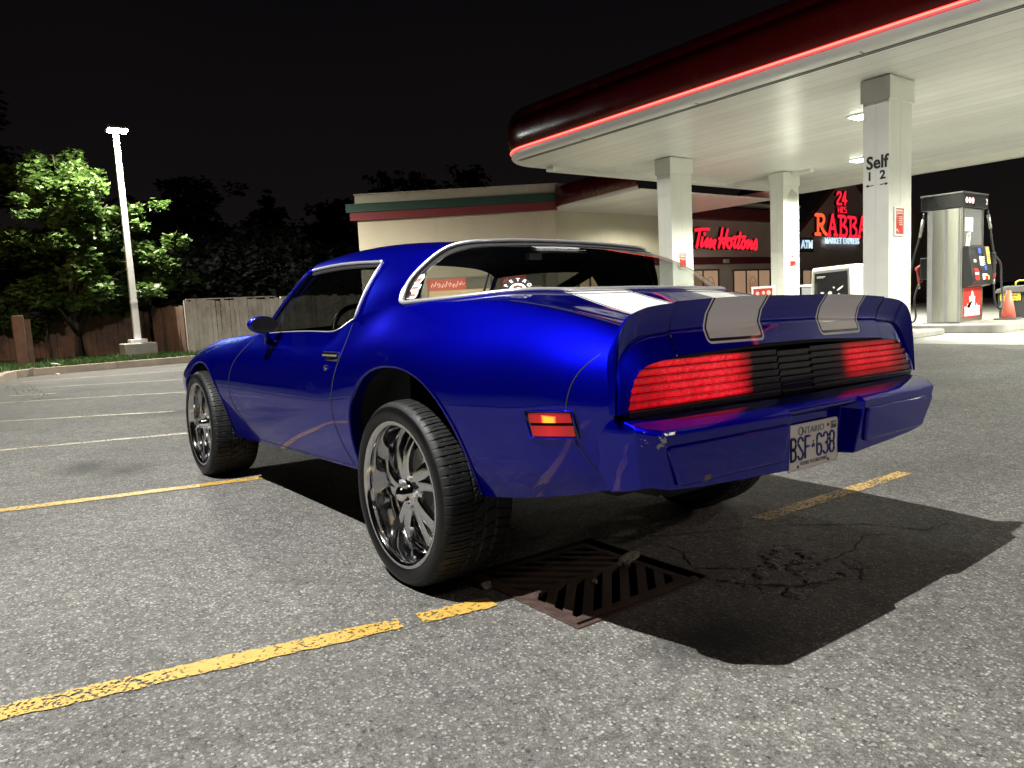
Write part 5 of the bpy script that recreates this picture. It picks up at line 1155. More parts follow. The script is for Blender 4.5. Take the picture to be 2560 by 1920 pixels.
# wheel arch openings in side view
ARCH = {'rear': (.040, .42, .455, .412, 2.25), 'front': (2.765, .42, .450, .345, 2.15)}
def arch_f(name, x, z):
    cx, cz, rx, rz, n = ARCH[name]
    if z < cz: return abs(x-cx)/rx
    return (abs((x-cx)/rx)**n+abs((z-cz)/rz)**n)**(1/n)
def y_at(x, z):
    P = sec_side(x, np.linspace(0, 6, 61)); return float(np.interp(z, P[:, 1], P[:, 0]))
def side_mesh():
    xs = np.unique(np.concatenate([np.arange(-1.03, 3.7501, .016), [3.75]])); ss = np.linspace(0, 6, 64)
    V = np.zeros((len(xs), len(ss), 3))
    for i, x in enumerate(xs): P = sec_side(x, ss); V[i, :, 0] = x; V[i, :, 1] = P[:, 0]; V[i, :, 2] = P[:, 1]
    ins = np.zeros(V.shape[:2], int)
    for i, x in enumerate(xs):
        for a, nm in ((1, 'rear'), (2, 'front')):
            if abs(x-ARCH[nm][0]) < .5:
                for j in range(len(ss)):
                    if arch_f(nm, x, V[i, j, 2]) < 1: ins[i, j] = a
    F = []; snap = set()
    nj = len(ss)
    for i in range(len(xs)-1):
        for j in range(nj-1):
            c = [(i, j), (i+1, j), (i+1, j+1), (i, j+1)]; k = [ins[q] for q in c]
            if all(k): continue
            if any(k):
                for q in c:
                    if ins[q]: snap.add(q)
            F.append(tuple(a*nj+b for a, b in c))
    for (i, j) in snap:
        nm = 'rear' if ins[i, j] == 1 else 'front'; cx, cz, rx, rz, n = ARCH[nm]; x, y, z = V[i, j]
        if z < cz: x2, z2 = cx+math.copysign(rx, x-cx), z
        else: f = max(arch_f(nm, x, z), 1e-3); x2, z2 = cx+(x-cx)/f, cz+(z-cz)/f
        V[i, j] = (x2, y_at(x2, z2), z2)
    return [tuple(v) for v in V.reshape(-1, 3)], F
def mirror(v, f):
    n = len(v); return v+[(a, -b, c) for a, b, c in v], f+[tuple(i+n for i in reversed(q)) for q in f]
def grid(P):
    """P array (a,b,3) -> verts, faces"""
    a, b = P.shape[:2]; return [tuple(p) for p in P.reshape(-1, 3)], [(i*b+j, (i+1)*b+j, (i+1)*b+j+1, i*b+j+1) for i in range(a-1) for j in range(b-1)]
BODY = MB()
def addm(mb, v, f): v, f = mirror(list(v), list(f)); mb.add(v, f)
sv, sf = side_mesh(); addm(BODY, sv, sf)
# --- lower edge of the rear glass (lies on the deck)
GB_X = lambda s: float(np.interp(s, [6, 6.25, 6.6, 7.0, 7.4, 8.2, 9], [.20, -.02, -.24, -.345, -.395, -.438, -.45]))
# the glass-base curve as (x,s) smoothed
gs = np.linspace(6, 9, 90)
_py = [0, .20, .45, .60, .70, .765, .792]; _px = [-.452, -.442, -.402, -.325, -.205, 0.0, .20]
def _target_y(x): return float(np.interp(x, _px, _py))
gx = []
for s in gs:
    lo_, hi_ = -.452, .20
    for _ in range(26):
        m_ = (lo_+hi_)/2
        if sec_deck(m_, s)[0][0]-_target_y(m_) >= 0: lo_ = m_
        else: hi_ = m_
    gx.append((lo_+hi_)/2)
gx = np.array(gx); gx[0] = .20; gx[-1] = -.452
for _ in range(6): gx[1:-1] = .25*gx[:-2]+.5*gx[1:-1]+.25*gx[2:]
GBASE = np.array([[x, *sec_deck(x, s)[0]] for x, s in zip(gx, gs)])
# deck (boot lid and quarter tops)
T_ = np.linspace(0, 1, 46); D = np.zeros((len(gs), len(T_), 3))
for a, (s, x0) in enumerate(zip(gs, gx)):
    for b_, t_ in enumerate(T_): x = x0+(-1.03-x0)*t_; D[a, b_] = (x, *sec_deck(x, s)[0])
v, f = grid(D); addm(BODY, v, f)
# bonnet and cowl
hx = np.linspace(0, 1, 60); hs = np.linspace(6, 9, 30); D = np.zeros((len(hs), len(hx), 3))
for a, s in enumerate(hs):
    x0 = 1.90+.22*math.sin((s-6)/3*math.pi/2)
    for b_, t_ in enumerate(hx): x = x0+(3.75-x0)*t_; D[a, b_] = (x, *sec_deck(x, s)[0])
v, f = grid(D[:, ::-1]); addm(BODY, v, f)
# roof: rear edge = top of rear glass, front edge = windscreen header
us = np.linspace(8, 12, 44)
rx0 = nspline([6, 6.5, 7.2, 8, 8.6, 9.2, 9.6, 10.4, 12], np.array([.205, .222, .212, .185, .145, .085, .066, .072, .090]), us)[:, 0]
rx1 = nspline([8, 9, 10.5, 12], np.array([1.50, 1.56, 1.61, 1.63]), us)[:, 0]
D = np.zeros((len(us), 60, 3))
for a, s in enumerate(us):
    for b_, t_ in enumerate(np.linspace(0, 1, 60)): x = rx0[a]+(rx1[a]-rx0[a])*t_; D[a, b_] = (x, *sec_up(x, s)[0])
ROOF = D; v, f = grid(D[:, ::-1]); addm(BODY, v, f)
# sail panels between door glass and rear glass
ps = np.linspace(6, 8, 40)
px0 = nspline([6, 6.5, 7.2, 8, 8.6, 9.2, 9.6, 10.4, 12], np.array([.205, .222, .212, .185, .145, .085, .066, .072, .090]), ps)[:, 0]
px0[0] = .20
px1 = nspline([6, 6.4, 7, 7.5, 8], np.array([.600, .606, .612, .618, .630]), ps)[:, 0]
D = np.zeros((len(ps), 30, 3))
for a, s in enumerate(ps):
    for b_, t_ in enumerate(np.linspace(0, 1, 30)): x = px0[a]+(px1[a]-px0[a])*t_; D[a, b_] = (x, *sec_up(x, s)[0])
SAIL = D; v, f = grid(D[:, ::-1]); addm(BODY, v, f)
# belt filler: side skin top from x=.60 to the A pillar ends at the glass
body = BODY.build('body', PNT, car, True, recalc=False)
bm = bmesh.new(); bm.from_mesh(body.data); bmesh.ops.remove_doubles(bm, verts=bm.verts, dist=.0006); bmesh.ops.recalc_face_normals(bm, faces=bm.faces); bm.to_mesh(body.data); bm.free()
# --- nose cap (hidden from the camera)
q = MB(); sec = sec_side(3.75, np.linspace(0, 6, 30)); dk = sec_deck(3.75, np.linspace(6, 9, 20)); prof = np.vstack([sec, dk[1:]]); rings = []
for k, (dx, sc_y, sc_z) in enumerate(((0, 1, 1), (.10, .97, .97), (.17, .90, .90), (.20, .78, .80), (.205, .4, .5))):
    zc = .56; rings.append([(3.75+dx, p[0]*sc_y, zc+(p[1]-zc)*sc_z) for p in prof])
P = np.array(rings); v, f = grid(P); addm(q, v, f); q.build('front_bumper_cap', PNT, car, True)
q = MB(); q.box(3.90, 3.965, -.70, -.25, .60, .70); q.box(3.90, 3.965, .25, .70, .60, .70); q.build('headlight', MAT['chrome_dull'], car, bevel=.01)
q = MB(); q.box(3.66, 3.70, .795, .815, .60, .66); q.build('side_marker', MAT['turn_amber'], car)
# --- arch lips and wheel wells
def arch_pts(nm, n=60, grow=0.0):
    cx, cz, rx, rz, e_ = ARCH[nm]; rx += grow; rz += grow; zb = .395 if nm == 'rear' else .345; pts = [(cx+rx, zb), (cx+rx, (zb+cz)/2)]
    for k in range(n+1):
        a = math.pi*k/n; c, s = math.cos(a), math.sin(a); pts.append((cx+rx*math.copysign(abs(c)**(2/e_), c), cz+rz*abs(s)**(2/e_)))
    pts += [(cx-rx, (zb+cz)/2), (cx-rx, zb+(.02 if nm == 'rear' else -.03))]; return pts
for nm in ('rear', 'front'):
    A = arch_pts(nm); q = MB(); rows = []
    for x, z in A:
        cx, cz = ARCH[nm][:2]; y = y_at(x, z); d = Vector((x-cx, z-cz)).normalized()
        rows.append([(x+d.x*.012, y+.0035, z+d.y*.012), (x+d.x*.004, y+.006, z+d.y*.004), (x-d.x*.002, y+.001, z-d.y*.002), (x, y-.012, z), (x, y-.05, z)])
    v, f = grid(np.array(rows))
    for sg in (1, -1): q = MB(); q.add([(a, sg*b, c) for a, b, c in v], f); q.build('wheel_arch_lip', PNT, car, True)
    q = MB(); A = arch_pts(nm, grow=.012); rows = [[(x, y_at(x, z)-.03, z), (x, .62, z+.01), (x, .45, z)] for x, z in A]; v, f = grid(np.array(rows)); WV, WF = v, f
    cx, cz = ARCH[nm][:2]; cap = [(x, .45, z) for x, z in A]; v2 = cap+[(cx, .45, .3)]; f2 = [(i, i+1, len(cap)) for i in range(len(cap)-1)]; 
    for sg in (1, -1): q = MB(); q.add([(a, sg*b, c) for a, b, c in WV], WF); q.add([(a, sg*b, c) for a, b, c in v2], f2); q.build('wheel_well', MAT['underbody'], car, recalc=False)
# floor pan and sills
q = MB(); q.box(-1.0, -.45, -.80, .80, .50, .54); q.box(-.45, .52, -.44, .44, .40, .44); q.box(.50, 2.28, -.835, .835, .345, .40); q.box(2.25, 3.25, -.44, .44, .36, .40); q.box(3.2, 3.8, -.70, .70, .38, .42)
q.cyl((0, -.80, .354), .05, 1.6, 14, 'y'); q.cyl((0, 0, .354), .13, .001, 14, 'y', r2=.13); q.cyl((.0, -.10, .354), .13, .20, 16, 'y')
for s in (-1, 1): q.tube([(2.2, s*.4, .30), (.9, s*.42, .29), (.3, s*.48, .40), (-.4, s*.50, .44), (-.9, s*.52, .46)], .03, 8)
q.box(-.80, -.40, -.35, .35, .38, .50)
q.build('underbody', MAT['underbody'], car)

# ---------------------------------------------------------------- glass, seals and bright trim
gtop = []
for s in ps[1:]: x = float(np.interp(s, ps, px0)); gtop.append([x, *sec_up(x, s)[0]])
for a, s in enumerate(us[1:]): gtop.append(list(ROOF[a+1, 0]))
GTOP = np.array([list(GBASE[0])]+gtop)       # from the lower left corner up and across to the centre
def resample(P, n, w=None):
    d = np.r_[0, np.cumsum(np.linalg.norm(np.diff(P, axis=0), axis=1))]; t = np.linspace(0, 1, n) if w is None else w; return np.stack([np.interp(t*d[-1], d, P[:, k]) for k in range(3)], 1)
NG = 70
wt = np.linspace(0, 1, NG)
bot = resample(GBASE, NG, wt**.85); top = resample(GTOP, NG, wt**1.0)
G = np.zeros((NG, 18, 3))
for a in range(NG):
    for b_, t_ in enumerate(np.linspace(0, 1, 18)):
        p = bot[a]*(1-t_)+top[a]*t_; bul = .030*math.sin(math.pi*t_)*min(1, a/12); c = Vector((-.6, p[1]*.6, .75)).normalized(); G[a, b_] = p+np.array(c)*bul - np.array([0, .006, .004])
q = MB(); v, f = grid(G); addm(q, v, f); rg = q.build('rear_window', MAT['car_glass'], car, True)
bm = bmesh.new(); bm.from_mesh(rg.data); bmesh.ops.remove_doubles(bm, verts=bm.verts, dist=.001); bmesh.ops.recalc_face_normals(bm, faces=bm.faces); bm.to_mesh(rg.data); bm.free()
# black ceramic border inside the glass edge
q = MB()
for E0, E1 in ((top, 1), ):
    rows = [[tuple(G[a, 17]+np.array([0, 0, .001])), tuple(G[a, 15])] for a in range(NG)]; v, f = grid(np.array(rows)); addm(q, [(x, y, z+.0015) for x, y, z in v], f)
rows = [[tuple(G[0+a, 0]), tuple(G[0+a, 17])] for a in range(0, 9)]; v, f = grid(np.array(rows)); 
q.build('rear_window_border', MAT['gap_black'], car, recalc=False)
def sym_curve(P): return [tuple(p) for p in P]+[(p[0], -p[1], p[2]) for p in P[::-1][1:]]
def off(P, d): return [Vector(p)+Vector(d) for p in P]
ring_t = sym_curve(GTOP); ring_b = sym_curve(GBASE)
ring = np.array([tuple(p) for p in ring_t]+[tuple(p) for p in ring_b[::-1][1:-1]])
ring = resample(np.vstack([ring, ring[:1]]), 521)[:-1]
for _ in range(14): ring = .25*np.roll(ring, 1, 0)+.5*ring+.25*np.roll(ring, -1, 0)
q = MB(); q.tube(off(ring, (0, 0, .005)), .0135, 8, closed=True, flat=(1.0, .7)); q.build('rear_window_trim', MAT['chrome_dull'], car, True, recalc=False)
# door glass
pillar = lambda s: float(np.interp(s, [6, 7, 8], [1.86, 1.70, 1.47]))
for sg, nm in ((1, 'left'), (-1, 'right')):
    D = np.zeros((26, 30, 3))
    for a, s in enumerate(np.linspace(6, 8, 26)):
        x0 = float(np.interp(s, ps, px1)); x1 = pillar(s)
        for b_, t_ in enumerate(np.linspace(0, 1, 30)):
            x = x0+(x1-x0)*t_; p = sec_up(x, s)[0]; D[a, b_] = (x, sg*(p[0]-.014), p[1]-(.004 if s > 7.9 else 0))
    v, f = grid(D)
    if sg > 0: GL_LEFT = D
    o_ = mobj('door_window', v, f, MAT['tinted_glass'], car, True)
    # bright trim: rail, B-pillar edge, belt
    rail = [(x, sg*(sec_up(x, 8.0)[0][0]+.003), sec_up(x, 8.0)[0][1]) for x in np.linspace(.63, 1.47, 30)]
    bp_ = [(float(np.interp(s, ps, px1)), sg*(sec_up(float(np.interp(s, ps, px1)), s)[0][0]+.002), sec_up(float(np.interp(s, ps, px1)), s)[0][1]) for s in np.linspace(6, 8, 16)]
    ap = [(pillar(s), sg*(sec_up(pillar(s), s)[0][0]+.002), sec_up(pillar(s), s)[0][1]) for s in np.linspace(8, 6, 16)]
    q = MB(); q.tube(rail, .0065, 7, flat=(.7, 1.2)); q.tube(bp_, .0042, 6); q.build('window_trim', MAT['chrome_dull'], car, True, recalc=False)
    q = MB(); q.tube(ap, .013, 8, flat=(1.3, .9)); q.build('a_pillar', PNT, car, True, recalc=False)
    q = MB(); q.tube([(x+.012, y_*1.0-sg*.0, z) for x, y_, z in ap], .008, 6); q.tube([(x+.045, y_-sg*.03, z+.012) for x, y_, z in ap], .009, 6); q.build('windscreen_trim', MAT['chrome_dull'], car, True, recalc=False)
    belt = [(x, sg*(rows_side(x)[0][6][0]-.002), rows_side(x)[0][6][1]+.001) for x in np.linspace(.60, 1.88, 50)]
    q = MB(); q.tube(belt, .004, 6); q.build('belt_trim', MAT['chrome_dull'], car, True, recalc=False)
    seal = [(x, sg*(sec_up(x, 7.96)[0][0]-.012), sec_up(x, 7.96)[0][1]-.016) for x in np.linspace(.64, 1.47, 30)]
    q = MB(); q.tube(seal, .016, 6); q.build('window_seal', MAT['gap_black'], car, True, recalc=False)
# windscreen
tp = np.array([ROOF[a, -1] for a in range(len(us))]); tp = np.vstack([[pillar(8), *sec_up(pillar(8), 8)[0]], tp]); bs = np.array([[1.90+.22*math.sin((s-6)/3*math.pi/2), *sec_deck(1.90+.22*math.sin((s-6)/3*math.pi/2), s)[0]] for s in np.linspace(6, 9, 50)])
bb, tt = resample(bs, 40), resample(tp, 40); G2 = np.array([[bb[a]*(1-t_)+tt[a]*t_+np.array([.03, 0, .02])*math.sin(math.pi*t_) for t_ in np.linspace(0, 1, 12)] for a in range(40)])
q = MB(); v, f = grid(G2); addm(q, v, f); q.build('windscreen', MAT['clear_glass'], car, True)

# ---------------------------------------------------------------- interior
q = MB()
hl = ROOF[:, ::2].copy(); hl[..., 2] -= (.004+.031*np.clip(np.arange(hl.shape[1])/6, 0, 1))[None, :]; hl[..., 1] *= .985; v, f = grid(hl); addm(q, v, f)
sl = SAIL[:, ::2].copy(); sl[..., 1] -= .035; v, f = grid(sl); addm(q, v, f); q.build('headliner', MAT['interior'], car, True)
q = MB(); q.box(-.42, .48, -.70, .70, .86, .90); q.box(.36, .48, -.62, .62, .45, .93); q.box(-1.0, .2, -.62, .62, .80, .86)
for sg in (1, -1):
    q.box(.62, 1.9, sg*.755-.01, sg*.755+.01, .40, .955); q.box(.22, .62, sg*.745-.01, sg*.745+.01, .40, 1.0)
q.build('cabin_trim', MAT['interior'], car)
q = MB(); q.box(1.62, 2.05, -.74, .74, .70, .955); q.build('dashboard', MAT['interior'], car, bevel=.03)
for sg in (1, -1):
    st = empty('seat', (0, 0, 0)); st.parent = car
    q = MB(); q.box(.72, 1.22, sg*.37-.24, sg*.37+.24, .42, .60); q.build('cushion', MAT['interior'], st, bevel=.04)
    q = MB(); q.prism([(.70, .50), (.84, .50), (.72, .985), (.62, .985)], 'y', sg*.37-.23, sg*.37+.23); q.build('backrest', MAT['interior'], st, bevel=.04)
    q = MB(); q.prism([(.60, .988), (.71, .988), (.69, 1.045), (.61, 1.045)], 'y', sg*.37-.10, sg*.37+.10); q.build('headrest', MAT['interior'], st, bevel=.03)
q = MB(); c_ = Vector((1.40, .37, .93)); ring = []
for a in np.linspace(0, 2*math.pi, 36, endpoint=False): ring.append(c_+Vector((.17*math.sin(a)*.42, .185*math.cos(a), .185*math.sin(a)*.9)))
q.tube(ring, .015, 8, closed=True); q.tube([c_+Vector((0, .18, 0)), c_, c_+Vector((0, -.18, 0))], .014, 6); q.tube([c_, c_+Vector((.3, 0, -.14))], .02, 8); q.build('steering_wheel', MAT['chrome_dull'] if False else MAT['plastic_black'], car, True)
q = MB(); q.box(1.50, 1.53, -.10, .10, 1.27, 1.325); q.build('inside_mirror', MAT['plastic_black'], car, bevel=.01)
q = MB(); q.tube([(.52, -.62, 1.262), (.86, -.62, 1.145)], .026, 6, flat=(.5, 1.3)); q.tube([(.40, .55, 1.24), (.47, .60, 1.0), (.70, .62, .7)], .012, 6); q.build('shoulder_belt', MAT['interior'], car)
q = MB()
for sg in (1, -1): q.prism([(.46, .95), (.60, .95), (.62, 1.275), (.20, 1.255), (.21, 1.17), (.30, 1.12)], 'y', sg*.70-.004, sg*.70+.004) if False else None
q.box(.30, .33, -.04, .04, 1.275, 1.305); q.build('dome_lamp', MAT['patch_grey'], car)

# ---------------------------------------------------------------- tail: spoiler, lamp surround
TT = np.array([(-1.066, 0, 1.049), (-1.066, .17, 1.050), (-1.063, .45, 1.0445), (-1.060, .60, 1.0375), (-1.058, .70, 1.030), (-1.056, .755, 1.018), (-1.054, .800, .998), (-1.053, .832, .960), (-1.054, .848, .905), (-1.056, .856, .84), (-1.060, .862, .742)])
KK = np.array([(-1.030, 0, .962), (-1.030, .17, .962), (-1.028, .45, .951), (-1.026, .60, .947), (-1.026, .69, .939), (-1.028, .745, .925), (-1.030, .785, .903), (-1.034, .812, .872), (-1.042, .828, .835), (-1.050, .840, .795), (-1.058, .852, .742)])
OO = np.array([(-1.056, 0, .8985), (-1.056, .17, .8975), (-1.054, .42, .8885), (-1.052, .60, .881), (-1.052, .68, .874), (-1.052, .728, .864), (-1.052, .762, .845), (-1.054, .784, .815), (-1.057, .797, .785), (-1.060, .806, .76), (-1.062, .812, .742)])
SS = np.array([(-.900, 0, .978), (-.900, .17, .974), (-.900, .45, .960), (-.900, .60, .955), (-.905, .68, .948), (-.92, .725, .932), (-.945, .765, .915), (-.965, .800, .885), (-.985, .822, .84), (-.995, .828, .80), (-1.00, .832, .742)])
II = OO+np.array([.05, -.0, .0])
par = np.array([0, .17, .45, .60, .69, .76, .82, .88, .94, 1.0, 1.10])
def tail_curve(C, u): return nspline(par, C, u)
def tail_section(u):
    s_, t_, k_, o_, i_ = [tail_curve(C, u)[0] for C in (SS, TT, KK, OO, II)]
    lip = t_+np.array([.010, 0, -.001])
    m1 = s_*.5+lip*.5-np.array([0, 0, .020]) if u < .72 else s_*.5+lip*.5
    c1 = t_*.55+k_*.45+np.array([.012, 0, -.003]) if u < .76 else t_*.5+k_*.5+np.array([.006, 0, 0])
    c2 = t_*.15+k_*.85+np.array([.006, 0, -.001])
    c3 = k_*.85+o_*.15+np.array([-.001, 0, 0])
    return [s_, m1, lip, t_, c1, c2, k_, c3, k_*.4+o_*.6, o_, o_+np.array([.012, 0, 0]), i_]
def tail_part(name, u0, u1, n, both=True, push=0.0):
    rows = []
    for u in np.linspace(u0, u1, n):
        sec = tail_section(u); rows.append([tuple(p+np.array([0, 0, -push])) for p in sec])
    v, f = grid(np.array(rows)); sets = []
    if both: q = MB(); addm(q, v, f); sets = [q]
    else:
        for sg in (1, -1): q = MB(); q.add([(a, sg*b, c) for a, b, c in v], f); sets.append(q)
    for q in sets:
        o_ = q.build(name, PNT, car, False)
        bm = bmesh.new(); bm.from_mesh(o_.data); bmesh.ops.remove_doubles(bm, verts=bm.verts, dist=.0005); bmesh.ops.recalc_face_normals(bm, faces=bm.faces); bm.to_mesh(o_.data); bm.free()
        o_.data.polygons.foreach_set('use_smooth', [True]*len(o_.data.polygons))
        o_.data.set_sharp_from_angle(angle=math.radians(26))
tail_part('spoiler', 0, .599, 40); tail_part('spoiler_end_cap', .603, 1.10, 60, False, .0035)
q = MB(); rows = [[tuple(p+np.array([.004, 0, -.002])) for p in tail_section(u)[1:10]] for u in (.596, .606)]; v, f = grid(np.array(rows))
for sg in (1, -1): q = MB(); q.add([(a, sg*b, c) for a, b, c in v], f); q.build('spoiler_seam', MAT['gap_black'], car, recalc=False)
# recess behind the lamps
q = MB(); q.box(-1.006, -.99, -.775, .775, .70, .885); q.build('lamp_recess', MAT['gap_black'], car)
# flush black gasket ring
q = MB(); rows = []
for u in np.linspace(0, 1.10, 80):
    o_ = tail_curve(OO, u)[0]; c = Vector((0, -o_[1], .79-o_[2])); c = Vector((0, -.3*min(1, o_[1]/.7)-.0, -1)) if u < .7 else Vector((0, -1, -.25)); c.normalize(); rows.append([tuple(o_+np.array([.006, 0, 0])), tuple(o_+np.array([.010, c.y*.012, c.z*.012]))])
v, f = grid(np.array(rows)); addm(q, v, f); q.build('lamp_gasket', MAT['gap_black'], car, recalc=False)
# lamp units: stepped louvre lenses
def half_width(z): # outer y limit of the lamp opening at height z
    P = tail_curve(OO, np.linspace(.6, 1.10, 60)); return float(np.interp(-z, -P[:, 2], P[:, 1]))+.003
NSL = 7; ZB, ZT = .724, .877
def louvres(name, y0f, y1f, mat, edge_mat, xoff=0.0, dz=0.0):
    q = MB(); e_ = MB()
    hh = (ZT-ZB)/NSL
    for k in range(NSL):
        z0, z1 = ZB+hh*k+dz, ZB+hh*(k+1)-.0034+dz
        xo = lambda z: -1.043-(ZT-z)*.15+xoff
        ylo = [y0f(z0), y0f(z1)]; yhi = [y1f(z0), y1f(z1)]
        if yhi[1] < ylo[1]+.02: continue
        n_ = 24
        rows = []
        for zz, xx, i_ in ((z0, xo(z0)+.003, 0), (z1, xo(z1)-.0045, 1)):
            rows.append([(xx, ylo[i_]+(yhi[i_]-ylo[i_])*t_, zz) for t_ in np.linspace(0, 1, n_)])
        rows.append([(xo(z1)+.010, ylo[1]+(yhi[1]-ylo[1])*t_, z1+.0005) for t_ in np.linspace(0, 1, n_)])
        v, f = grid(np.array(rows)); q.add(v, f)
        ra = [(xo(z1)-.0052, ylo[1]+(yhi[1]-ylo[1])*t_, z1) for t_ in np.linspace(0, 1, n_)]; e_.tube(ra, .0009, 4)
    o_ = q.build(name, MAT[mat], car, recalc=False); e2 = e_.build('louvre_edge', MAT[edge_mat], o_, recalc=False)
    return o_
ytop = lambda z: half_width(z)
louvres('tail_lamp', lambda z: .100, ytop, 'lamp_red', 'louvre_edge'); louvres('tail_lamp', lambda z: -ytop(z), lambda z: -.100, 'lamp_red', 'louvre_edge')
louvres('fuel_door_louvres', lambda z: -.094, lambda z: .094, 'lens_black', 'louvre_edge', 0.0, -.006)
q = MB(); q.box(-1.040, -1.02, -.775, .775, .712, .862); q.build('lamp_backing', MAT['gap_black'], car)
# red light thrown by the lamps on the bumper shelf comes from the lenses themselves

# ---------------------------------------------------------------- rear bumper
bsec = [ # six points: shelf inner, shelf edge, face top, inset top, bottom edge, inner bottom
[(-.893, .79, .731), (-.893, .838, .7275), (-.897, .8425, .700), (-.902, .844, .660), (-1.004, .826, .516), (-1.0, .70, .512)],
[(-.96, .79, .730), (-.96, .838, .7265), (-.965, .843, .700), (-.970, .845, .660), (-1.035, .826, .522), (-1.02, .70, .512)],
[(-1.055, .80, .728), (-1.06, .838, .7235), (-1.065, .843, .698), (-1.068, .844, .660), (-1.080, .822, .532), (-1.05, .70, .52)],
[(-1.062, .795, .726), (-1.100, .835, .712), (-1.108, .838, .700), (-1.108, .838, .660), (-1.104, .815, .540), (-1.06, .68, .52)],
[(-1.064, .79, .725), (-1.128, .818, .704), (-1.136, .820, .694), (-1.134, .818, .655), (-1.120, .790, .541), (-1.07, .66, .52)],
[(-1.065, .775, .724), (-1.146, .788, .700), (-1.164, .790, .687), (-1.161, .783, .655), (-1.138, .740, .529), (-1.09, .64, .515)],
[(-1.068, .65, .722), (-1.150, .65, .698), (-1.171, .65, .685), (-1.166, .645, .655), (-1.145, .630, .520), (-1.10, .60, .51)],
[(-1.072, .45, .720), (-1.154, .45, .697), (-1.176, .45, .684), (-1.171, .45, .655), (-1.150, .44, .511), (-1.10, .44, .505)],
[(-1.075, .222, .719), (-1.157, .222, .697), (-1.181, .222, .683), (-1.177, .222, .655), (-1.156, .196, .502), (-1.11, .19, .50)],
[(-1.075, .205, .719), (-1.157, .205, .697), (-1.160, .203, .680), (-1.108, .196, .662), (-1.106, .172, .503), (-1.10, .17, .50)],
[(-1.076, .10, .718), (-1.157, .10, .697), (-1.160, .10, .680), (-1.108, .10, .660), (-1.106, .10, .502), (-1.10, .10, .50)],
[(-1.076, 0, .718), (-1.157, 0, .697), (-1.160, 0, .680), (-1.108, 0, .660), (-1.106, 0, .502), (-1.10, 0, .50)]]
q = MB(); v, f = grid(np.array(bsec)); addm(q, v, f); rb = q.build('rear_bumper', PNT, car, False)
bm = bmesh.new(); bm.from_mesh(rb.data); bmesh.ops.remove_doubles(bm, verts=bm.verts, dist=.0005); bmesh.ops.recalc_face_normals(bm, faces=bm.faces); bm.to_mesh(rb.data); bm.free()
bv = rb.modifiers.new('bevel', 'BEVEL'); bv.width = .007; bv.segments = 3; bv.limit_method = 'ANGLE'; bv.angle_limit = math.radians(18)
rb.data.polygons.foreach_set('use_smooth', [True]*len(rb.data.polygons)); rb.modifiers.new('wn', 'WEIGHTED_NORMAL')
# raised face pads
for sg in (1, -1):
    def fx(y, z): # bumper face x at (y,z)
        z0 = np.interp(y, [.2, .45, .65, .79], [.683, .684, .685, .687]); xt = np.interp(y, [.22, .45, .65, .79], [-1.181, -1.176, -1.171, -1.162]); return xt+(z0-z)*.140
    q = MB()
    for (ya, yb, yc, yd, zt, zb_, o_, nm) in ((.235, .775, .245, .722, .656, .538, .0075, 0),):
        out_c = []
        def rr_(y0t, y1t, y0b, y1b, zt, zb_, r):
            pts = []
            cs = [(y1t, zt, -1, -1, 0), (y0t, zt, 1, -1, 90), (y0b, zb_, 1, 1, 180), (y1b, zb_, -1, 1, 270)]
            for cy_, cz_, sy_, sz_, a0 in cs:
                for k in range(5):
                    a = math.radians(a0+22.5*k); pts.append((cy_+sy_*r+r*math.cos(a), cz_+sz_*r+r*math.sin(a)))
            return pts
        for inset, oo in ((0, .0), (.0, .006), (.004, o_+.002), (.012, o_+.003)):
            P = rr_(ya+inset, yb-inset, yc+inset, yd-inset, zt-inset, zb_+inset, .012); out_c.append([(fx(y, z)-oo, sg*y, z) for y, z in P])
        K = len(out_c[0]); v = [p for r in out_c for p in r]; f = [(i*K+k, i*K+(k+1) % K, (i+1)*K+(k+1) % K, (i+1)*K+k) for i in range(3) for k in range(K)]+[tuple(range(3*K, 4*K))]
        q.add(v, f)
    o_ = q.build('bumper_pad', PNT, car, False, bevel=.0015)
# shelf ripple bolt
# ---------------------------------------------------------------- number plate
pl = empty('number_plate', (-1.117, 0, .556)); pl.parent = car
q = MB()
def rrect(w, h, r, n=5):
    pts = []
    for cx, cy, a0 in ((w/2-r, h/2-r, 0), (-w/2+r, h/2-r, 90), (-w/2+r, -h/2+r, 180), (w/2-r, -h/2+r, 270)):
        for k in range(n+1): a = math.radians(a0+90*k/n); pts.append((cx+r*math.cos(a), cy+r*math.sin(a)))
    return pts
q.prism(rrect(.305, .152, .012), 'x', -.003, .0); q.build('plate_sheet', MAT['plate_white'], pl)
q = MB(); Rm = rrect(.300, .147, .010); q.tube([(-.0035, y, z) for y, z in Rm], .0018, 5, closed=True); q.build('plate_rim', MAT['plate_white'], pl, True, recalc=False)
q = MB(); yy = -.0042
place_text(q, 'O', .042, (yy, .0755, .050), (0, -1, 0), (0, 0, 1), .0003, .0001); place_text(q, 'NTARIO', .032, (yy, .003, .0500), (0, -1, 0), (0, 0, 1), .0003, .0, 0, 'CENTER', 1.15)
q.build('province_name', MAT['plate_grey'], pl, recalc=False); q = MB(); place_text(q, 'YOURS TO DISCOVER', .0175, (yy, -.002, -.0565), (0, -1, 0), (0, 0, 1), .0003, .0002, 0, 'CENTER', .95); q.build('plate_motto', MAT['plate_grey'], pl, recalc=False)
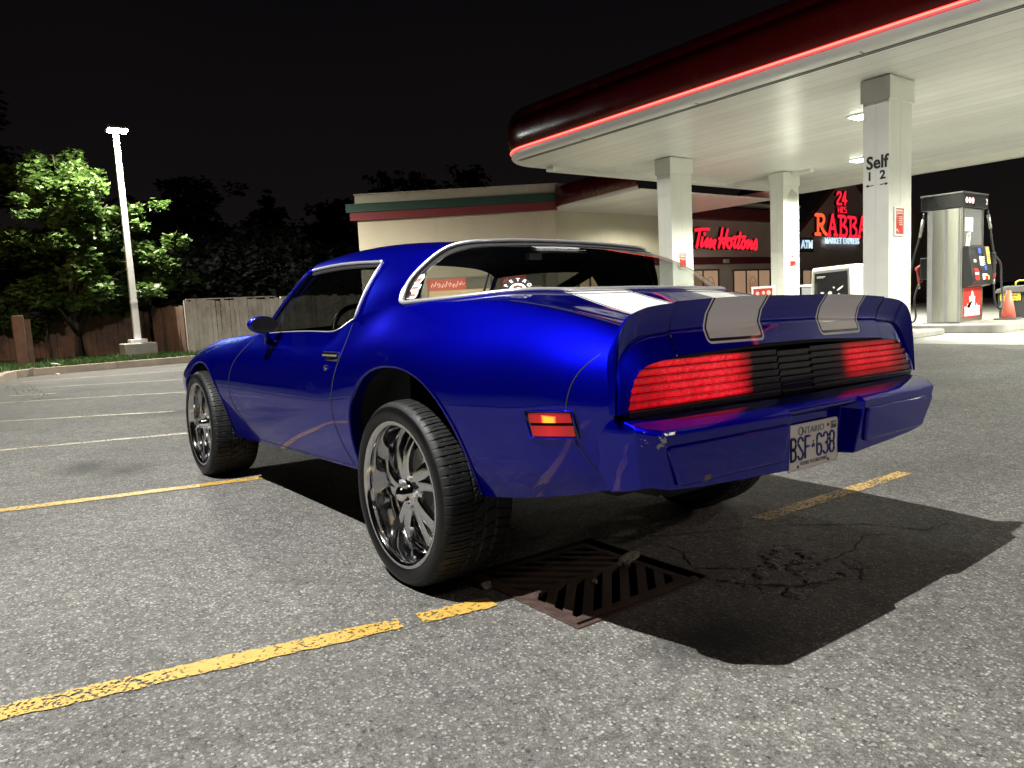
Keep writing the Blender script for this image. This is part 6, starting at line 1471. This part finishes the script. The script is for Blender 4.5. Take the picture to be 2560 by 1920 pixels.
# embossed serial, drawn as strokes in plate coordinates
def glyph(ch, cx, w=.028, h=.072):
    x0, x1, z0, z1 = cx-w/2, cx+w/2, -.041, -.041+h; zm = (z0+z1)/2; r = w*.42
    def ar(cx_, cz_, rx_, rz_, a0, a1, n=8): return [(cx_+rx_*math.cos(math.radians(a)), cz_+rz_*math.sin(math.radians(a))) for a in np.linspace(a0, a1, n)]
    xm = cx; W2 = w/2
    if ch == 'B': return [[(x0, z0), (x0, z1)], [(x0, z1)]+ar(xm, z1-W2*.8, W2, W2*.8, 90, 0)+[(x1, zm+W2)]+[(x1-.003, zm+.004), (x0, zm)], [(x0, zm), (x1-.004, zm-.003), (x1, zm-W2), (x1, z0+W2)]+ar(xm, z0+W2*.8, W2, W2*.8, 0, -90)+[(x0, z0)]]
    if ch == 'S': return [[(x1, z1-W2)]+ar(xm, z1-W2, W2, W2, 10, 180)+[(x0, zm+W2*1.1), (xm, zm), (x1, zm-W2*1.1), (x1, z0+W2)]+ar(xm, z0+W2, W2, W2, 0, -180)]
    if ch == 'F': return [[(x0, z0), (x0, z1)], [(x0, z1), (x1, z1)], [(x0, zm+.002), (x1-.005, zm+.002)]]
    if ch == '6': return [[(x1, z1-W2)]+ar(xm, z1-W2, W2, W2, 10, 180)+[(x0, zm), (x0, z0+W2)]+ar(xm, z0+W2, W2, W2, 180, 360)+[(x1, zm-W2)]+ar(xm, zm-W2+.003, W2, W2*.9, 0, 180)]
    if ch == '3': return [[(x0, z1-W2)]+ar(xm, z1-W2, W2, W2, 170, 0)+[(x1, zm+W2), (x1-.003, zm+.003), (xm, zm)], [(xm, zm), (x1-.002, zm-.003), (x1, zm-W2), (x1, z0+W2)]+ar(xm, z0+W2, W2, W2, 0, -170)]
    if ch == '8': return [ar(xm, z1-W2, W2, W2, 0, 180)+[(x0, zm+W2*.9), (x0+.004, zm), (x0, zm-W2*.9), (x0, z0+W2)]+ar(xm, z0+W2, W2, W2, 180, 360)+[(x1, zm-W2*.9), (x1-.004, zm), (x1, zm+W2*.9), (x1, z1-W2)], [(x0+.004, zm), (x1-.004, zm)]]
    return []
q = MB()
for ch, c in (('B', -.120), ('B', -.120), ('S', -.078), ('F', -.037), ('6', .034), ('3', .074), ('8', .114)):
    for st in glyph(ch, c): q.tube([(-.0038, -a, b_) for a, b_ in st], .0042, 6, flat=(1, 1))
q.build('plate_serial', MAT['plate_blue'], pl, True, recalc=False)
q = MB(); c = -.002
q.tube([(-.004, 0.0+.002, .014), (-.004, .002, .006)], .0012, 4); q.tube([(-.004, .006, .011), (-.004, -.002, .011)], .0012, 4); q.prism([(.010, -.010), (-.006, -.010), (-.008, .002), (-.003, .000), (.002, .006), (.007, .000), (.012, .002)], 'x', -.0050, -.0036); q.build('crown_mark', MAT['plate_blue'], pl)
q = MB(); q.box(-.0042, -.0032, -.140, -.108, .040, .064); q.build('validation_sticker', MAT['sticker_green'], pl)
q = MB(); q.box(-.0046, -.0043, -.137, -.118, .052, .061); q.box(-.0046, -.0043, -.113, -.110, .043, .062); q.build('sticker_print', MAT['patch_grey'], pl)
q = MB()
for y in (.092, -.092): q.cyl((-.0042, y, -.064), .0052, .001, 12, 'x')
q.build('bolt_hole', MAT['gap_black'], pl)
q = MB(); q.cyl((-.0055, -.090, .055), .0055, .003, 10, 'x'); q.build('plate_screw', MAT['rust'], pl)

# ---------------------------------------------------------------- side marker, handle, lock, mirror, seams, stickers
def skin(x, z, out_=0.0): return (x, y_at(x, z)+out_, z)
for sg in (1, -1):
    q = MB()
    corners = [(-.728, .7215), (-.900, .7345), (-.914, .668), (-.742, .653)]
    def quad(tz0, tz1, tx0, tx1, o_, n=6):
        A_, B_, C_, D_ = [np.array(c) for c in corners]; rows = []
        for tz in np.linspace(tz0, tz1, 3):
            rows.append([])
            for tx in np.linspace(tx0, tx1, n):
                p = (A_*(1-tx)+B_*tx)*(1-tz)+(D_*(1-tx)+C_*tx)*tz; y = y_at(p[0], p[1])+o_; rows[-1].append((p[0], sg*y, p[1]))
        return np.array(rows)
    v, f = grid(quad(-.12, 1.12, -.06, 1.06, .0012)); q.add(v, f); fo = q.build('side_marker_frame', MAT['gap_black'], car, True, recalc=False)
    q = MB(); A_ = quad(-.08, 1.08, -.035, 1.035, .006); P = [tuple(p) for p in A_[0]]+[tuple(A_[1][-1])]+[tuple(p) for p in A_[2][::-1]]+[tuple(A_[1][0])]; q.tube(P, .0035, 6, closed=True); q.build('side_marker_bezel', PNT, fo, True, recalc=False)
    for t0, t1 in ((.0, .42), (.56, 1.0)): q = MB(); v, f = grid(quad(t0, t1, .02, .97, .0045, 9)); q.add(v, f); q.build('marker_lens', MAT['marker_red'], fo, True, recalc=False)
    # door handle: flap in a recess, and the key lock
    q = MB(); v, f = grid(np.array([[(x, sg*(y_at(x, z)+.001), z) for x in np.linspace(.625, .782, 6)] for z in (.835, .868)])); q.add(v, f); ho = q.build('handle_recess', MAT['gap_black'], car, recalc=False)
    q = MB(); yb = y_at(.7, .862); q.prism([(0, .852), (.018, .856), (.022, .866), (.014, .876), (0, .876)], 'x', .628, .780); q.v = [(x, sg*(yb+.002+y), z) for x, y, z in q.v]; q.build('door_handle', MAT['chrome'], ho, bevel=.003)
    q = MB(); q.cyl((.742, y_at(.742, .802)-.004 if sg > 0 else -y_at(.742, .802)+.004, .802), .015, .010*sg, 18, 'y', r2=.012); q.build('door_lock', MAT['chrome'], car)
    # panel seams
    def seam(pts, w_=.0036, nm='panel_gap'):
        P = nspline(np.arange(len(pts)), np.array(pts), np.linspace(0, len(pts)-1, 40)); rows = []
        for i, p in enumerate(P):
            d = P[min(i+1, 39)]-P[max(i-1, 0)]; d /= np.linalg.norm(d)+1e-9; n_ = np.array([-d[1], d[0]]); rows.append([(p[0]+n_[0]*k*w_, sg*(y_at(p[0]+n_[0]*k*w_, p[1]+n_[1]*k*w_)+.0012), p[1]+n_[1]*k*w_) for k in (-1, 1)])
        v, f = grid(np.array(rows)); q_ = MB(); q_.add(v, f); q_.build(nm, MAT['gap_black'], car, recalc=False)
    seam([(.603, 1.0), (.601, .93), (.608, .85), (.625, .76), (.640, .68), (.648, .58), (.625, .47), (.560, .37)])
    seam([(1.985, .925), (2.06, .85), (2.115, .77), (2.140, .68), (2.150, .57), (2.10, .49), (2.0, .41), (1.86, .335)])
    seam([(1.86, .335), (1.3, .345), (.9, .357), (.575, .368)], .002)
    seam([(-.962, .898), (-.930, .868), (-.895, .815), (-.876, .735)], .0016)
    seam([(-.893, .722), (-.900, .66), (-.955, .575), (-1.0, .52)], .002)
    # quarter-to-deck seam running back from the rear glass
    q = MB(); P = []
    for x in np.linspace(-.42, -.93, 30):
        s_ = 6.12+.10*(-.42-x); p = sec_deck(x, s_)[0]; P.append((x, sg*p[0], p[1]+.0006))
    q.tube(P, .0016, 4); q.build('deck_seam', MAT['gap_black'], car, recalc=False)
    # wing mirror
    q = MB(); mx_, my_, mz_ = 1.54, .905, 1.008
    bm = bmesh.new(); bmesh.ops.create_uvsphere(bm, u_segments=24, v_segments=16, radius=1)
    for v_ in bm.verts:
        x, y, z = v_.co; fx_ = .080 if x > 0 else .030; v_.co = Vector((mx_+x*fx_*(1-.15*abs(z)), sg*(my_+y*.080-.008*z), mz_+z*.047+.004*y))
    me = bpy.data.meshes.new('wing_mirror'); bm.to_mesh(me); bm.free(); me.materials.append(MAT['gap_black'] if False else PNT)
    mo = bpy.data.objects.new('wing_mirror', me); COL.objects.link(mo); mo.parent = car; me.polygons.foreach_set('use_smooth', [True]*len(me.polygons))
    q = MB(); q.cyl((mx_-.0345, sg*my_, mz_), .0435, .006, 28, 'x'); q.v = [(x, sg*my_+(y-sg*my_)*1.66, mz_+(z-mz_)*.98) for x, y, z in q.v]; q.build('mirror_glass', MAT['poster_black'], mo)
    q = MB(); q.tube([(1.56, sg*.885, .972), (1.60, sg*.865, .945), (1.64, sg*.845, .915)], [.020, .018, .026], 10); q.build('mirror_arm', PNT, mo, True)
# boot lid front cut and centre line
q = MB(); P = []
for s in np.linspace(6.35, 9, 50): x = float(np.interp(s, gs, gx))-.045; p = sec_deck(x, s)[0]; P.append((x, p[0], p[1]+.0006))
q.tube(sym_curve(np.array(P)), .0016, 4); q.build('boot_lid_seam', MAT['gap_black'], car, recalc=False)
# stickers on the rear glass: a local frame at grid position (a,t) of the pane
def gframe(a, t_):
    i = min(int(a), NG-2); fa = a-i; jj = t_*17; j = min(int(jj), 16); ft = jj-j
    P_ = Vector(G[i, j]*(1-fa)*(1-ft)+G[i+1, j]*fa*(1-ft)+G[i, j+1]*(1-fa)*ft+G[i+1, j+1]*fa*ft)
    da = Vector(G[i+1, j]-G[max(i-1, 0), j]); dt = Vector(G[i, j+1]-G[i, j]); n_ = da.cross(dt).normalized()
    if n_.z < 0: n_ = -n_
    up = (Vector((0, 0, 1))-n_*n_.z).normalized(); rt = up.cross(n_).normalized()
    if rt.x > 0 and abs(rt.x) > abs(rt.y): rt = -rt
    if abs(rt.y) >= abs(rt.x) and rt.y > 0: rt = -rt
    return P_, rt, up, n_
STK = [(11.5, .79, .019, .007, 0), (10.0, .735, .026, .020, 1), (7.5, .62, .033, .014, 1), (5.0, .50, .033, .016, 2)]
for a0, t0, hw, hh, kd in STK:
    P_, rt, up, n_ = gframe(a0, t0)
    sp_ = lambda a, b_, o_: tuple(P_+rt*(a+.30*b_)+up*b_+n_*(.005+o_))
    pts = [sp_(a, b_, 0) for a, b_ in rrect(hw*2, hh*2, min(hw, hh)*.5, 3)]; so = mobj('window_sticker', pts, [tuple(range(len(pts)))], MAT['decal_white'], car)
    if kd:
        q = MB()
        for k in range(5):
            a = -hw*.72+1.2*hw*k/4; q.tube([sp_(a-.003, -hh*.45, .001), sp_(a+.001, hh*.45, .001), sp_(a+.004, -hh*.35, .001)], .0013, 4)
        q.build('sticker_print', MAT['decal_red'], so, recalc=False)
    if kd == 2:
        pts = [sp_(a-hw*.66, b_, .0018) for a, b_ in rrect(hw*.5, hh*1.6, .002, 2)]; mobj('sticker_patch', pts, [tuple(range(len(pts)))], MAT['gap_black'], so)
# arched black sticker with white letters
P_, rt, up, n_ = gframe(29.0, .03)
sp_ = lambda a, b_, o_: P_+rt*a+up*b_+n_*(.006+o_)
def ring_pts(ra, rb, n, o_=0): return np.array([[tuple(sp_(-r*math.cos(a), r*math.sin(a)*1.15, o_)) for r in (ra, rb)] for a in np.linspace(.02, math.pi-.02, n)])
r0, r1 = .033, .058
v, f = grid(ring_pts(r0, r1, 30)); so = mobj('window_sticker', v, f, MAT['gap_black'], car)
v, f = grid(ring_pts(.004, r0-.002, 24)); mobj('sticker_centre', v, f, MAT['decal_white'], so)
q = MB()
for k, ch in enumerate('PETRO'):
    a = math.pi*(.86-.18*k); rm = .0455; place_text(q, ch, .022, sp_(rm*math.cos(a), rm*math.sin(a)*1.15, .0012), rt*math.sin(a)-up*math.cos(a), up*math.sin(a)+rt*math.cos(a), .0003, .0006)
q.build('sticker_lettering', MAT['decal_white'], so, recalc=False)
q = MB(); q.tube([sp_(-.016, .012, .002), sp_(0, .018, .002), sp_(.016, .012, .002)], .004, 5); q.build('sticker_print', MAT['rust'], so, recalc=False)
# faint outlined script along the top of the rear glass
q = MB(); rr = random.Random(2); P = []
for k in range(34):
    a0 = 48+17*k/33; Pq, rt, up, n_ = gframe(a0, .74 if k % 2 else .80); P.append(Pq+n_*.005+up*rr.uniform(-.004, .004))
q.tube(P, .0012, 4); P = []
for k in range(17): Pq, rt, up, n_ = gframe(47+19*k/16, .70); P.append(Pq+n_*.005)
q.tube(P, .0010, 4); q.build('window_script', MAT['panel_grey'], car, recalc=False)
# ================================================================ WHEELS
RT, RR, WY = .3555, .2795, .953      # tyre radius, rim lip radius, outer lip y
def wheel_meshes():
    out = {}
    # tyre section: (y inward from the outer lip plane, radius)
    W_ = .285
    prof = [(.012, .262), (.004, .272), (-.004, .283), (-.009, .300), (-.0095, .318), (-.004, .333), (.006, .343), (.016, .3495)]
    inner = [(W_-a, b) for a, b in prof[::-1]]
    nt_ = 44; tread = [(.016+(W_-.032)*k/nt_, .3495+.006*(1-((k-nt_/2)/(nt_/2))**4)) for k in range(1, nt_)]
    P = prof+tread+inner; NA = 1080; v = []; f = []; mi = []
    for i in range(NA):
        a = 2*math.pi*i/NA
        for j, (y, r) in enumerate(P):
            d = 0.0
            if len(prof)-3 <= j < len(prof)+nt_+2:
                w = (y-.016)/(W_-.032)           # 0 outer shoulder .. 1 inner
                ang = a/(2*math.pi)
                if w < .36:                       # outer shoulder blocks: radial sipes
                    u = (ang*64+w*.30) % 1; g = min(u, 1-u)
                    if g < .075: d = .0040
                    u2 = (ang*64+.5+w*.30) % 1; g2 = min(u2, 1-u2)
                    if g2 < .035 and w > .05: d = max(d, .0022)
                if abs(w-.36) < .018: d = .006
                if .36 < w < .74:                 # sweeping curved grooves
                    ww = (w-.36)/.38; u = (ang*39+1.1*ww*ww+.55*math.sin(ww*3.0)) % 1; g = min(u, 1-u)
                    if g < .055: d = .0062
                    u = (ang*39+.5+.35*ww) % 1; g = min(u, 1-u)
                    if g < .05 and ww < .45: d = max(d, .0045)
                if abs(w-.74) < .018 or abs(w-.55) < .010: d = max(d, .006)
                if w > .74:
                    u = (ang*60-w*1.2) % 1; g = min(u, 1-u)
                    if g < .08: d = .0055
                edge = min(1, max(0, (j-(len(prof)-3))/3)); d *= edge
            # raised ring and lettering band on the sidewall
            v.append((( r-d)*math.cos(a), -y, (r-d)*math.sin(a)))
    n = len(P)
    for i in range(NA):
        k = (i+1) % NA
        for j in range(n-1):
            f.append((i*n+j, i*n+j+1, k*n+j+1, k*n+j)); mi.append(0 if len(prof)-3 <= j < len(prof)+nt_+2 else 1)
    out['tyre'] = (v, f, mi)
    # rim: lip, deep barrel
    rp = [(.014, .268), (.002, .2745), (-.0035, .2795), (-.004, .2725), (-.002, .2655), (.004, .2605), (.012, .2575), (.040, .2545), (.085, .250), (.10, .244), (.12, .225), (.19, .222), (.26, .245), (.272, .262)]
    NA = 144; v = []; f = []
    for i in range(NA):
        a = 2*math.pi*i/NA
        for y, r in rp: v.append((r*math.cos(a), -y, r*math.sin(a)))
    n = len(rp)
    for i in range(NA):
        k = (i+1) % NA
        for j in range(n-1): f.append((i*n+j, k*n+j, k*n+j+1, i*n+j+1))
    out['rim'] = (v, f)
    # spokes: five twisted pairs; each prong curves from the hub to the barrel
    q = MB()
    def prong(a0, sweep, w0, w1, w2, fork):
        n_ = 18; rows = []
        for k in range(n_+1):
            t_ = k/n_; r = .045+(.2515-.045)*t_; a = a0+sweep*(t_**1.5)+fork*(t_**.9)
            wd = w0*(1-t_)**2+2*w1*t_*(1-t_)+w2*t_**2
            yc = .046-.022*math.sin(t_*math.pi*.62)+.050*t_**1.6     # bulges out mid-way then dives into the barrel
            c, s = math.cos(a), math.sin(a); tg = np.array([-s, 0, c]); rd = np.array([c, 0, s]); P0 = rd*r
            # direction along the prong for the normal of the strip
            sec = []
            for (u_, dy) in ((-1, .022), (-1, .004), (-.80, .0), (-.35, -.001), (0, -.0015), (.35, -.001), (.80, .0), (1, .004), (1, .022)):
                sec.append(tuple(P0+tg*u_*wd/2+np.array([0, -(yc+dy), 0])))
            rows.append(sec)
        v, f = grid(np.array(rows)); q.add(v, f)
    for k in range(5):
        a = math.radians(90+72*k)
        prong(a-.10, .22, .066, .044, .066, -.06); prong(a+.12, .10, .054, .036, .056, .30)
    out['spokes'] = (q.v, q.f)
    q = MB()   # hub disc with lug recesses and pointed cap
    hp = [(.075, .0), (.075, .082), (.058, .080), (.047, .070), (.044, .052), (.044, .040), (.030, .036), (.024, .033), (.012, .031), (.004, .026), (-.004, .016), (-.008, .0)]
    NA = 60; v = []; f = []
    for i in range(NA):
        a = 2*math.pi*i/NA
        for y, r in hp: v.append((r*math.cos(a), -y, r*math.sin(a)))
    n = len(hp)
    for i in range(NA):
        k2 = (i+1) % NA
        for j in range(n-1): f.append((i*n+j, k2*n+j, k2*n+j+1, i*n+j+1))
    out['hub'] = (v, f)
    q = MB()
    for k in range(5): a = math.radians(54+72*k); q.cyl((.060*math.cos(a), -.050, .060*math.sin(a)), .009, .012, 10, 'y')
    out['lug'] = (q.v, q.f)
    q = MB(); q.cyl((0, -.150, 0), .165, .018, 60, 'y'); q.cyl((0, -.16, 0), .085, .055, 36, 'y')
    for k in range(24): a = 2*math.pi*k/24; q.cyl((.135*math.cos(a), -.131, .135*math.sin(a)), .004, .0015, 6, 'y')
    out['disc'] = (q.v, q.f)
    q = MB(); v = []; f = []
    for i, a in enumerate(np.linspace(math.radians(150), math.radians(215), 10)):
        for r in (.115, .185):
            for y in (.118, .175): v.append((r*math.cos(a), -y, r*math.sin(a)))
    for i in range(9):
        b0 = i*4; f += [(b0, b0+4, b0+6, b0+2), (b0+1, b0+3, b0+7, b0+5), (b0, b0+1, b0+5, b0+4), (b0+2, b0+6, b0+7, b0+3)]
    f += [(0, 2, 3, 1), (36, 37, 39, 38)]; q.add(v, f); out['caliper'] = (q.v, q.f)
    return out
WM = wheel_meshes()
def make_wheel(x, y, sg, spin):
    w = empty('wheel', (x, y, .3545)); w.parent = car
    w.rotation_euler = (0, spin, 0 if sg > 0 else math.pi)
    if not hasattr(make_wheel, 'src'):
        S_ = {}
        v, f, mi = WM['tyre']; S_['tyre'] = mobj('tyre', v, f, [MAT['tyre'], MAT['tyre_side']], w, True, mi); S_['tyre'].data.set_sharp_from_angle(angle=math.radians(40))
        v, f = WM['rim']; S_['rim'] = mobj('rim', v, f, MAT['wheel_chrome'], w, True); S_['rim'].data.set_sharp_from_angle(angle=math.radians(50))
        v, f = WM['spokes']; S_['spokes'] = mobj('spokes', v, f, MAT['wheel_chrome'], w, True); S_['spokes'].data.set_sharp_from_angle(angle=math.radians(48))
        v, f = WM['hub']; S_['hub_cap'] = mobj('hub_cap', v, f, MAT['chrome'], w, True)
        v, f = WM['lug']; S_['lug_nut'] = mobj('lug_nut', v, f, MAT['chrome_dull'], w)
        v, f = WM['disc']; S_['brake_disc'] = mobj('brake_disc', v, f, MAT['brake_steel'], w)
        v, f = WM['caliper']; S_['brake_caliper'] = mobj('brake_caliper', v, f, MAT['plastic_grey'], w)
        make_wheel.src = S_
        for o_ in S_.values():
            bm = bmesh.new(); bm.from_mesh(o_.data); bmesh.ops.recalc_face_normals(bm, faces=bm.faces); bm.to_mesh(o_.data); bm.free()
    else:
        for o_ in make_wheel.src.values():
            c = o_.copy(); COL.objects.link(c); c.parent = w
    return w
make_wheel(0, WY, 1, .35); make_wheel(2.748, WY+.012, 1, 1.1); make_wheel(0, -WY, -1, .2); make_wheel(2.748, -WY-.012, -1, 2.0)
